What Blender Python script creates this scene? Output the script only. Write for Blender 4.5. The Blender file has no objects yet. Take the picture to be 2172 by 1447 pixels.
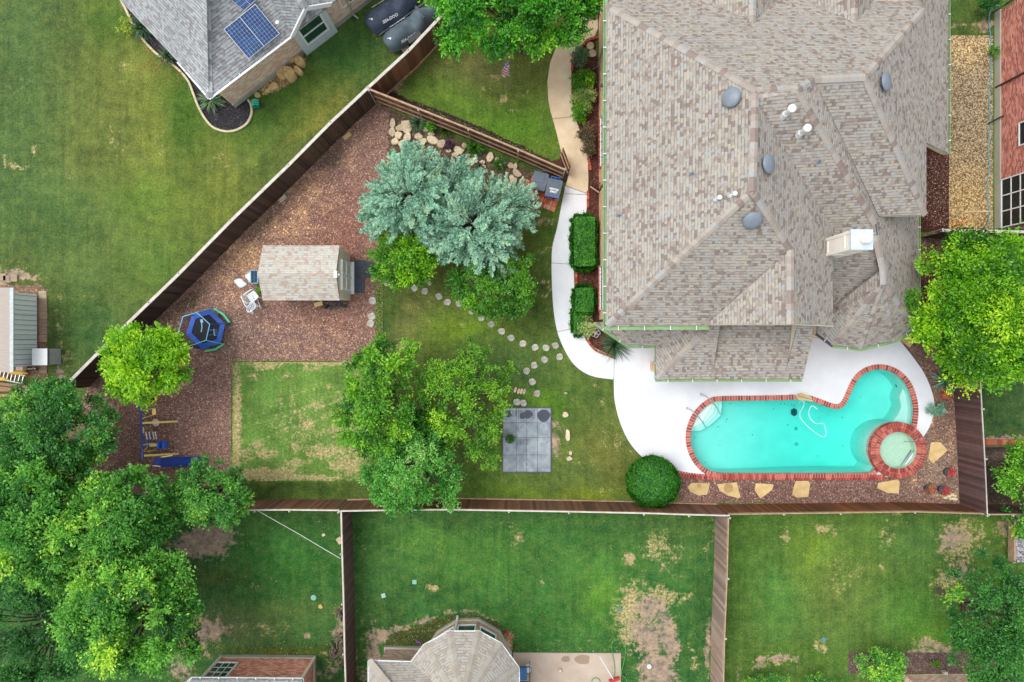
import bpy, bmesh, math, random
import numpy as np
from mathutils import Vector, Matrix
from mathutils.geometry import tessellate_polygon
sc = bpy.context.scene
COL = sc.collection
# ---------------------------------------------------------------- camera, sky, sun
H = 32.0; F = 1448.0; CX, CY = 1086.0, 723.5
cam = bpy.data.objects.new('camera', bpy.data.cameras.new('camera')); COL.objects.link(cam)
cam.location = (0, 0, H); cam.rotation_euler = (0, 0, 0)
cam.data.sensor_width = 36; cam.data.lens = 24; cam.data.clip_end = 3000
sc.camera = cam
wd = bpy.data.worlds.new('World'); sc.world = wd; wd.use_nodes = True
wn = wd.node_tree; bg = wn.nodes['Background']
sky = wn.nodes.new('ShaderNodeTexSky'); sky.sky_type = 'NISHITA'; sky.sun_disc = False
SUN_EL, SUN_AZ = 63.0, 290.0     # degrees; azimuth clockwise from +Y
sky.sun_elevation = math.radians(SUN_EL); sky.sun_rotation = math.radians(SUN_AZ)
sky.dust_density = 4.0; sky.ozone_density = 1.0; sky.air_density = 1.0
hs = wn.nodes.new('ShaderNodeHueSaturation'); hs.inputs['Saturation'].default_value = 0.35
wn.links.new(sky.outputs[0], hs.inputs['Color']); # overcast: thick even cloud evens out the clear-sky gradient
cl_ = wn.nodes.new('ShaderNodeMix'); cl_.data_type = 'RGBA'; cl_.inputs[0].default_value = 0.5; cl_.inputs[7].default_value = (3.6, 3.75, 3.9, 1)
wn.links.new(hs.outputs[0], cl_.inputs[6]); wn.links.new(cl_.outputs[2], bg.inputs[0])
bg.inputs[1].default_value = 0.15
sd = bpy.data.lights.new('sun', 'SUN'); sun = bpy.data.objects.new('sun', sd); COL.objects.link(sun)
sd.energy = 0.95; sd.angle = math.radians(35); sd.color = (1.0, 0.965, 0.91)
az = math.radians(SUN_AZ); el = math.radians(SUN_EL)
sdir = Vector((math.sin(az)*math.cos(el), math.cos(az)*math.cos(el), math.sin(el)))
sun.rotation_euler = (-sdir).to_track_quat('-Z', 'Y').to_euler()
sc.view_settings.view_transform = 'Standard'; sc.view_settings.look = 'None'
sc.view_settings.exposure = 0.85; sc.view_settings.gamma = 1.0
try:
    sc.cycles.transparent_max_bounces = 16; sc.cycles.max_bounces = 6; sc.cycles.diffuse_bounces = 3
except Exception: pass

# ---------------------------------------------------------------- helpers
def W(px, py, z=0.0):
    s = (H - z)/F
    return Vector(((px-CX)*s, (CY-py)*s, z))
def WP(pts, z=0.0): return [W(p[0], p[1], p[2] if len(p) > 2 else z) for p in pts]
def PX(m, z=0): return m*F/(H-z)
def lin(c):
    return tuple(((x/255)/12.92 if x/255 <= .04045 else ((x/255+.055)/1.055)**2.4) for x in c)
def smooth_poly(pts, closed=True, n=6):
    out = []; N = len(pts); P = [Vector(p) for p in pts]
    rng = range(N) if closed else range(N-1)
    for i in rng:
        if closed: a, b, c, d = P[(i-1) % N], P[i], P[(i+1) % N], P[(i+2) % N]
        else: a, b, c, d = P[max(i-1, 0)], P[i], P[i+1], P[min(i+2, N-1)]
        for k in range(n):
            t = k/n
            out.append(.5*((2*b)+(c-a)*t+(2*a-5*b+4*c-d)*t*t+(3*b-a-3*c+d)*t**3))
    if not closed: out.append(P[-1])
    return out
LOC = {}
def tag(o, label, cat, group=None, kind=None):
    if label: o['label'] = label
    if cat: o['category'] = cat
    if group: o['group'] = group
    if kind: o['kind'] = kind
    return o
def thing(name, label, cat, loc=(0, 0, 0), group=None, rz=0):
    o = bpy.data.objects.new(name, None); COL.objects.link(o)
    o.location = loc; o.rotation_euler = (0, 0, rz); o.empty_display_size = .2
    tag(o, label, cat, group); LOC[o.name] = Vector(loc)
    return o
class MB:
    def __init__(s): s.v = []; s.f = []; s.a = []; s.uv = {}
    def face(s, pts, var=.5, uv=None):
        n = len(s.v); s.v += [Vector(p) for p in pts]; s.f.append(tuple(range(n, n+len(pts)))); s.a.append(var)
        if uv: s.uv[len(s.f)-1] = uv
    def solid(s, vs, fs, var=.5):
        n = len(s.v); s.v += [Vector(p) for p in vs]
        for f in fs: s.f.append(tuple(i+n for i in f)); s.a.append(var)
    def box(s, c, size, rz=0, var=.5, M=None, taper=1.0):
        x, y, z = size[0]/2, size[1]/2, size[2]/2
        R = Matrix.Rotation(rz, 3, 'Z') if M is None else M
        vs = []
        for sz in (-1, 1):
            t = taper if sz > 0 else 1
            for sx, sy in ((-1, -1), (1, -1), (1, 1), (-1, 1)):
                vs.append(Vector(c)+R @ Vector((sx*x*t, sy*y*t, sz*z)))
        s.solid(vs, [(3, 2, 1, 0), (4, 5, 6, 7), (0, 1, 5, 4), (1, 2, 6, 5), (2, 3, 7, 6), (3, 0, 4, 7)], var)
    def beam(s, p, q, w, h, var=.5, up=(0, 0, 1)):
        p = Vector(p); q = Vector(q); d = q-p; L = d.length
        if L < 1e-6: return
        d.normalize(); u = Vector(up)
        if abs(d.dot(u)) > .98: u = Vector((1, 0, 0))
        sd_ = d.cross(u).normalized(); up2 = sd_.cross(d).normalized()
        M = Matrix((d, sd_, up2)).transposed()
        s.box((p+q)/2, (L, w, h), M=M, var=var)
    def tube(s, pts, r, n=8, var=.5, caps=True):
        P = [Vector(p) for p in pts]; R = r if isinstance(r, (list, tuple)) else [r]*len(P)
        rings = []; ref = Vector((0, 0, 1))
        for i, p in enumerate(P):
            d = (P[min(i+1, len(P)-1)]-P[max(i-1, 0)])
            if d.length < 1e-7: d = Vector((0, 0, 1))
            d.normalize(); rr = ref if abs(d.dot(ref)) < .95 else Vector((1, 0, 0))
            a = d.cross(rr).normalized(); b = d.cross(a).normalized()
            rings.append([p+a*math.cos(2*math.pi*k/n)*R[i]+b*math.sin(2*math.pi*k/n)*R[i] for k in range(n)])
        vs = [v for g in rings for v in g]; fs = []
        for i in range(len(P)-1):
            for k in range(n):
                fs.append((i*n+k, i*n+(k+1) % n, (i+1)*n+(k+1) % n, (i+1)*n+k))
        if caps: fs.append(tuple(range(n-1, -1, -1))); fs.append(tuple((len(P)-1)*n+k for k in range(n)))
        s.solid(vs, fs, var)
    def lathe(s, c, prof, n=20, var=.5, sx=1, sy=1):
        c = Vector(c); vs = []; fs = []
        for r, z in prof:
            for k in range(n):
                a = 2*math.pi*k/n; vs.append(c+Vector((math.cos(a)*r*sx, math.sin(a)*r*sy, z)))
        for i in range(len(prof)-1):
            for k in range(n): fs.append((i*n+k, i*n+(k+1) % n, (i+1)*n+(k+1) % n, (i+1)*n+k))
        if prof[0][0] > 1e-4: fs.append(tuple(range(n-1, -1, -1)))
        if prof[-1][0] > 1e-4: fs.append(tuple((len(prof)-1)*n+k for k in range(n)))
        s.solid(vs, fs, var)
    def prism(s, pts, z0, z1, var=.5, holes=None, bottom=True, inset=0):
        """pts 2d/3d xy outline, counter clockwise or not"""
        P = [Vector((p[0], p[1], 0)) for p in pts]
        loops = [P]+[[Vector((p[0], p[1], 0)) for p in h] for h in (holes or [])]
        tris = tessellate_polygon(loops); flat = [p for l in loops for p in l]
        n = len(flat)
        top = [Vector((p.x, p.y, z1)) for p in flat]; bot = [Vector((p.x, p.y, z0)) for p in flat]
        fs = []
        for t in tris:
            a, b, c = (flat[i] for i in t)
            if (b-a).cross(c-a).z < 0: t = (t[0], t[2], t[1])
            fs.append(tuple(t))
            if bottom: fs.append((t[0]+n, t[2]+n, t[1]+n))
        o = 0
        for li, l in enumerate(loops):
            area = sum(l[i].x*l[(i+1) % len(l)].y-l[(i+1) % len(l)].x*l[i].y for i in range(len(l)))
            flip = (area < 0) != (li > 0)
            for i in range(len(l)):
                a, b = o+i, o+(i+1) % len(l)
                fs.append((a, a+n, b+n, b) if not flip else (b, b+n, a+n, a))
            o += len(l)
        s.solid(top+bot, fs, var)
    def roofpoly(s, pts, th=.09, var=.5):
        P = [Vector(p) for p in pts]
        a = Vector((0, 0, 0))
        for i in range(len(P)): a += P[i].cross(P[(i+1) % len(P)])
        if a.z < 0: P.reverse()
        n = len(P); B = [p-Vector((0, 0, th)) for p in P]
        tris = tessellate_polygon([P])
        fs = []
        for t in tris:
            q = [P[i] for i in t]
            if (q[1]-q[0]).cross(q[2]-q[0]).z < 0: t = (t[0], t[2], t[1])
            fs.append(tuple(t)); fs.append((t[0]+n, t[2]+n, t[1]+n))
        for i in range(n): fs.append((i, i+n, (i+1) % n+n, (i+1) % n))
        s.solid(P+B, fs, var)
        # one uv frame for the whole plane
        N = a.normalized() if a.z > 0 else -a.normalized()
        t_ = Vector((0, 0, 1)).cross(N)
        t_ = t_.normalized() if t_.length > 1e-3 else Vector((1, 0, 0)); u_ = N.cross(t_)
        k0 = len(s.f)-len(fs)
        for k, f in enumerate(fs[:2*len(tris)]):
            s.uv[k0+k] = [(((P+B)[i]).dot(t_), ((P+B)[i]).dot(u_)) for i in f]
    def build(s, name, mat, parent=None, loc=None, smooth=False, bevel=0):
        me = bpy.data.meshes.new(name)
        off = LOC[parent.name] if parent is not None and parent.name in LOC else (Vector(loc) if loc is not None else Vector((0, 0, 0)))
        if parent is not None and parent.name not in LOC: off = Vector((0, 0, 0))
        me.from_pydata([tuple(v-off) for v in s.v], [], s.f)
        me.materials.append(mat)
        uvl = me.uv_layers.new(name='UVMap'); data = np.zeros((len(me.loops), 2), dtype=np.float32)
        li = 0
        for fi, f in enumerate(s.f):
            if fi in s.uv: uvs = s.uv[fi]
            else:
                a, b, c = s.v[f[0]], s.v[f[1]], s.v[f[2]]
                N = (b-a).cross(c-a)
                if N.length < 1e-12 and len(f) > 3: N = (c-a).cross(s.v[f[3]]-a)
                if N.length > 0: N.normalize()
                if abs(N.z) > .97 or N.length == 0: uvs = [(s.v[i].x, s.v[i].y) for i in f]
                else:
                    t_ = Vector((0, 0, 1)).cross(N).normalized(); u_ = N.cross(t_)
                    uvs = [(s.v[i].dot(t_), s.v[i].dot(u_)) for i in f]
            for u in uvs: data[li] = u; li += 1
        uvl.data.foreach_set('uv', data.ravel())
        at = me.attributes.new('var', 'FLOAT', 'FACE'); at.data.foreach_set('value', np.array(s.a, dtype=np.float32))
        if smooth: me.shade_smooth()
        me.update()
        o = bpy.data.objects.new(name, me); COL.objects.link(o)
        if parent is not None: o.parent = parent
        else: o.location = off
        LOC[o.name] = off if parent is None else off
        if bevel:
            m = o.modifiers.new('b', 'BEVEL'); m.width = bevel; m.segments = 2; m.limit_method = 'ANGLE'
        return o
def sub(o, parent):   # nothing but a readable alias
    o.parent = parent; return o
def copy_thing(root, loc, rz=0, label=None):
    r = root.copy(); COL.objects.link(r); r.location = loc; r.rotation_euler = (0, 0, rz)
    if label: r['label'] = label
    def rec(src, dst):
        for ch in list(src.children):
            c = ch.copy(); COL.objects.link(c); c.parent = dst; rec(ch, c)
    rec(root, r)
    return r
ORD = ['first', 'second', 'third', 'fourth', 'fifth', 'sixth', 'seventh', 'eighth', 'ninth', 'tenth', 'eleventh', 'twelfth', 'thirteenth', 'fourteenth', 'fifteenth', 'sixteenth', 'seventeenth', 'eighteenth', 'nineteenth', 'twentieth', 'twenty-first', 'twenty-second', 'twenty-third', 'twenty-fourth', 'twenty-fifth', 'twenty-sixth', 'twenty-seventh', 'twenty-eighth', 'twenty-ninth', 'thirtieth', 'thirty-first', 'thirty-second', 'thirty-third', 'thirty-fourth', 'thirty-fifth']

# ---------------------------------------------------------------- materials
def newmat(name):
    m = bpy.data.materials.new(name); m.use_nodes = True
    nt = m.node_tree; b = nt.nodes['Principled BSDF']; return m, nt, b
def nd(nt, t, **kw):
    n = nt.nodes.new(t)
    for k, v in kw.items():
        if k in n.inputs: n.inputs[k].default_value = v
        else: setattr(n, k, v)
    return n
def ramp(nt, fac, stops, interp='LINEAR'):
    r = nt.nodes.new('ShaderNodeValToRGB'); e = r.color_ramp; e.interpolation = interp
    while len(e.elements) < len(stops): e.elements.new(.5)
    for i, (p, c) in enumerate(stops):
        e.elements[i].position = p; e.elements[i].color = (*c, 1) if len(c) == 3 else c
    nt.links.new(fac, r.inputs[0]); return r.outputs[0]
def mix(nt, f, a, b, mode='MIX'):
    m = nt.nodes.new('ShaderNodeMix'); m.data_type = 'RGBA'; m.blend_type = mode
    for sock, v in ((m.inputs[0], f), (m.inputs[6], a), (m.inputs[7], b)):
        if hasattr(v, 'links') or hasattr(v, 'is_linked'): nt.links.new(v, sock)
        elif isinstance(v, (int, float)): sock.default_value = v
        else: sock.default_value = (*v, 1) if len(v) == 3 else v
    return m.outputs[2]
def mth(nt, op, a, b=0.0, c=None, clamp=False):
    m = nt.nodes.new('ShaderNodeMath'); m.operation = op; m.use_clamp = clamp
    for i, v in enumerate((a, b, c)):
        if v is None: continue
        if isinstance(v, (int, float)): m.inputs[i].default_value = v
        else: nt.links.new(v, m.inputs[i])
    return m.outputs[0]
def coords(nt, kind='UV', scale=(1, 1, 1), rot=0):
    tc = nt.nodes.new('ShaderNodeTexCoord'); mp = nt.nodes.new('ShaderNodeMapping')
    mp.inputs['Scale'].default_value = scale; mp.inputs['Rotation'].default_value = (0, 0, rot)
    nt.links.new(tc.outputs[kind], mp.inputs[0]); return mp.outputs[0]
def noise(nt, vec, scale, detail=3, rough=.55):
    n = nd(nt, 'ShaderNodeTexNoise'); n.inputs['Scale'].default_value = scale
    n.inputs['Detail'].default_value = detail; n.inputs['Roughness'].default_value = rough
    nt.links.new(vec, n.inputs['Vector']); return n.outputs[0]
def attr(nt, name):
    a = nt.nodes.new('ShaderNodeAttribute'); a.attribute_name = name; return a
def bump(nt, b, h, dist=.01, strength=.5):
    n = nd(nt, 'ShaderNodeBump'); n.inputs['Distance'].default_value = dist; n.inputs['Strength'].default_value = strength
    nt.links.new(h, n.inputs['Height']); nt.links.new(n.outputs[0], b.inputs['Normal'])
def simple(name, c1, c2=None, scale=6, rough=.6, metal=0, kind='Object', bmp=0, varamt=0, stretch=(1, 1, 1), spec=.5, detail=4):
    """two toned noise material; colours are sRGB 0-255"""
    m, nt, b = newmat(name); c1 = lin(c1); c2 = lin(c2) if c2 else tuple(x*.75 for x in c1)
    v = coords(nt, kind, stretch); n = noise(nt, v, scale, detail)
    col = ramp(nt, n, [(.3, c2), (.7, c1)])
    if varamt:
        a = attr(nt, 'var'); f = mth(nt, 'MULTIPLY_ADD', a.outputs['Fac'], varamt, 1-varamt/2)
        col = mix(nt, 1.0, col, f, 'MULTIPLY')
    nt.links.new(col, b.inputs['Base Color']); b.inputs['Roughness'].default_value = rough; b.inputs['Metallic'].default_value = metal
    b.inputs['Specular IOR Level'].default_value = spec
    if bmp: bump(nt, b, n, bmp, .6)
    return m
def shingle(name, cols, dark, w=.23, h=.145, contrast=1.0):
    m, nt, b = newmat(name); v = coords(nt, 'UV')
    # wobble so that rows are not laser straight
    br = nd(nt, 'ShaderNodeTexBrick'); nt.links.new(v, br.inputs['Vector'])
    br.inputs['Color1'].default_value = (0, 0, 0, 1); br.inputs['Color2'].default_value = (1, 1, 1, 1); br.inputs['Mortar'].default_value = (.5, .5, .5, 1)
    br.inputs['Scale'].default_value = 1; br.inputs['Mortar Size'].default_value = 0.0
    br.inputs['Brick Width'].default_value = w; br.inputs['Row Height'].default_value = h; br.offset = .5; br.offset_frequency = 2; br.squash_frequency = 3; br.squash = .62
    nz = noise(nt, v, .9, 2); nzf = noise(nt, v, 22, 3, .7)
    f = mth(nt, 'ADD', br.outputs['Color'], mth(nt, 'MULTIPLY_ADD', nz, .36, -.18), clamp=True)
    n = len(cols); st = [(i/n, lin(c)) for i, c in enumerate(cols)]
    col = ramp(nt, f, st, 'CONSTANT')
    # second, shifted brick layer decides where the dark gaps of the laminated tabs show
    mp = nt.nodes.new('ShaderNodeMapping'); mp.inputs['Location'].default_value = (w*.37, 0, 0); nt.links.new(v, mp.inputs[0])
    b2 = nd(nt, 'ShaderNodeTexBrick'); nt.links.new(mp.outputs[0], b2.inputs['Vector'])
    b2.inputs['Color1'].default_value = (0, 0, 0, 1); b2.inputs['Color2'].default_value = (1, 1, 1, 1); b2.inputs['Scale'].default_value = 1
    b2.inputs['Mortar Size'].default_value = 0; b2.inputs['Brick Width'].default_value = w*.62; b2.inputs['Row Height'].default_value = h; b2.offset = .37; b2.offset_frequency = 2
    sep = nt.nodes.new('ShaderNodeSeparateXYZ'); nt.links.new(v, sep.inputs[0])
    row = mth(nt, 'FRACT', mth(nt, 'DIVIDE', sep.outputs[1], h))
    line = mth(nt, 'LESS_THAN', row, .24)
    gate = mth(nt, 'GREATER_THAN', b2.outputs['Color'], .45)
    g = mth(nt, 'MULTIPLY', line, gate); g = mth(nt, 'MULTIPLY', g, .62*contrast)
    col = mix(nt, g, col, lin(dark))
    g2 = mth(nt, 'MULTIPLY', mth(nt, 'LESS_THAN', row, .10), .35*contrast); col = mix(nt, g2, col, lin(dark))
    a = attr(nt, 'var'); big = noise(nt, coords(nt, 'UV'), .35, 3)
    mul = mth(nt, 'MULTIPLY', mth(nt, 'MULTIPLY_ADD', nzf, .5, .75), mth(nt, 'MULTIPLY_ADD', big, .3, .85))
    col = mix(nt, 1, col, mul, 'MULTIPLY')
    nt.links.new(col, b.inputs['Base Color']); b.inputs['Roughness'].default_value = .95; b.inputs['Specular IOR Level'].default_value = .2
    hgt = mth(nt, 'ADD', mth(nt, 'MULTIPLY', row, -.6), mth(nt, 'MULTIPLY', br.outputs['Color'], .5))
    bump(nt, b, hgt, .012, .7)
    return m
def capmat(name, cols):
    m, nt, b = newmat(name); a = attr(nt, 'var'); n = len(cols)
    col = ramp(nt, a.outputs['Fac'], [(i/n, lin(c)) for i, c in enumerate(cols)], 'CONSTANT')
    nz = noise(nt, coords(nt, 'Object'), 18, 3, .7)
    col = mix(nt, 1, col, mth(nt, 'MULTIPLY_ADD', nz, .5, .75), 'MULTIPLY')
    nt.links.new(col, b.inputs['Base Color']); b.inputs['Roughness'].default_value = .95; b.inputs['Specular IOR Level'].default_value = .2
    return m
def brick(name, cols, mortar, w=.2, h=.075, ms=.009):
    m, nt, b = newmat(name); v = coords(nt, 'UV')
    br = nd(nt, 'ShaderNodeTexBrick'); nt.links.new(v, br.inputs['Vector'])
    br.inputs['Color1'].default_value = (0, 0, 0, 1); br.inputs['Color2'].default_value = (1, 1, 1, 1); br.inputs['Mortar'].default_value = (.5, .5, .5, 1)
    br.inputs['Scale'].default_value = 1; br.inputs['Mortar Size'].default_value = ms; br.inputs['Mortar Smooth'].default_value = .3
    br.inputs['Brick Width'].default_value = w; br.inputs['Row Height'].default_value = h
    n = len(cols); nz = noise(nt, v, 1.5, 3); f = mth(nt, 'ADD', br.outputs['Color'], mth(nt, 'MULTIPLY_ADD', nz, .6, -.3), clamp=True)
    col = ramp(nt, f, [(i/n, lin(c)) for i, c in enumerate(cols)], 'CONSTANT')
    col = mix(nt, br.outputs['Fac'], col, lin(mortar))
    col = mix(nt, 1, col, mth(nt, 'MULTIPLY_ADD', noise(nt, v, 25, 3, .7), .6, .7), 'MULTIPLY')
    nt.links.new(col, b.inputs['Base Color']); b.inputs['Roughness'].default_value = .9
    bump(nt, b, mth(nt, 'MULTIPLY', br.outputs['Fac'], -1), .01, .5)
    return m
def wood(name, c1, c2, c3, rough=.85):
    m, nt, b = newmat(name); v = coords(nt, 'UV', (9, .8, 1)); n1 = noise(nt, v, 3, 5, .65)
    n2 = noise(nt, coords(nt, 'UV'), .45, 3)
    col = ramp(nt, n1, [(.25, lin(c2)), (.75, lin(c1))])
    col = mix(nt, mth(nt, 'MULTIPLY_ADD', n2, 3, -1.25, clamp=True), col, lin(c3))
    a = attr(nt, 'var'); col = mix(nt, 1, col, mth(nt, 'MULTIPLY_ADD', a.outputs['Fac'], .7, .65), 'MULTIPLY')
    nt.links.new(col, b.inputs['Base Color']); b.inputs['Roughness'].default_value = rough; b.inputs['Specular IOR Level'].default_value = .25
    bump(nt, b, n1, .004, .5); return m
def leafmat(name, stops, trans=.3):
    m, nt, b = newmat(name); nt.nodes.remove(b); out = nt.nodes['Material Output']
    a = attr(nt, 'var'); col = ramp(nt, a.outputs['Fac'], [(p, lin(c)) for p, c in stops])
    nz = noise(nt, coords(nt, 'Object'), .6, 2); col = mix(nt, 1, col, mth(nt, 'MULTIPLY_ADD', nz, .5, .75), 'MULTIPLY')
    d = nd(nt, 'ShaderNodeBsdfDiffuse'); t = nd(nt, 'ShaderNodeBsdfTranslucent'); g = nd(nt, 'ShaderNodeBsdfGlossy')
    nt.links.new(col, d.inputs[0]); nt.links.new(col, t.inputs[0]); g.inputs['Roughness'].default_value = .45; g.inputs[0].default_value = (.8, .85, .8, 1)
    s1 = nd(nt, 'ShaderNodeMixShader'); s1.inputs[0].default_value = trans
    nt.links.new(d.outputs[0], s1.inputs[1]); nt.links.new(t.outputs[0], s1.inputs[2])
    s2 = nd(nt, 'ShaderNodeMixShader'); s2.inputs[0].default_value = .035
    nt.links.new(s1.outputs[0], s2.inputs[1]); nt.links.new(g.outputs[0], s2.inputs[2]); nt.links.new(s2.outputs[0], out.inputs[0])
    return m
def groundmat(name, kind):
    m, nt, b = newmat(name); v = coords(nt, 'UV')
    ca = attr(nt, 'col'); dry = attr(nt, 'dry'); dirt = attr(nt, 'dirt')
    n_lo = noise(nt, v, .5, 4, .6); n_mid = noise(nt, v, 2.2, 4, .65); n_hi = noise(nt, v, 9, 3, .7); n_m2 = noise(nt, v, 4.6, 3, .6); n_vh = noise(nt, v, 26, 2, .7)
    col = ca.outputs['Color']
    if kind == 'lawn':
        f = mth(nt, 'ADD', mth(nt, 'MULTIPLY_ADD', n_lo, 1.0, 0.0), mth(nt, 'MULTIPLY_ADD', n_mid, .75, 0.0))
        col = mix(nt, 1, col, f, 'MULTIPLY')
        # yellowish / bluish wander of the turf
        hv = mth(nt, 'MULTIPLY_ADD', n_mid, 2.4, -.9, clamp=True)
        col = mix(nt, mth(nt, 'MULTIPLY', hv, .30), col, lin((132, 134, 66)))
        nb = noise(nt, coords(nt, 'UV', (1.3, 1.3, 1)), 1.1, 3)
        col = mix(nt, mth(nt, 'MULTIPLY_ADD', nb, 1.2, -.5, clamp=True), col, lin((50, 84, 44)))
        wd_ = mth(nt, 'MULTIPLY', mth(nt, 'SUBTRACT', mth(nt, 'ADD', mth(nt, 'MULTIPLY', n_m2, .6), mth(nt, 'MULTIPLY', n_hi, .4)), .54), 7, clamp=True)
        col = mix(nt, mth(nt, 'MULTIPLY', wd_, .38), col, lin((46, 74, 34)))
        dcol = ramp(nt, n_hi, [(.3, lin((146, 134, 92))), (.7, lin((190, 172, 126)))])
        scol = ramp(nt, mth(nt, 'ADD', mth(nt, 'MULTIPLY', n_mid, .4), mth(nt, 'ADD', mth(nt, 'MULTIPLY', n_m2, .35), mth(nt, 'MULTIPLY', n_hi, .25))), [(.34, lin((92, 84, 78))), (.5, lin((146, 130, 114))), (.64, lin((188, 160, 126)))])
        t = mth(nt, 'ADD', mth(nt, 'ADD', mth(nt, 'MULTIPLY', n_mid, .4), mth(nt, 'MULTIPLY', n_m2, .4)), mth(nt, 'MULTIPLY', n_hi, .2)); t = mth(nt, 'MULTIPLY_ADD', t, 2.6, -.82)
        fd = mth(nt, 'MULTIPLY', mth(nt, 'SUBTRACT', mth(nt, 'ADD', dry.outputs['Fac'], t), .95), 3.0, clamp=True)
        col = mix(nt, mth(nt, 'MULTIPLY', fd, .85, clamp=True), col, dcol)
        fs = mth(nt, 'MULTIPLY', mth(nt, 'SUBTRACT', mth(nt, 'ADD', dirt.outputs['Fac'], t), 1.0), 3.4, clamp=True)
        wv = mth(nt, 'MULTIPLY_ADD', noise(nt, coords(nt, 'UV', (2.6, .12, 1)), 1.6, 3, .6), .7, .65)
        col = mix(nt, 1, col, wv, 'MULTIPLY')
        g = mth(nt, 'MULTIPLY', mth(nt, 'MULTIPLY_ADD', n_hi, 1.7, .15), mth(nt, 'MULTIPLY_ADD', n_vh, 1.7, .15))
        col = mix(nt, 1, col, g, 'MULTIPLY')
        col = mix(nt, fs, col, scol); g = mth(nt, 'MULTIPLY_ADD', n_vh, 1.1, .45)
        col = mix(nt, 1, col, g, 'MULTIPLY'); bh = mth(nt, 'ADD', n_hi, n_vh); bd = .03
    elif kind == 'mulch':
        vo = nd(nt, 'ShaderNodeTexVoronoi'); vo.inputs['Scale'].default_value = 20; nt.links.new(v, vo.inputs['Vector'])
        sp = nt.nodes.new('ShaderNodeSeparateColor'); nt.links.new(vo.outputs['Color'], sp.inputs[0])
        chip = ramp(nt, sp.outputs[0], [(0, (.5, .5, .5)), (.5, (.85, .85, .85)), (.9, (1.2, 1.2, 1.2)), (.97, (2.0, 2.0, 2.0))], 'LINEAR')
        col = mix(nt, 1, col, chip, 'MULTIPLY')
        t = mth(nt, 'MULTIPLY_ADD', mth(nt, 'ADD', mth(nt, 'MULTIPLY', n_mid, .6), mth(nt, 'MULTIPLY', n_hi, .4)), 2.0, -.5)
        fd = mth(nt, 'MULTIPLY', mth(nt, 'SUBTRACT', mth(nt, 'ADD', dry.outputs['Fac'], t), .8), 1.6, clamp=True)
        col = mix(nt, mth(nt, 'MULTIPLY', fd, .8), col, mix(nt, 1, lin((208, 166, 126)), chip, 'MULTIPLY'))
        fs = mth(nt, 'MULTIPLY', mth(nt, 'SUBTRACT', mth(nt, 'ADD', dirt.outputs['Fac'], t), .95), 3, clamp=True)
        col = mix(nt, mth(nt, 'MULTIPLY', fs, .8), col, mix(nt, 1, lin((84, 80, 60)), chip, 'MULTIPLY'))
        col = mix(nt, 1, col, mth(nt, 'MULTIPLY_ADD', n_mid, .7, .65), 'MULTIPLY')
        bh = sp.outputs[0]; bd = .03
    elif kind == 'gravel':
        vo = nd(nt, 'ShaderNodeTexVoronoi'); vo.inputs['Scale'].default_value = 20; nt.links.new(v, vo.inputs['Vector'])
        sp = nt.nodes.new('ShaderNodeSeparateColor'); nt.links.new(vo.outputs['Color'], sp.inputs[0])
        chip = ramp(nt, sp.outputs[0], [(0, (.3, .28, .26)), (.5, (.85, .83, .8)), (1, (1.9, 1.9, 1.9))])
        col = mix(nt, 1, col, chip, 'MULTIPLY'); edge = mth(nt, 'MULTIPLY', vo.outputs['Distance'], -1); bh = edge; bd = .03
        col = mix(nt, 1, col, mth(nt, 'MULTIPLY_ADD', n_mid, .3, .85), 'MULTIPLY')
    nt.links.new(col, b.inputs['Base Color']); b.inputs['Roughness'].default_value = .95; b.inputs['Specular IOR Level'].default_value = .15
    bump(nt, b, bh, bd, .8)
    return m
def concrete(name, c1, c2, speck=.2, scale=.7):
    m, nt, b = newmat(name); v = coords(nt, 'UV'); n1 = noise(nt, v, scale, 5, .65); n2 = noise(nt, v, 14, 4, .7)
    col = ramp(nt, n1, [(.3, lin(c2)), (.68, lin(c1))]); col = mix(nt, 1, col, mth(nt, 'MULTIPLY_ADD', n2, speck, 1-speck/2), 'MULTIPLY')
    nt.links.new(col, b.inputs['Base Color']); b.inputs['Roughness'].default_value = .85; bump(nt, b, n2, .003, .3); return m

M_lawn = groundmat('lawn grass', 'lawn'); M_mulch = groundmat('red mulch', 'mulch'); M_gravel = groundmat('pea gravel', 'gravel')
R_MAIN = [(130, 117, 111), (144, 134, 126), (151, 143, 135), (155, 148, 140), (159, 153, 146), (161, 157, 150), (158, 158, 155), (168, 160, 146)]
M_roof = shingle('weathered blend shingle', R_MAIN, (92, 86, 83), w=.165, h=.118, contrast=.85)
M_cap = capmat('ridge shingle', [(140, 126, 119), (156, 146, 137), (163, 155, 148), (168, 160, 150), (162, 160, 157)])
M_roof_g = shingle('grey shingle', [(136, 134, 136), (146, 148, 150), (154, 158, 160), (160, 165, 166), (166, 168, 168)], (88, 90, 95), w=.17, h=.125, contrast=1.2)
M_cap_g = capmat('grey ridge shingle', [(140, 142, 146), (168, 172, 174), (182, 186, 186)])
M_roof_s = shingle('shed shingle', [(172, 154, 144), (180, 170, 157), (182, 177, 166), (186, 182, 172), (184, 185, 178)], (134, 124, 116), w=.17, h=.115, contrast=.7)
M_roof_t = shingle('taupe shingle', [(158, 150, 140), (166, 160, 150), (174, 168, 158), (170, 167, 162)], (112, 106, 104), w=.16, h=.12, contrast=.9)
M_cap_t = capmat('taupe ridge shingle', [(158, 151, 140), (165, 159, 148), (170, 165, 155)])
M_brick = brick('orange brick', [(196, 138, 102), (220, 166, 126), (234, 190, 152), (238, 204, 170)], (222, 204, 180))
M_brick_r = brick('red brick', [(140, 66, 62), (176, 92, 84), (196, 116, 104), (214, 142, 126)], (206, 166, 152))
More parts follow.
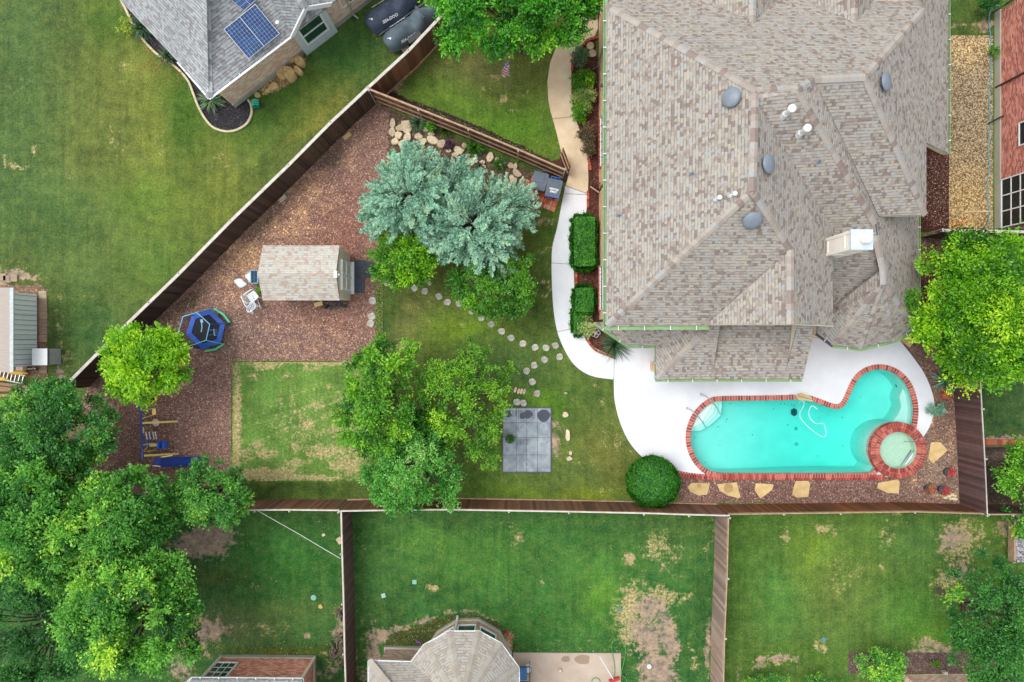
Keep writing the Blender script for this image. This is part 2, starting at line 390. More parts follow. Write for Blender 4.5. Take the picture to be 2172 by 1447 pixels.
M_brick_o = brick('salmon brick', [(176, 88, 66), (206, 116, 90), (222, 140, 112), (230, 168, 146)], (220, 186, 168))
M_brick_t = brick('tan brick', [(206, 172, 146), (224, 198, 172), (234, 212, 190), (214, 158, 132)], (226, 214, 200))
M_brick_tt = brick('taupe brick', [(150, 120, 108), (176, 150, 132), (196, 172, 152), (186, 136, 112)], (190, 178, 164))
M_white = simple('white painted trim', (236, 238, 238), (222, 226, 228), rough=.5)
M_cream = simple('cream painted board', (226, 216, 194), (212, 202, 180), rough=.6)
M_chim = simple('off white chimney board', (240, 236, 226), (232, 226, 214), rough=.6)
M_bluewhite = simple('pale blue painted wall', (204, 216, 220), (186, 200, 206), rough=.6)
M_green = simple('green gutter paint', (150, 186, 132), (126, 162, 110), rough=.6, scale=3)
M_gwhite = simple('white gutter paint', (226, 228, 228), (200, 204, 204), rough=.5, scale=3)
M_glass = simple('dark window glass', (34, 44, 48), (22, 28, 32), rough=.2, scale=2, spec=.3)
M_glass_g = simple('green tinted glass', (40, 82, 72), (26, 56, 50), rough=.1, scale=2, spec=.8)
M_darkrec = simple('shadowed soffit', (70, 66, 62), rough=.9)
M_found = concrete('foundation concrete', (176, 176, 160), (146, 148, 132))
M_walk = concrete('old tan concrete', (226, 208, 178), (198, 174, 142), .25, .9)
M_deck = concrete('white painted concrete', (226, 229, 234), (206, 210, 216), .1, .5)
M_patio = concrete('patio concrete', (186, 170, 154), (160, 144, 128), .2)
M_joint = simple('joint', (120, 112, 104), rough=.9)
M_cope = capmat('red brick coping', [(140, 66, 60), (158, 78, 70), (172, 90, 80), (188, 108, 96)])
M_mortar = simple('mortar', (206, 170, 158), (180, 140, 128), rough=.95)
M_redbrick = capmat('loose red brick', [(150, 72, 56), (172, 90, 68), (190, 110, 86), (160, 96, 80)])
M_fence = wood('cedar fence', (142, 98, 74), (100, 66, 50), (112, 92, 80))
M_fence_d = wood('dark stained fence', (92, 72, 62), (58, 44, 38), (78, 64, 58))
M_fence_w = wood('weathered fence', (176, 150, 136), (130, 106, 94), (160, 146, 138))
M_fence_o = wood('orange cedar fence', (150, 92, 54), (104, 62, 38), (92, 70, 60))
M_fence_p = wood('purple brown fence', (112, 84, 80), (74, 54, 52), (92, 76, 76))
M_cap_w = simple('weathered cap board', (206, 202, 192), (178, 172, 160), rough=.8, scale=4)
M_rail = simple('pale fence rail', (186, 156, 128), (150, 120, 96), rough=.8, scale=5)
M_post = simple('galvanised post', (190, 188, 180), rough=.4, metal=.4)
M_bark = simple('bark', (112, 98, 84), (76, 64, 54), rough=.95, scale=8, bmp=.01)
M_stone = simple('tan flagstone', (212, 186, 134), (188, 158, 106), rough=.9, scale=3, bmp=.01, varamt=.2)
M_lime = simple('limestone', (214, 200, 172), (176, 156, 128), rough=.9, scale=4, bmp=.02, varamt=.4)
M_paver = simple('grey paver', (186, 184, 174), (140, 136, 124), rough=.9, scale=7, varamt=.35)
M_slate = simple('grey rubber paver', (160, 168, 174), (116, 128, 140), rough=.75, scale=2.6, varamt=.28, bmp=.003)
M_slate_d = simple('dark rubber paver', (70, 76, 88), (54, 60, 70), rough=.75, scale=7, varamt=.3)
M_wet = simple('wet rubber', (62, 66, 84), (54, 58, 74), rough=.25)
M_black = simple('black plastic', (34, 36, 40), rough=.5)
M_dgrey = simple('dark grey plastic', (76, 82, 92), (66, 72, 82), rough=.5)
M_blue = simple('bright blue', (36, 112, 226), (28, 96, 208), rough=.5)
M_dblue = simple('deep blue plastic', (36, 62, 150), (28, 50, 126), rough=.35)
M_lblue = simple('light blue tube', (120, 196, 232), rough=.4)
M_mint = simple('mint foam', (110, 220, 170), (90, 200, 150), rough=.7)
M_yellow = simple('yellow plastic', (232, 190, 50), (220, 170, 30), rough=.5)
M_pyellow = simple('pale yellow tube', (252, 230, 150), (246, 218, 126), rough=.5)
M_mat = simple('trampoline mat', (52, 50, 56), (44, 42, 48), rough=.8)
M_metal = simple('brushed steel', (190, 190, 194), rough=.3, metal=.7)
M_vent = simple('grey vent paint', (128, 138, 150), (112, 122, 134), rough=.45, scale=3)
M_cover = simple('dark tarp cover', (78, 90, 110), (52, 62, 80), rough=.75, scale=2.5, bmp=.03)
M_cover2 = simple('grey green tarp cover', (98, 114, 124), (70, 84, 94), rough=.75, scale=2.5, bmp=.03)
M_terra = simple('terracotta', (176, 96, 66), (150, 78, 52), rough=.8)
M_teal = simple('teal plastic', (70, 190, 160), (50, 160, 132), rough=.5)
M_hose = simple('green hose', (70, 150, 70), rough=.5)
M_hose_b = simple('teal hose', (90, 160, 176), rough=.5)
M_pink = simple('pale pink', (226, 196, 190), rough=.6)
M_red = simple('red paint', (180, 44, 48), rough=.6)
M_purple = simple('purple plastic', (150, 90, 190), rough=.5)
M_steelroof = simple('pale metal roof', (240, 248, 248), (230, 240, 242), rough=.5, scale=2)
M_dirtybrown = simple('firewood', (128, 112, 96), (80, 70, 60), rough=.9, scale=8, varamt=.5)
# ---------------------------------------------------------------- ground sheets
def inpoly(X, Y, poly):
    r = np.zeros(X.shape, bool); n = len(poly)
    for i in range(n):
        x1, y1 = poly[i][0], poly[i][1]; x2, y2 = poly[(i+1) % n][0], poly[(i+1) % n][1]
        if y1 == y2: continue
        c = ((y1 > Y) != (y2 > Y)) & (X < (x2-x1)*(Y-y1)/(y2-y1)+x1); r ^= c
    return r
_rng = np.random.default_rng(5)
_NG = _rng.random((64, 64))
def vnoise(X, Y, s):
    x = X*s; y = Y*s; xi = np.floor(x).astype(int); yi = np.floor(y).astype(int); fx = x-xi; fy = y-yi
    fx = fx*fx*(3-2*fx); fy = fy*fy*(3-2*fy); g = lambda a, b: _NG[a % 64, b % 64]
    return (g(xi, yi)*(1-fx)+g(xi+1, yi)*fx)*(1-fy)+(g(xi, yi+1)*(1-fx)+g(xi+1, yi+1)*fx)*fy
def fbm(X, Y, s): return vnoise(X, Y, s)*.5+vnoise(X+7, Y+3, s*2.1)*.3+vnoise(X+1, Y+9, s*4.3)*.2
def blobsum(px, py, bl):
    out = np.zeros(px.shape)
    for b in bl:
        x, y, rx, ry, w = b[:5]; an = math.radians(b[5]) if len(b) > 5 else 0
        dx = px-x; dy = py-y
        u = dx*math.cos(an)+dy*math.sin(an); v = -dx*math.sin(an)+dy*math.cos(an)
        out = np.maximum(out, w*np.exp(-((u/rx)**2+(v/ry)**2)**1.0*.9))
    return out
def sheet(name, xs, ys, z, mat, keep=None, base=(90, 115, 55), cols=(), dry=(), dirt=(), kind='structure', rag=.0, warp=1.0, zf=None, yards=()):
    X, Y = np.meshgrid(xs, ys); nx, ny = len(xs), len(ys)
    wx = X+(fbm(X, Y, .55)-.5)*warp; wy = Y+(fbm(X+30, Y+11, .55)-.5)*warp
    px = wx*F/H+CX; py = CY-wy*F/H
    C = np.empty(X.shape+(4,)); C[..., :3] = lin(base); C[..., 3] = 1
    p0x = X*F/H+CX; p0y = CY-Y*F/H
    for poly, c in yards: C[inpoly(p0x, p0y, poly), :3] = lin(c)
    for x, y, rx, ry, w, c, *an in cols:
        an = math.radians(an[0]) if an else 0; u_ = (px-x)*math.cos(an)+(py-y)*math.sin(an); v_ = -(px-x)*math.sin(an)+(py-y)*math.cos(an)
        f = (w*np.exp(-((u_/rx)**2+(v_/ry)**2)*.9))[..., None]
        C[..., :3] = C[..., :3]*(1-f)+np.array(lin(c))*f
    D = blobsum(px, py, dry); S = blobsum(px, py, dirt)
    Z = np.full(X.shape, float(z)) if zf is None else zf(X, Y)
    V = np.stack([X, Y, Z], -1).reshape(-1, 3)
    idx = np.arange(nx*ny).reshape(ny, nx)
    q = np.stack([idx[:-1, :-1], idx[:-1, 1:], idx[1:, 1:], idx[1:, :-1]], -1).reshape(-1, 4)
    if keep is not None:
        qx = (X[:-1, :-1]+X[1:, 1:])/2; qy = (Y[:-1, :-1]+Y[1:, 1:])/2
        if rag: qx = qx+(fbm(qx, qy, 2.2)-.5)*rag+(_rng.random(qx.shape)-.5)*rag*.3; qy = qy+(fbm(qx+5, qy+5, 2.2)-.5)*rag+(_rng.random(qx.shape)-.5)*rag*.3
        k = keep(qx, qy).ravel(); q = q[k]
    me = bpy.data.meshes.new(name)
    used = np.unique(q); rem = np.full(nx*ny, -1); rem[used] = np.arange(len(used)); q = rem[q]; V = V[used]
    me.vertices.add(len(V)); me.vertices.foreach_set('co', V.ravel().astype(np.float32))
    me.loops.add(q.size); me.loops.foreach_set('vertex_index', q.ravel().astype(np.int32))
    me.polygons.add(len(q)); me.polygons.foreach_set('loop_start', (np.arange(len(q))*4).astype(np.int32)); me.polygons.foreach_set('loop_total', np.full(len(q), 4, np.int32))
    me.update(calc_edges=True)
    uv = me.uv_layers.new(name='UVMap'); uv.data.foreach_set('uv', V[q.ravel()][:, :2].astype(np.float32).ravel())
    a = me.attributes.new('col', 'FLOAT_COLOR', 'POINT'); a.data.foreach_set('color', C.reshape(-1, 4)[used].astype(np.float32).ravel())
    for nm, A in (('dry', D), ('dirt', S)):
        a = me.attributes.new(nm, 'FLOAT', 'POINT'); a.data.foreach_set('value', A.ravel()[used].astype(np.float32))
    me.materials.append(mat)
    o = bpy.data.objects.new(name, me); COL.objects.link(o)
    if kind: o['kind'] = kind
    return o
def psheet(name, poly, z, mat, step=.09, rag=.12, **kw):
    P = [(W(p[0], p[1], 0).x, W(p[0], p[1], 0).y) for p in poly]
    x0 = min(p[0] for p in P)-.2; x1 = max(p[0] for p in P)+.2; y0 = min(p[1] for p in P)-.2; y1 = max(p[1] for p in P)+.2
    return sheet(name, np.arange(x0, x1, step), np.arange(y0, y1, step), z, mat, keep=lambda X, Y: inpoly(X, Y, P), rag=rag, **kw)

POOL = [(1535, 850), (1600, 849), (1660, 848), (1692, 847), (1715, 849), (1737, 856), (1758, 864), (1774, 867), (1787, 862), (1796, 849), (1804, 831), (1812, 814), (1822, 800), (1837, 789), (1858, 783), (1881, 785), (1903, 796), (1920, 814), (1931, 838), (1936, 865), (1935, 888)]+[(1897+53.4*math.cos(math.radians(t)), 953-53.4*math.sin(math.radians(t))) for t in range(52, 225, 14)]+[(1850, 998), (1838, 1003), (1760, 1004), (1680, 1004), (1600, 1004), (1525, 1003), (1498, 995), (1482, 980), (1471, 962), (1464, 937), (1465, 912), (1473, 889), (1488, 869), (1510, 853)]
POOLs = smooth_poly(POOL, n=4)
POOLw = [(W(p.x, p.y).x, W(p.x, p.y).y) for p in POOLs]
def offset_poly(P, d):
    n = len(P); out = []
    ar = sum(P[i][0]*P[(i+1) % n][1]-P[(i+1) % n][0]*P[i][1] for i in range(n)); sg = 1 if ar > 0 else -1
    for i in range(n):
        a = Vector(P[i-1][:2]); b = Vector(P[i][:2]); c = Vector(P[(i+1) % n][:2])
        t = (b-a).normalized()+(c-b).normalized()
        if t.length < 1e-6: t = (c-b)
        t.normalize(); out.append((b.x+t.y*d*sg, b.y-t.x*d*sg))
    return out
POOLo = offset_poly(POOLw, .12)
SPA = W(1897, 953); SPAr = 1.35

fx = np.arange(-27, 27.01, .115); fy = np.arange(-18.5, 18.51, .115)
xs = np.concatenate([[-500, -200, -80, -40], fx, [40, 80, 200, 500]]); ys = np.concatenate([[-500, -200, -80, -30], fy, [30, 80, 200, 500]])
FD = [(135, 830), (799, 205), (960, 20), (1000, -60)]     # foot of the long diagonal fence
yards = [([(-400, -400), (1400, -400), (960, 20), (799, 217), (187, 820), (-400, 1100)], (92, 106, 54)),
         ([(799, 200), (960, 20), (1300, -60), (1290, 420), (1205, 385)], (102, 124, 50)),
         ([(740, 560), (810, 230), (1205, 395), (1500, 700), (1500, 1065), (200, 1065), (600, 760)], (94, 116, 52)),
         ([(-400, 1064), (738, 1064), (752, 1900), (-400, 1900)], (48, 96, 48)),
         ([(738, 1064), (1518, 1070), (1508, 1900), (748, 1900)], (48, 102, 48)),
         ([(1518, 1070), (2600, 1075), (2600, 1900), (1508, 1900)], (78, 112, 48)),
         ([(2030, 500), (2600, 500), (2600, 1070), (2050, 1070)], (52, 84, 44)),
         ([(2000, -400), (2200, -400), (2110, 80), (2000, 80)], (70, 96, 44))]
cols = [(40, 120, 120, 240, 0.95, (75, 102, 58)), (60, 380, 170, 170, 0.91, (75, 106, 59)), (250, 120, 60, 200, 0.65, (117, 124, 58)), (330, 260, 70, 200, 0.65, (124, 129, 52)), (180, 300, 80, 160, 0.52, (114, 122, 59)),
        (520, 250, 90, 60, 0.95, (58, 106, 33)), (400, 240, 50, 90, 0.91, (59, 104, 31)), (230, 40, 60, 60, 0.78, (63, 102, 33)), (720, 120, 110, 80, 0.95, (54, 104, 47)), (620, 190, 60, 40, 0.91, (59, 106, 40)), (760, 60, 60, 60, 0.95, (58, 102, 49)),
        (690, 230, 60, 60, 0.78, (119, 124, 52)), (440, 450, 120, 90, 0.65, (108, 129, 52)), (230, 520, 90, 90, 0.65, (104, 119, 65)), (130, 470, 90, 70, 0.78, (68, 102, 54)), (180, 700, 80, 100, 0.95, (58, 99, 52)), (330, 560, 100, 60, 0.78, (90, 124, 52)), (300, 430, 70, 60, 0.65, (95, 129, 46)), (480, 370, 50, 120, 0.52, (127, 129, 52)),
        (1010, 150, 100, 50, 0.91, (117, 114, 70)), (900, 190, 60, 30, 0.91, (88, 126, 40)), (1080, 270, 110, 50, 0.95, (85, 134, 36)), (960, 230, 60, 40, 0.65, (88, 124, 40)), (880, 120, 50, 70, 0.78, (81, 90, 46)), (1150, 160, 40, 60, 0.78, (100, 108, 54)),
        (880, 640, 90, 60, 0.78, (104, 106, 58)), (860, 690, 40, 40, 0.65, (119, 114, 70)), (985, 700, 80, 40, 0.95, (108, 139, 33)), (1090, 780, 90, 60, 0.95, (71, 102, 54)), (1010, 740, 30, 30, 0.65, (68, 102, 46)), (1180, 860, 60, 50, 0.95, (59, 96, 40)), (1160, 850, 40, 30, 0.91, (92, 139, 31)), (1150, 600, 40, 110, 0.91, (63, 86, 38)), (1175, 490, 40, 60, 0.95, (69, 102, 36)), (1250, 850, 40, 60, 0.78, (75, 102, 46)), (1290, 960, 70, 70, 0.91, (108, 110, 54)), (1030, 1020, 60, 40, 0.95, (78, 110, 42)), (1240, 1045, 60, 14, 0.91, (133, 148, 31)), (1100, 1040, 60, 14, 0.78, (97, 128, 33)), (1050, 900, 30, 60, 0.91, (88, 118, 42)), (820, 640, 20, 130, 0.78, (56, 86, 38)), (1210, 1000, 50, 30, 0.78, (88, 110, 52)),
        (620, 1200, 120, 90, 0.91, (49, 116, 47)), (560, 1100, 60, 20, 0.78, (59, 100, 44)), (690, 1100, 30, 20, 0.78, (58, 94, 46)), (600, 1300, 120, 30, 0.78, (88, 114, 58)), (480, 1330, 90, 30, 0.91, (92, 102, 69)), (450, 1220, 70, 20, 0.91, (68, 90, 44)), (600, 1380, 90, 14, 0.95, (97, 99, 33)), (650, 1035, 120, 14, 0.95, (56, 84, 33)),
        (900, 1150, 90, 60, 0.65, (85, 134, 54)), (1050, 1180, 120, 70, 0.52, (75, 129, 46)), (800, 1250, 60, 120, 0.65, (63, 106, 52)), (1300, 1200, 120, 90, 0.65, (69, 122, 52)), (1270, 1270, 50, 60, 0.78, (95, 146, 46)), (1120, 1320, 120, 50, 0.78, (54, 114, 46)), (1000, 1100, 200, 20, 0.78, (54, 96, 47)), (1430, 1130, 80, 60, 0.65, (88, 124, 61)), (1380, 1110, 100, 20, 0.65, (58, 100, 49)),
        (1620, 1120, 90, 30, 0.78, (69, 108, 40)), (1720, 1180, 50, 60, 0.91, (114, 146, 40)), (1830, 1160, 60, 60, 0.65, (85, 126, 46)), (1950, 1150, 60, 60, 0.78, (73, 114, 56)), (1650, 1250, 50, 90, 0.78, (69, 122, 52)), (1780, 1240, 80, 80, 0.52, (117, 136, 65)), (1950, 1290, 70, 70, 0.78, (71, 129, 46)), (1990, 1340, 60, 30, 0.78, (87, 139, 42)), (1570, 1200, 30, 160, 0.91, (68, 108, 40)), (1700, 1400, 120, 30, 0.78, (75, 110, 38)), (2080, 1130, 60, 30, 0.78, (88, 124, 42)),
        (2120, 860, 60, 60, 0.95, (42, 77, 42)), (2130, 945, 80, 18, 0.95, (104, 102, 78)), (2070, 50, 60, 40, 0.65, (69, 99, 40)),
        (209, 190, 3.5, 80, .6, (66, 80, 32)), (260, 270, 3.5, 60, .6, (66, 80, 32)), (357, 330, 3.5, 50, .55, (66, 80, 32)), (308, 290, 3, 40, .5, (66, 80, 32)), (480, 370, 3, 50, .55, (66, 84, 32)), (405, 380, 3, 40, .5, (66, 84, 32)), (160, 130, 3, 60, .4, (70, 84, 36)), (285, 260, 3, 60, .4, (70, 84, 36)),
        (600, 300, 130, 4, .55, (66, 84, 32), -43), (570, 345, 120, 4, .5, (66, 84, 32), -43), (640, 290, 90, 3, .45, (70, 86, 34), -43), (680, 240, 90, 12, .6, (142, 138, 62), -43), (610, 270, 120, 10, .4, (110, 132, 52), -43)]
dry = [(250, 150, 30, 60, .45), (240, 300, 26, 80, .45), (345, 290, 22, 60, .42), (470, 345, 60, 26, .5, 12), (150, 180, 60, 30, .3), (60, 170, 60, 26, .35), (130, 370, 70, 50, .3), (15, 330, 8, 30, .75), (45, 345, 34, 6, .75), (70, 318, 6, 20, .7), (720, 215, 50, 22, .45, -42), (560, 330, 110, 10, .35, -42), (370, 170, 24, 60, .3), (480, 330, 24, 30, .45), (160, 620, 40, 30, .4), (20, 575, 60, 20, .5), (115, 700, 10, 110, .6), (135, 760, 26, 30, .6), (30, 190, 50, 22, .4), (300, 460, 50, 30, .3),
       (1035, 165, 16, 9, .8), (1017, 193, 9, 8, .9), (1058, 205, 12, 14, .85), (1108, 200, 12, 7, .8), (1080, 235, 22, 12, .6), (1000, 120, 60, 26, .4), (860, 110, 30, 20, .3),
       (862, 722, 24, 20, .75), (880, 640, 60, 40, .4), (975, 690, 22, 14, .5), (900, 660, 50, 40, .4), (1260, 820, 16, 14, .55), (1275, 850, 14, 12, .6), (1300, 920, 50, 60, .45), (1240, 990, 40, 40, .4), (935, 800, 30, 50, .6), (1165, 600, 22, 50, .5), (1160, 530, 30, 18, .55), (1215, 845, 16, 10, .4), (1300, 1040, 80, 14, .45),
       (910, 1243, 14, 12, .9), (1100, 1140, 26, 22, .6), (1080, 1110, 20, 20, .5), (1390, 1165, 40, 50, .7), (1335, 1185, 16, 16, 1.0), (1345, 1310, 50, 90, .85), (1420, 1270, 60, 30, .8), (1470, 1400, 16, 60, .6), (1500, 1150, 20, 80, .45), (1040, 1160, 16, 14, .4), (1150, 1230, 14, 8, .6), (770, 1160, 20, 30, .45), (900, 1110, 40, 24, .3), (765, 1300, 16, 120, .4), (1430, 1180, 36, 60, .5),
       (660, 1200, 10, 6, .5), (560, 1330, 90, 20, .5), (540, 1230, 40, 12, .5), (480, 1350, 40, 20, .5), (700, 1390, 18, 40, .5),
       (1660, 1130, 20, 40, .6), (1750, 1120, 40, 16, .75), (1795, 1210, 60, 60, .45), (1885, 1140, 24, 40, .6), (1865, 1205, 8, 7, 1.0), (1770, 1250, 30, 30, .5), (2040, 1150, 60, 60, .8), (2010, 1230, 40, 50, .7), (2120, 1130, 30, 40, .7), (1745, 1370, 14, 24, .7), (1870, 1352, 10, 5, .9), (1640, 1400, 70, 20, .7), (1750, 1335, 8, 24, .5), (1990, 1370, 60, 20, .8), (1600, 1100, 60, 20, .35), (1850, 1290, 90, 40, .3), (1900, 1100, 26, 10, .6)]
dirt = [(430, 1152, 84, 40, 1.1), (480, 1110, 22, 40, .9), (395, 1160, 40, 40, .95), (515, 1140, 14, 10, .8), (370, 1200, 60, 16, .6), (418, 1352, 60, 44, 1.05), (455, 1345, 40, 34, .9), (380, 1400, 40, 50, .95), (400, 1280, 10, 60, .6), (720, 1360, 20, 70, .8), (660, 1345, 12, 12, .8), (735, 1130, 14, 60, .6), (740, 1400, 14, 60, .8), (690, 1425, 50, 24, .7), (500, 1135, 26, 8, .6), (440, 1400, 60, 12, .6),
        (835, 1350, 64, 20, .95), (792, 1385, 26, 80, 1.0), (900, 1320, 50, 10, .85, -14), (975, 1300, 60, 9, .8), (1075, 1360, 20, 34, .85), (1040, 1320, 40, 10, .7, 35), (770, 1430, 20, 40, .7),
        (1390, 1292, 48, 34, .95), (1370, 1350, 46, 60, .95), (1410, 1350, 36, 90, .95), (1385, 1420, 52, 50, 1.1), (1330, 1380, 10, 30, .6), (1185, 1368, 20, 8, .7), (1250, 1366, 12, 6, .6), (1508, 1380, 10, 90, .9), (1508, 1160, 8, 80, .6), (1415, 1210, 6, 24, .7), (1335, 1188, 12, 14, .6), (1305, 1370, 14, 6, .7),
        (2025, 1150, 40, 40, .85), (2040, 1210, 30, 36, .85), (2090, 1150, 24, 16, .5), (2130, 1120, 20, 50, .8), (1650, 1395, 36, 12, .9), (1610, 1400, 20, 24, .85), (1690, 1396, 20, 10, .7), (2000, 1375, 60, 14, .9), (1980, 1390, 90, 6, .9), (1560, 1430, 20, 30, .6), (1860, 1203, 8, 5, .5),
        (860, 130, 20, 60, .55, 50), (960, 50, 60, 40, .7), (830, 180, 30, 14, 1.0, 20), (1050, 110, 120, 8, .5), (780, 1060, 30, 10, .5), (1300, 1058, 60, 6, .6), (1130, 420, 60, 30, .8), (1150, 470, 40, 14, .7), (1150, 600, 16, 40, .5), (1185, 935, 20, 60, .8), (1170, 900, 14, 20, .8), (1195, 960, 22, 20, .6), (1050, 930, 10, 20, .6), (930, 540, 80, 60, .6), (950, 900, 60, 60, .5), (880, 900, 60, 60, .5), (1040, 650, 60, 40, .4), (2130, 928, 90, 10, .9), (2090, 60, 30, 30, .8), (2030, 60, 50, 18, .7), (125, 800, 16, 26, .9), (100, 830, 60, 30, 1), (40, 590, 50, 14, .9), (0, 620, 30, 40, 1), (500, 1045, 30, 26, .9), (600, 150, 40, 20, .5), (800, 75, 20, 20, .6)]
PO = POOLo
ground = sheet('lawn_ground', xs, ys, 0, M_lawn, keep=lambda X, Y: ~(inpoly(X, Y, PO) | ((X-SPA.x)**2+(Y-SPA.y)**2 < (SPAr-.25)**2)), base=(88, 116, 54), cols=cols, dry=dry, dirt=dirt, yards=yards)

MUL = [(187, 818), (799, 216), (836, 236), (826, 300), (815, 380), (806, 480), (801, 560), (797, 650), (795, 722), (752, 764), (492, 766), (489, 1020), (520, 1058), (300, 1070), (120, 1010), (150, 900)]
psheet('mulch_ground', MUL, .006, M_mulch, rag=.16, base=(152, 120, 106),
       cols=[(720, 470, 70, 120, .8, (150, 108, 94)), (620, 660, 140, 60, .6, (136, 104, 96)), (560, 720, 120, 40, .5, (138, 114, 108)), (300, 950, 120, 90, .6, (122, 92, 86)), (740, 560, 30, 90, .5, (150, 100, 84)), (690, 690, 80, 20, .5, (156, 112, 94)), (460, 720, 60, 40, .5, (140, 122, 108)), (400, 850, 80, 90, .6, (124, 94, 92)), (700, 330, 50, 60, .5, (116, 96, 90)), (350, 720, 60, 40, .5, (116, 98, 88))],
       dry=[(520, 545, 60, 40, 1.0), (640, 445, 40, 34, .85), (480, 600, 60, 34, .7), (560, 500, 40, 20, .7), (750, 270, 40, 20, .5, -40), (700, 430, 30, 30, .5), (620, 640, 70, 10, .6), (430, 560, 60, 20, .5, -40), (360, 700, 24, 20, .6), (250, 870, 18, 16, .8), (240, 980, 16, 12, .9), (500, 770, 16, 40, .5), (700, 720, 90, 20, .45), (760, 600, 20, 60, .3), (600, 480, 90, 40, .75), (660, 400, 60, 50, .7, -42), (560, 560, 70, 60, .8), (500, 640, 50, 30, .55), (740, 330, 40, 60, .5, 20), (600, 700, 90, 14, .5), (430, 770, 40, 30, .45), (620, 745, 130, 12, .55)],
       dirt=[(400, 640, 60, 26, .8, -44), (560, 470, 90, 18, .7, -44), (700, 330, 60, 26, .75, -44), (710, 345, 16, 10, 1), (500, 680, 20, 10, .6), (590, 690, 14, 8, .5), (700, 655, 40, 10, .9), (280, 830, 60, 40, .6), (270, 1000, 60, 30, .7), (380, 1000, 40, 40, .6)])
SOD = [(494, 770), (640, 768), (760, 765), (790, 765), (792, 900), (785, 1018), (640, 1020), (490, 1020)]
psheet('sod_lawn', SOD, .010, M_lawn, rag=.10, warp=.35, base=(106, 144, 66), cols=[(560, 860, 60, 80, .5, (92, 134, 62)), (700, 800, 60, 40, .5, (108, 148, 64))],
       dry=[(500, 900, 12, 160, 1.1), (640, 772, 160, 7, 1.1), (560, 1005, 100, 16, 1.1), (600, 1015, 160, 8, 1.1), (650, 900, 26, 18, .95), (600, 900, 30, 24, .6), (720, 870, 40, 60, .7), (690, 960, 70, 24, .85), (740, 990, 50, 30, .9), (540, 800, 20, 16, .7), (560, 960, 40, 18, .85), (600, 800, 30, 12, .6), (670, 860, 30, 20, .7), (760, 940, 30, 60, .8), (630, 950, 20, 20, .7), (640, 900, 150, 120, .5), (760, 830, 20, 60, .75), (712, 910, 20, 30, .85), (655, 785, 30, 10, .8), (560, 780, 40, 10, .9), (700, 820, 16, 12, .65), (740, 900, 30, 30, .8), (545, 940, 16, 20, .8), (620, 985, 50, 12, .75), (520, 960, 20, 26, .8), (590, 850, 16, 12, .6), (640, 830, 14, 12, .6)])
# bed of dark soil along the inner fence, red mulch beds by the house, gravel side yard
psheet('soil_bed', [(812, 188), (850, 203), (900, 222), (960, 245), (1000, 261), (1060, 288), (1110, 311), (1150, 333), (1172, 342), (1190, 335), (1207, 375), (1196, 390), (1130, 350), (1010, 300), (900, 250), (800, 215)], .007, M_mulch, step=.05, rag=.16, base=(62, 52, 46), cols=[(1175, 350, 30, 20, .8, (96, 66, 56))])
psheet('rock_bed', [(826, 232), (1180, 385), (1190, 402), (1130, 440), (1060, 430), (940, 370), (822, 330)], .008, M_mulch, rag=.12, base=(104, 88, 72))
psheet('house_bed', [(1222, 95), (1262, 84), (1275, 200), (1275, 690), (1300, 745), (1300, 756), (1262, 738), (1240, 715), (1225, 685), (1219, 620), (1215, 530), (1228, 482), (1243, 450), (1248, 400), (1247, 333), (1236, 293), (1221, 253), (1212, 200), (1212, 157)], .009, M_mulch, rag=.03, base=(92, 58, 50))
psheet('pool_bed', [(1440, 1012), (1850, 1012), (1905, 1015), (1955, 985), (1955, 930), (1978, 880), (1975, 830), (1940, 762), (1900, 720), (1945, 690), (1945, 500), (2012, 500), (2024, 790), (2037, 1070), (1440, 1068)], .006, M_mulch, rag=.04, base=(134, 108, 96),
       cols=[(1650, 1040, 250, 30, .8, (124, 92, 86)), (2000, 1000, 60, 80, .7, (160, 140, 122)), (1970, 620, 50, 120, .9, (84, 52, 44)), (1990, 900, 40, 60, .6, (140, 110, 92))],
       dry=[(1935, 1030, 16, 22, .95), (1990, 890, 14, 14, .8), (2010, 1058, 30, 8, .95), (2020, 950, 8, 60, .5)])
psheet('side_mulch', [(1940, 300), (2012, 300), (2012, 492), (1940, 492)], .010, M_mulch, rag=.03, base=(76, 48, 40))
psheet('gravel_ground', [(2005, 76), (2105, 76), (2105, 490), (2010, 490)], .007, M_gravel, rag=.04, base=(148, 134, 108), cols=[(2050, 110, 60, 30, .8, (184, 162, 118)), (2050, 430, 60, 90, .9, (178, 152, 106)), (2050, 250, 60, 90, .6, (142, 130, 106)), (2030, 470, 30, 14, .7, (190, 128, 60))])
psheet('dark_garden_bed', [(2078, 948), (2300, 948), (2300, 1078), (2085, 1078)], .007, M_mulch, rag=.03, base=(56, 48, 44), cols=[(2110, 960, 60, 10, .8, (110, 94, 80)), (2090, 1070, 60, 10, .8, (110, 84, 66))])
psheet('neighbour_bed', [(1800, 1384), (2110, 1384), (2110, 1428), (1800, 1428)], .007, M_mulch, rag=.06, base=(104, 88, 80), cols=[(1990, 1400, 60, 20, .7, (92, 74, 76))])
psheet('black_bed', [(262, 0), (258, -40), (420, -40), (470, 200), (500, 212), (522, 208), (531, 222), (532, 240), (522, 262), (500, 275), (478, 278), (452, 268), (434, 248), (420, 222), (412, 196), (400, 168), (372, 140), (330, 112), (300, 78), (280, 50), (266, 20)], .008, M_mulch, rag=.02, base=(58, 56, 60))
psheet('stony_bed', [(552, 190), (560, 180), (600, 148), (640, 108), (650, 130), (620, 175), (590, 192), (560, 205)], .008, M_mulch, rag=.1, base=(168, 142, 104))
psheet('leaf_litter_bed', [(815, 1370), (830, 1345), (880, 1330), (950, 1306), (1000, 1300), (1060, 1320), (1100, 1385), (960, 1330), (900, 1365), (890, 1375)], .008, M_mulch, rag=.16, base=(78, 88, 46), dry=[(1080, 1360, 20, 20, .9)])
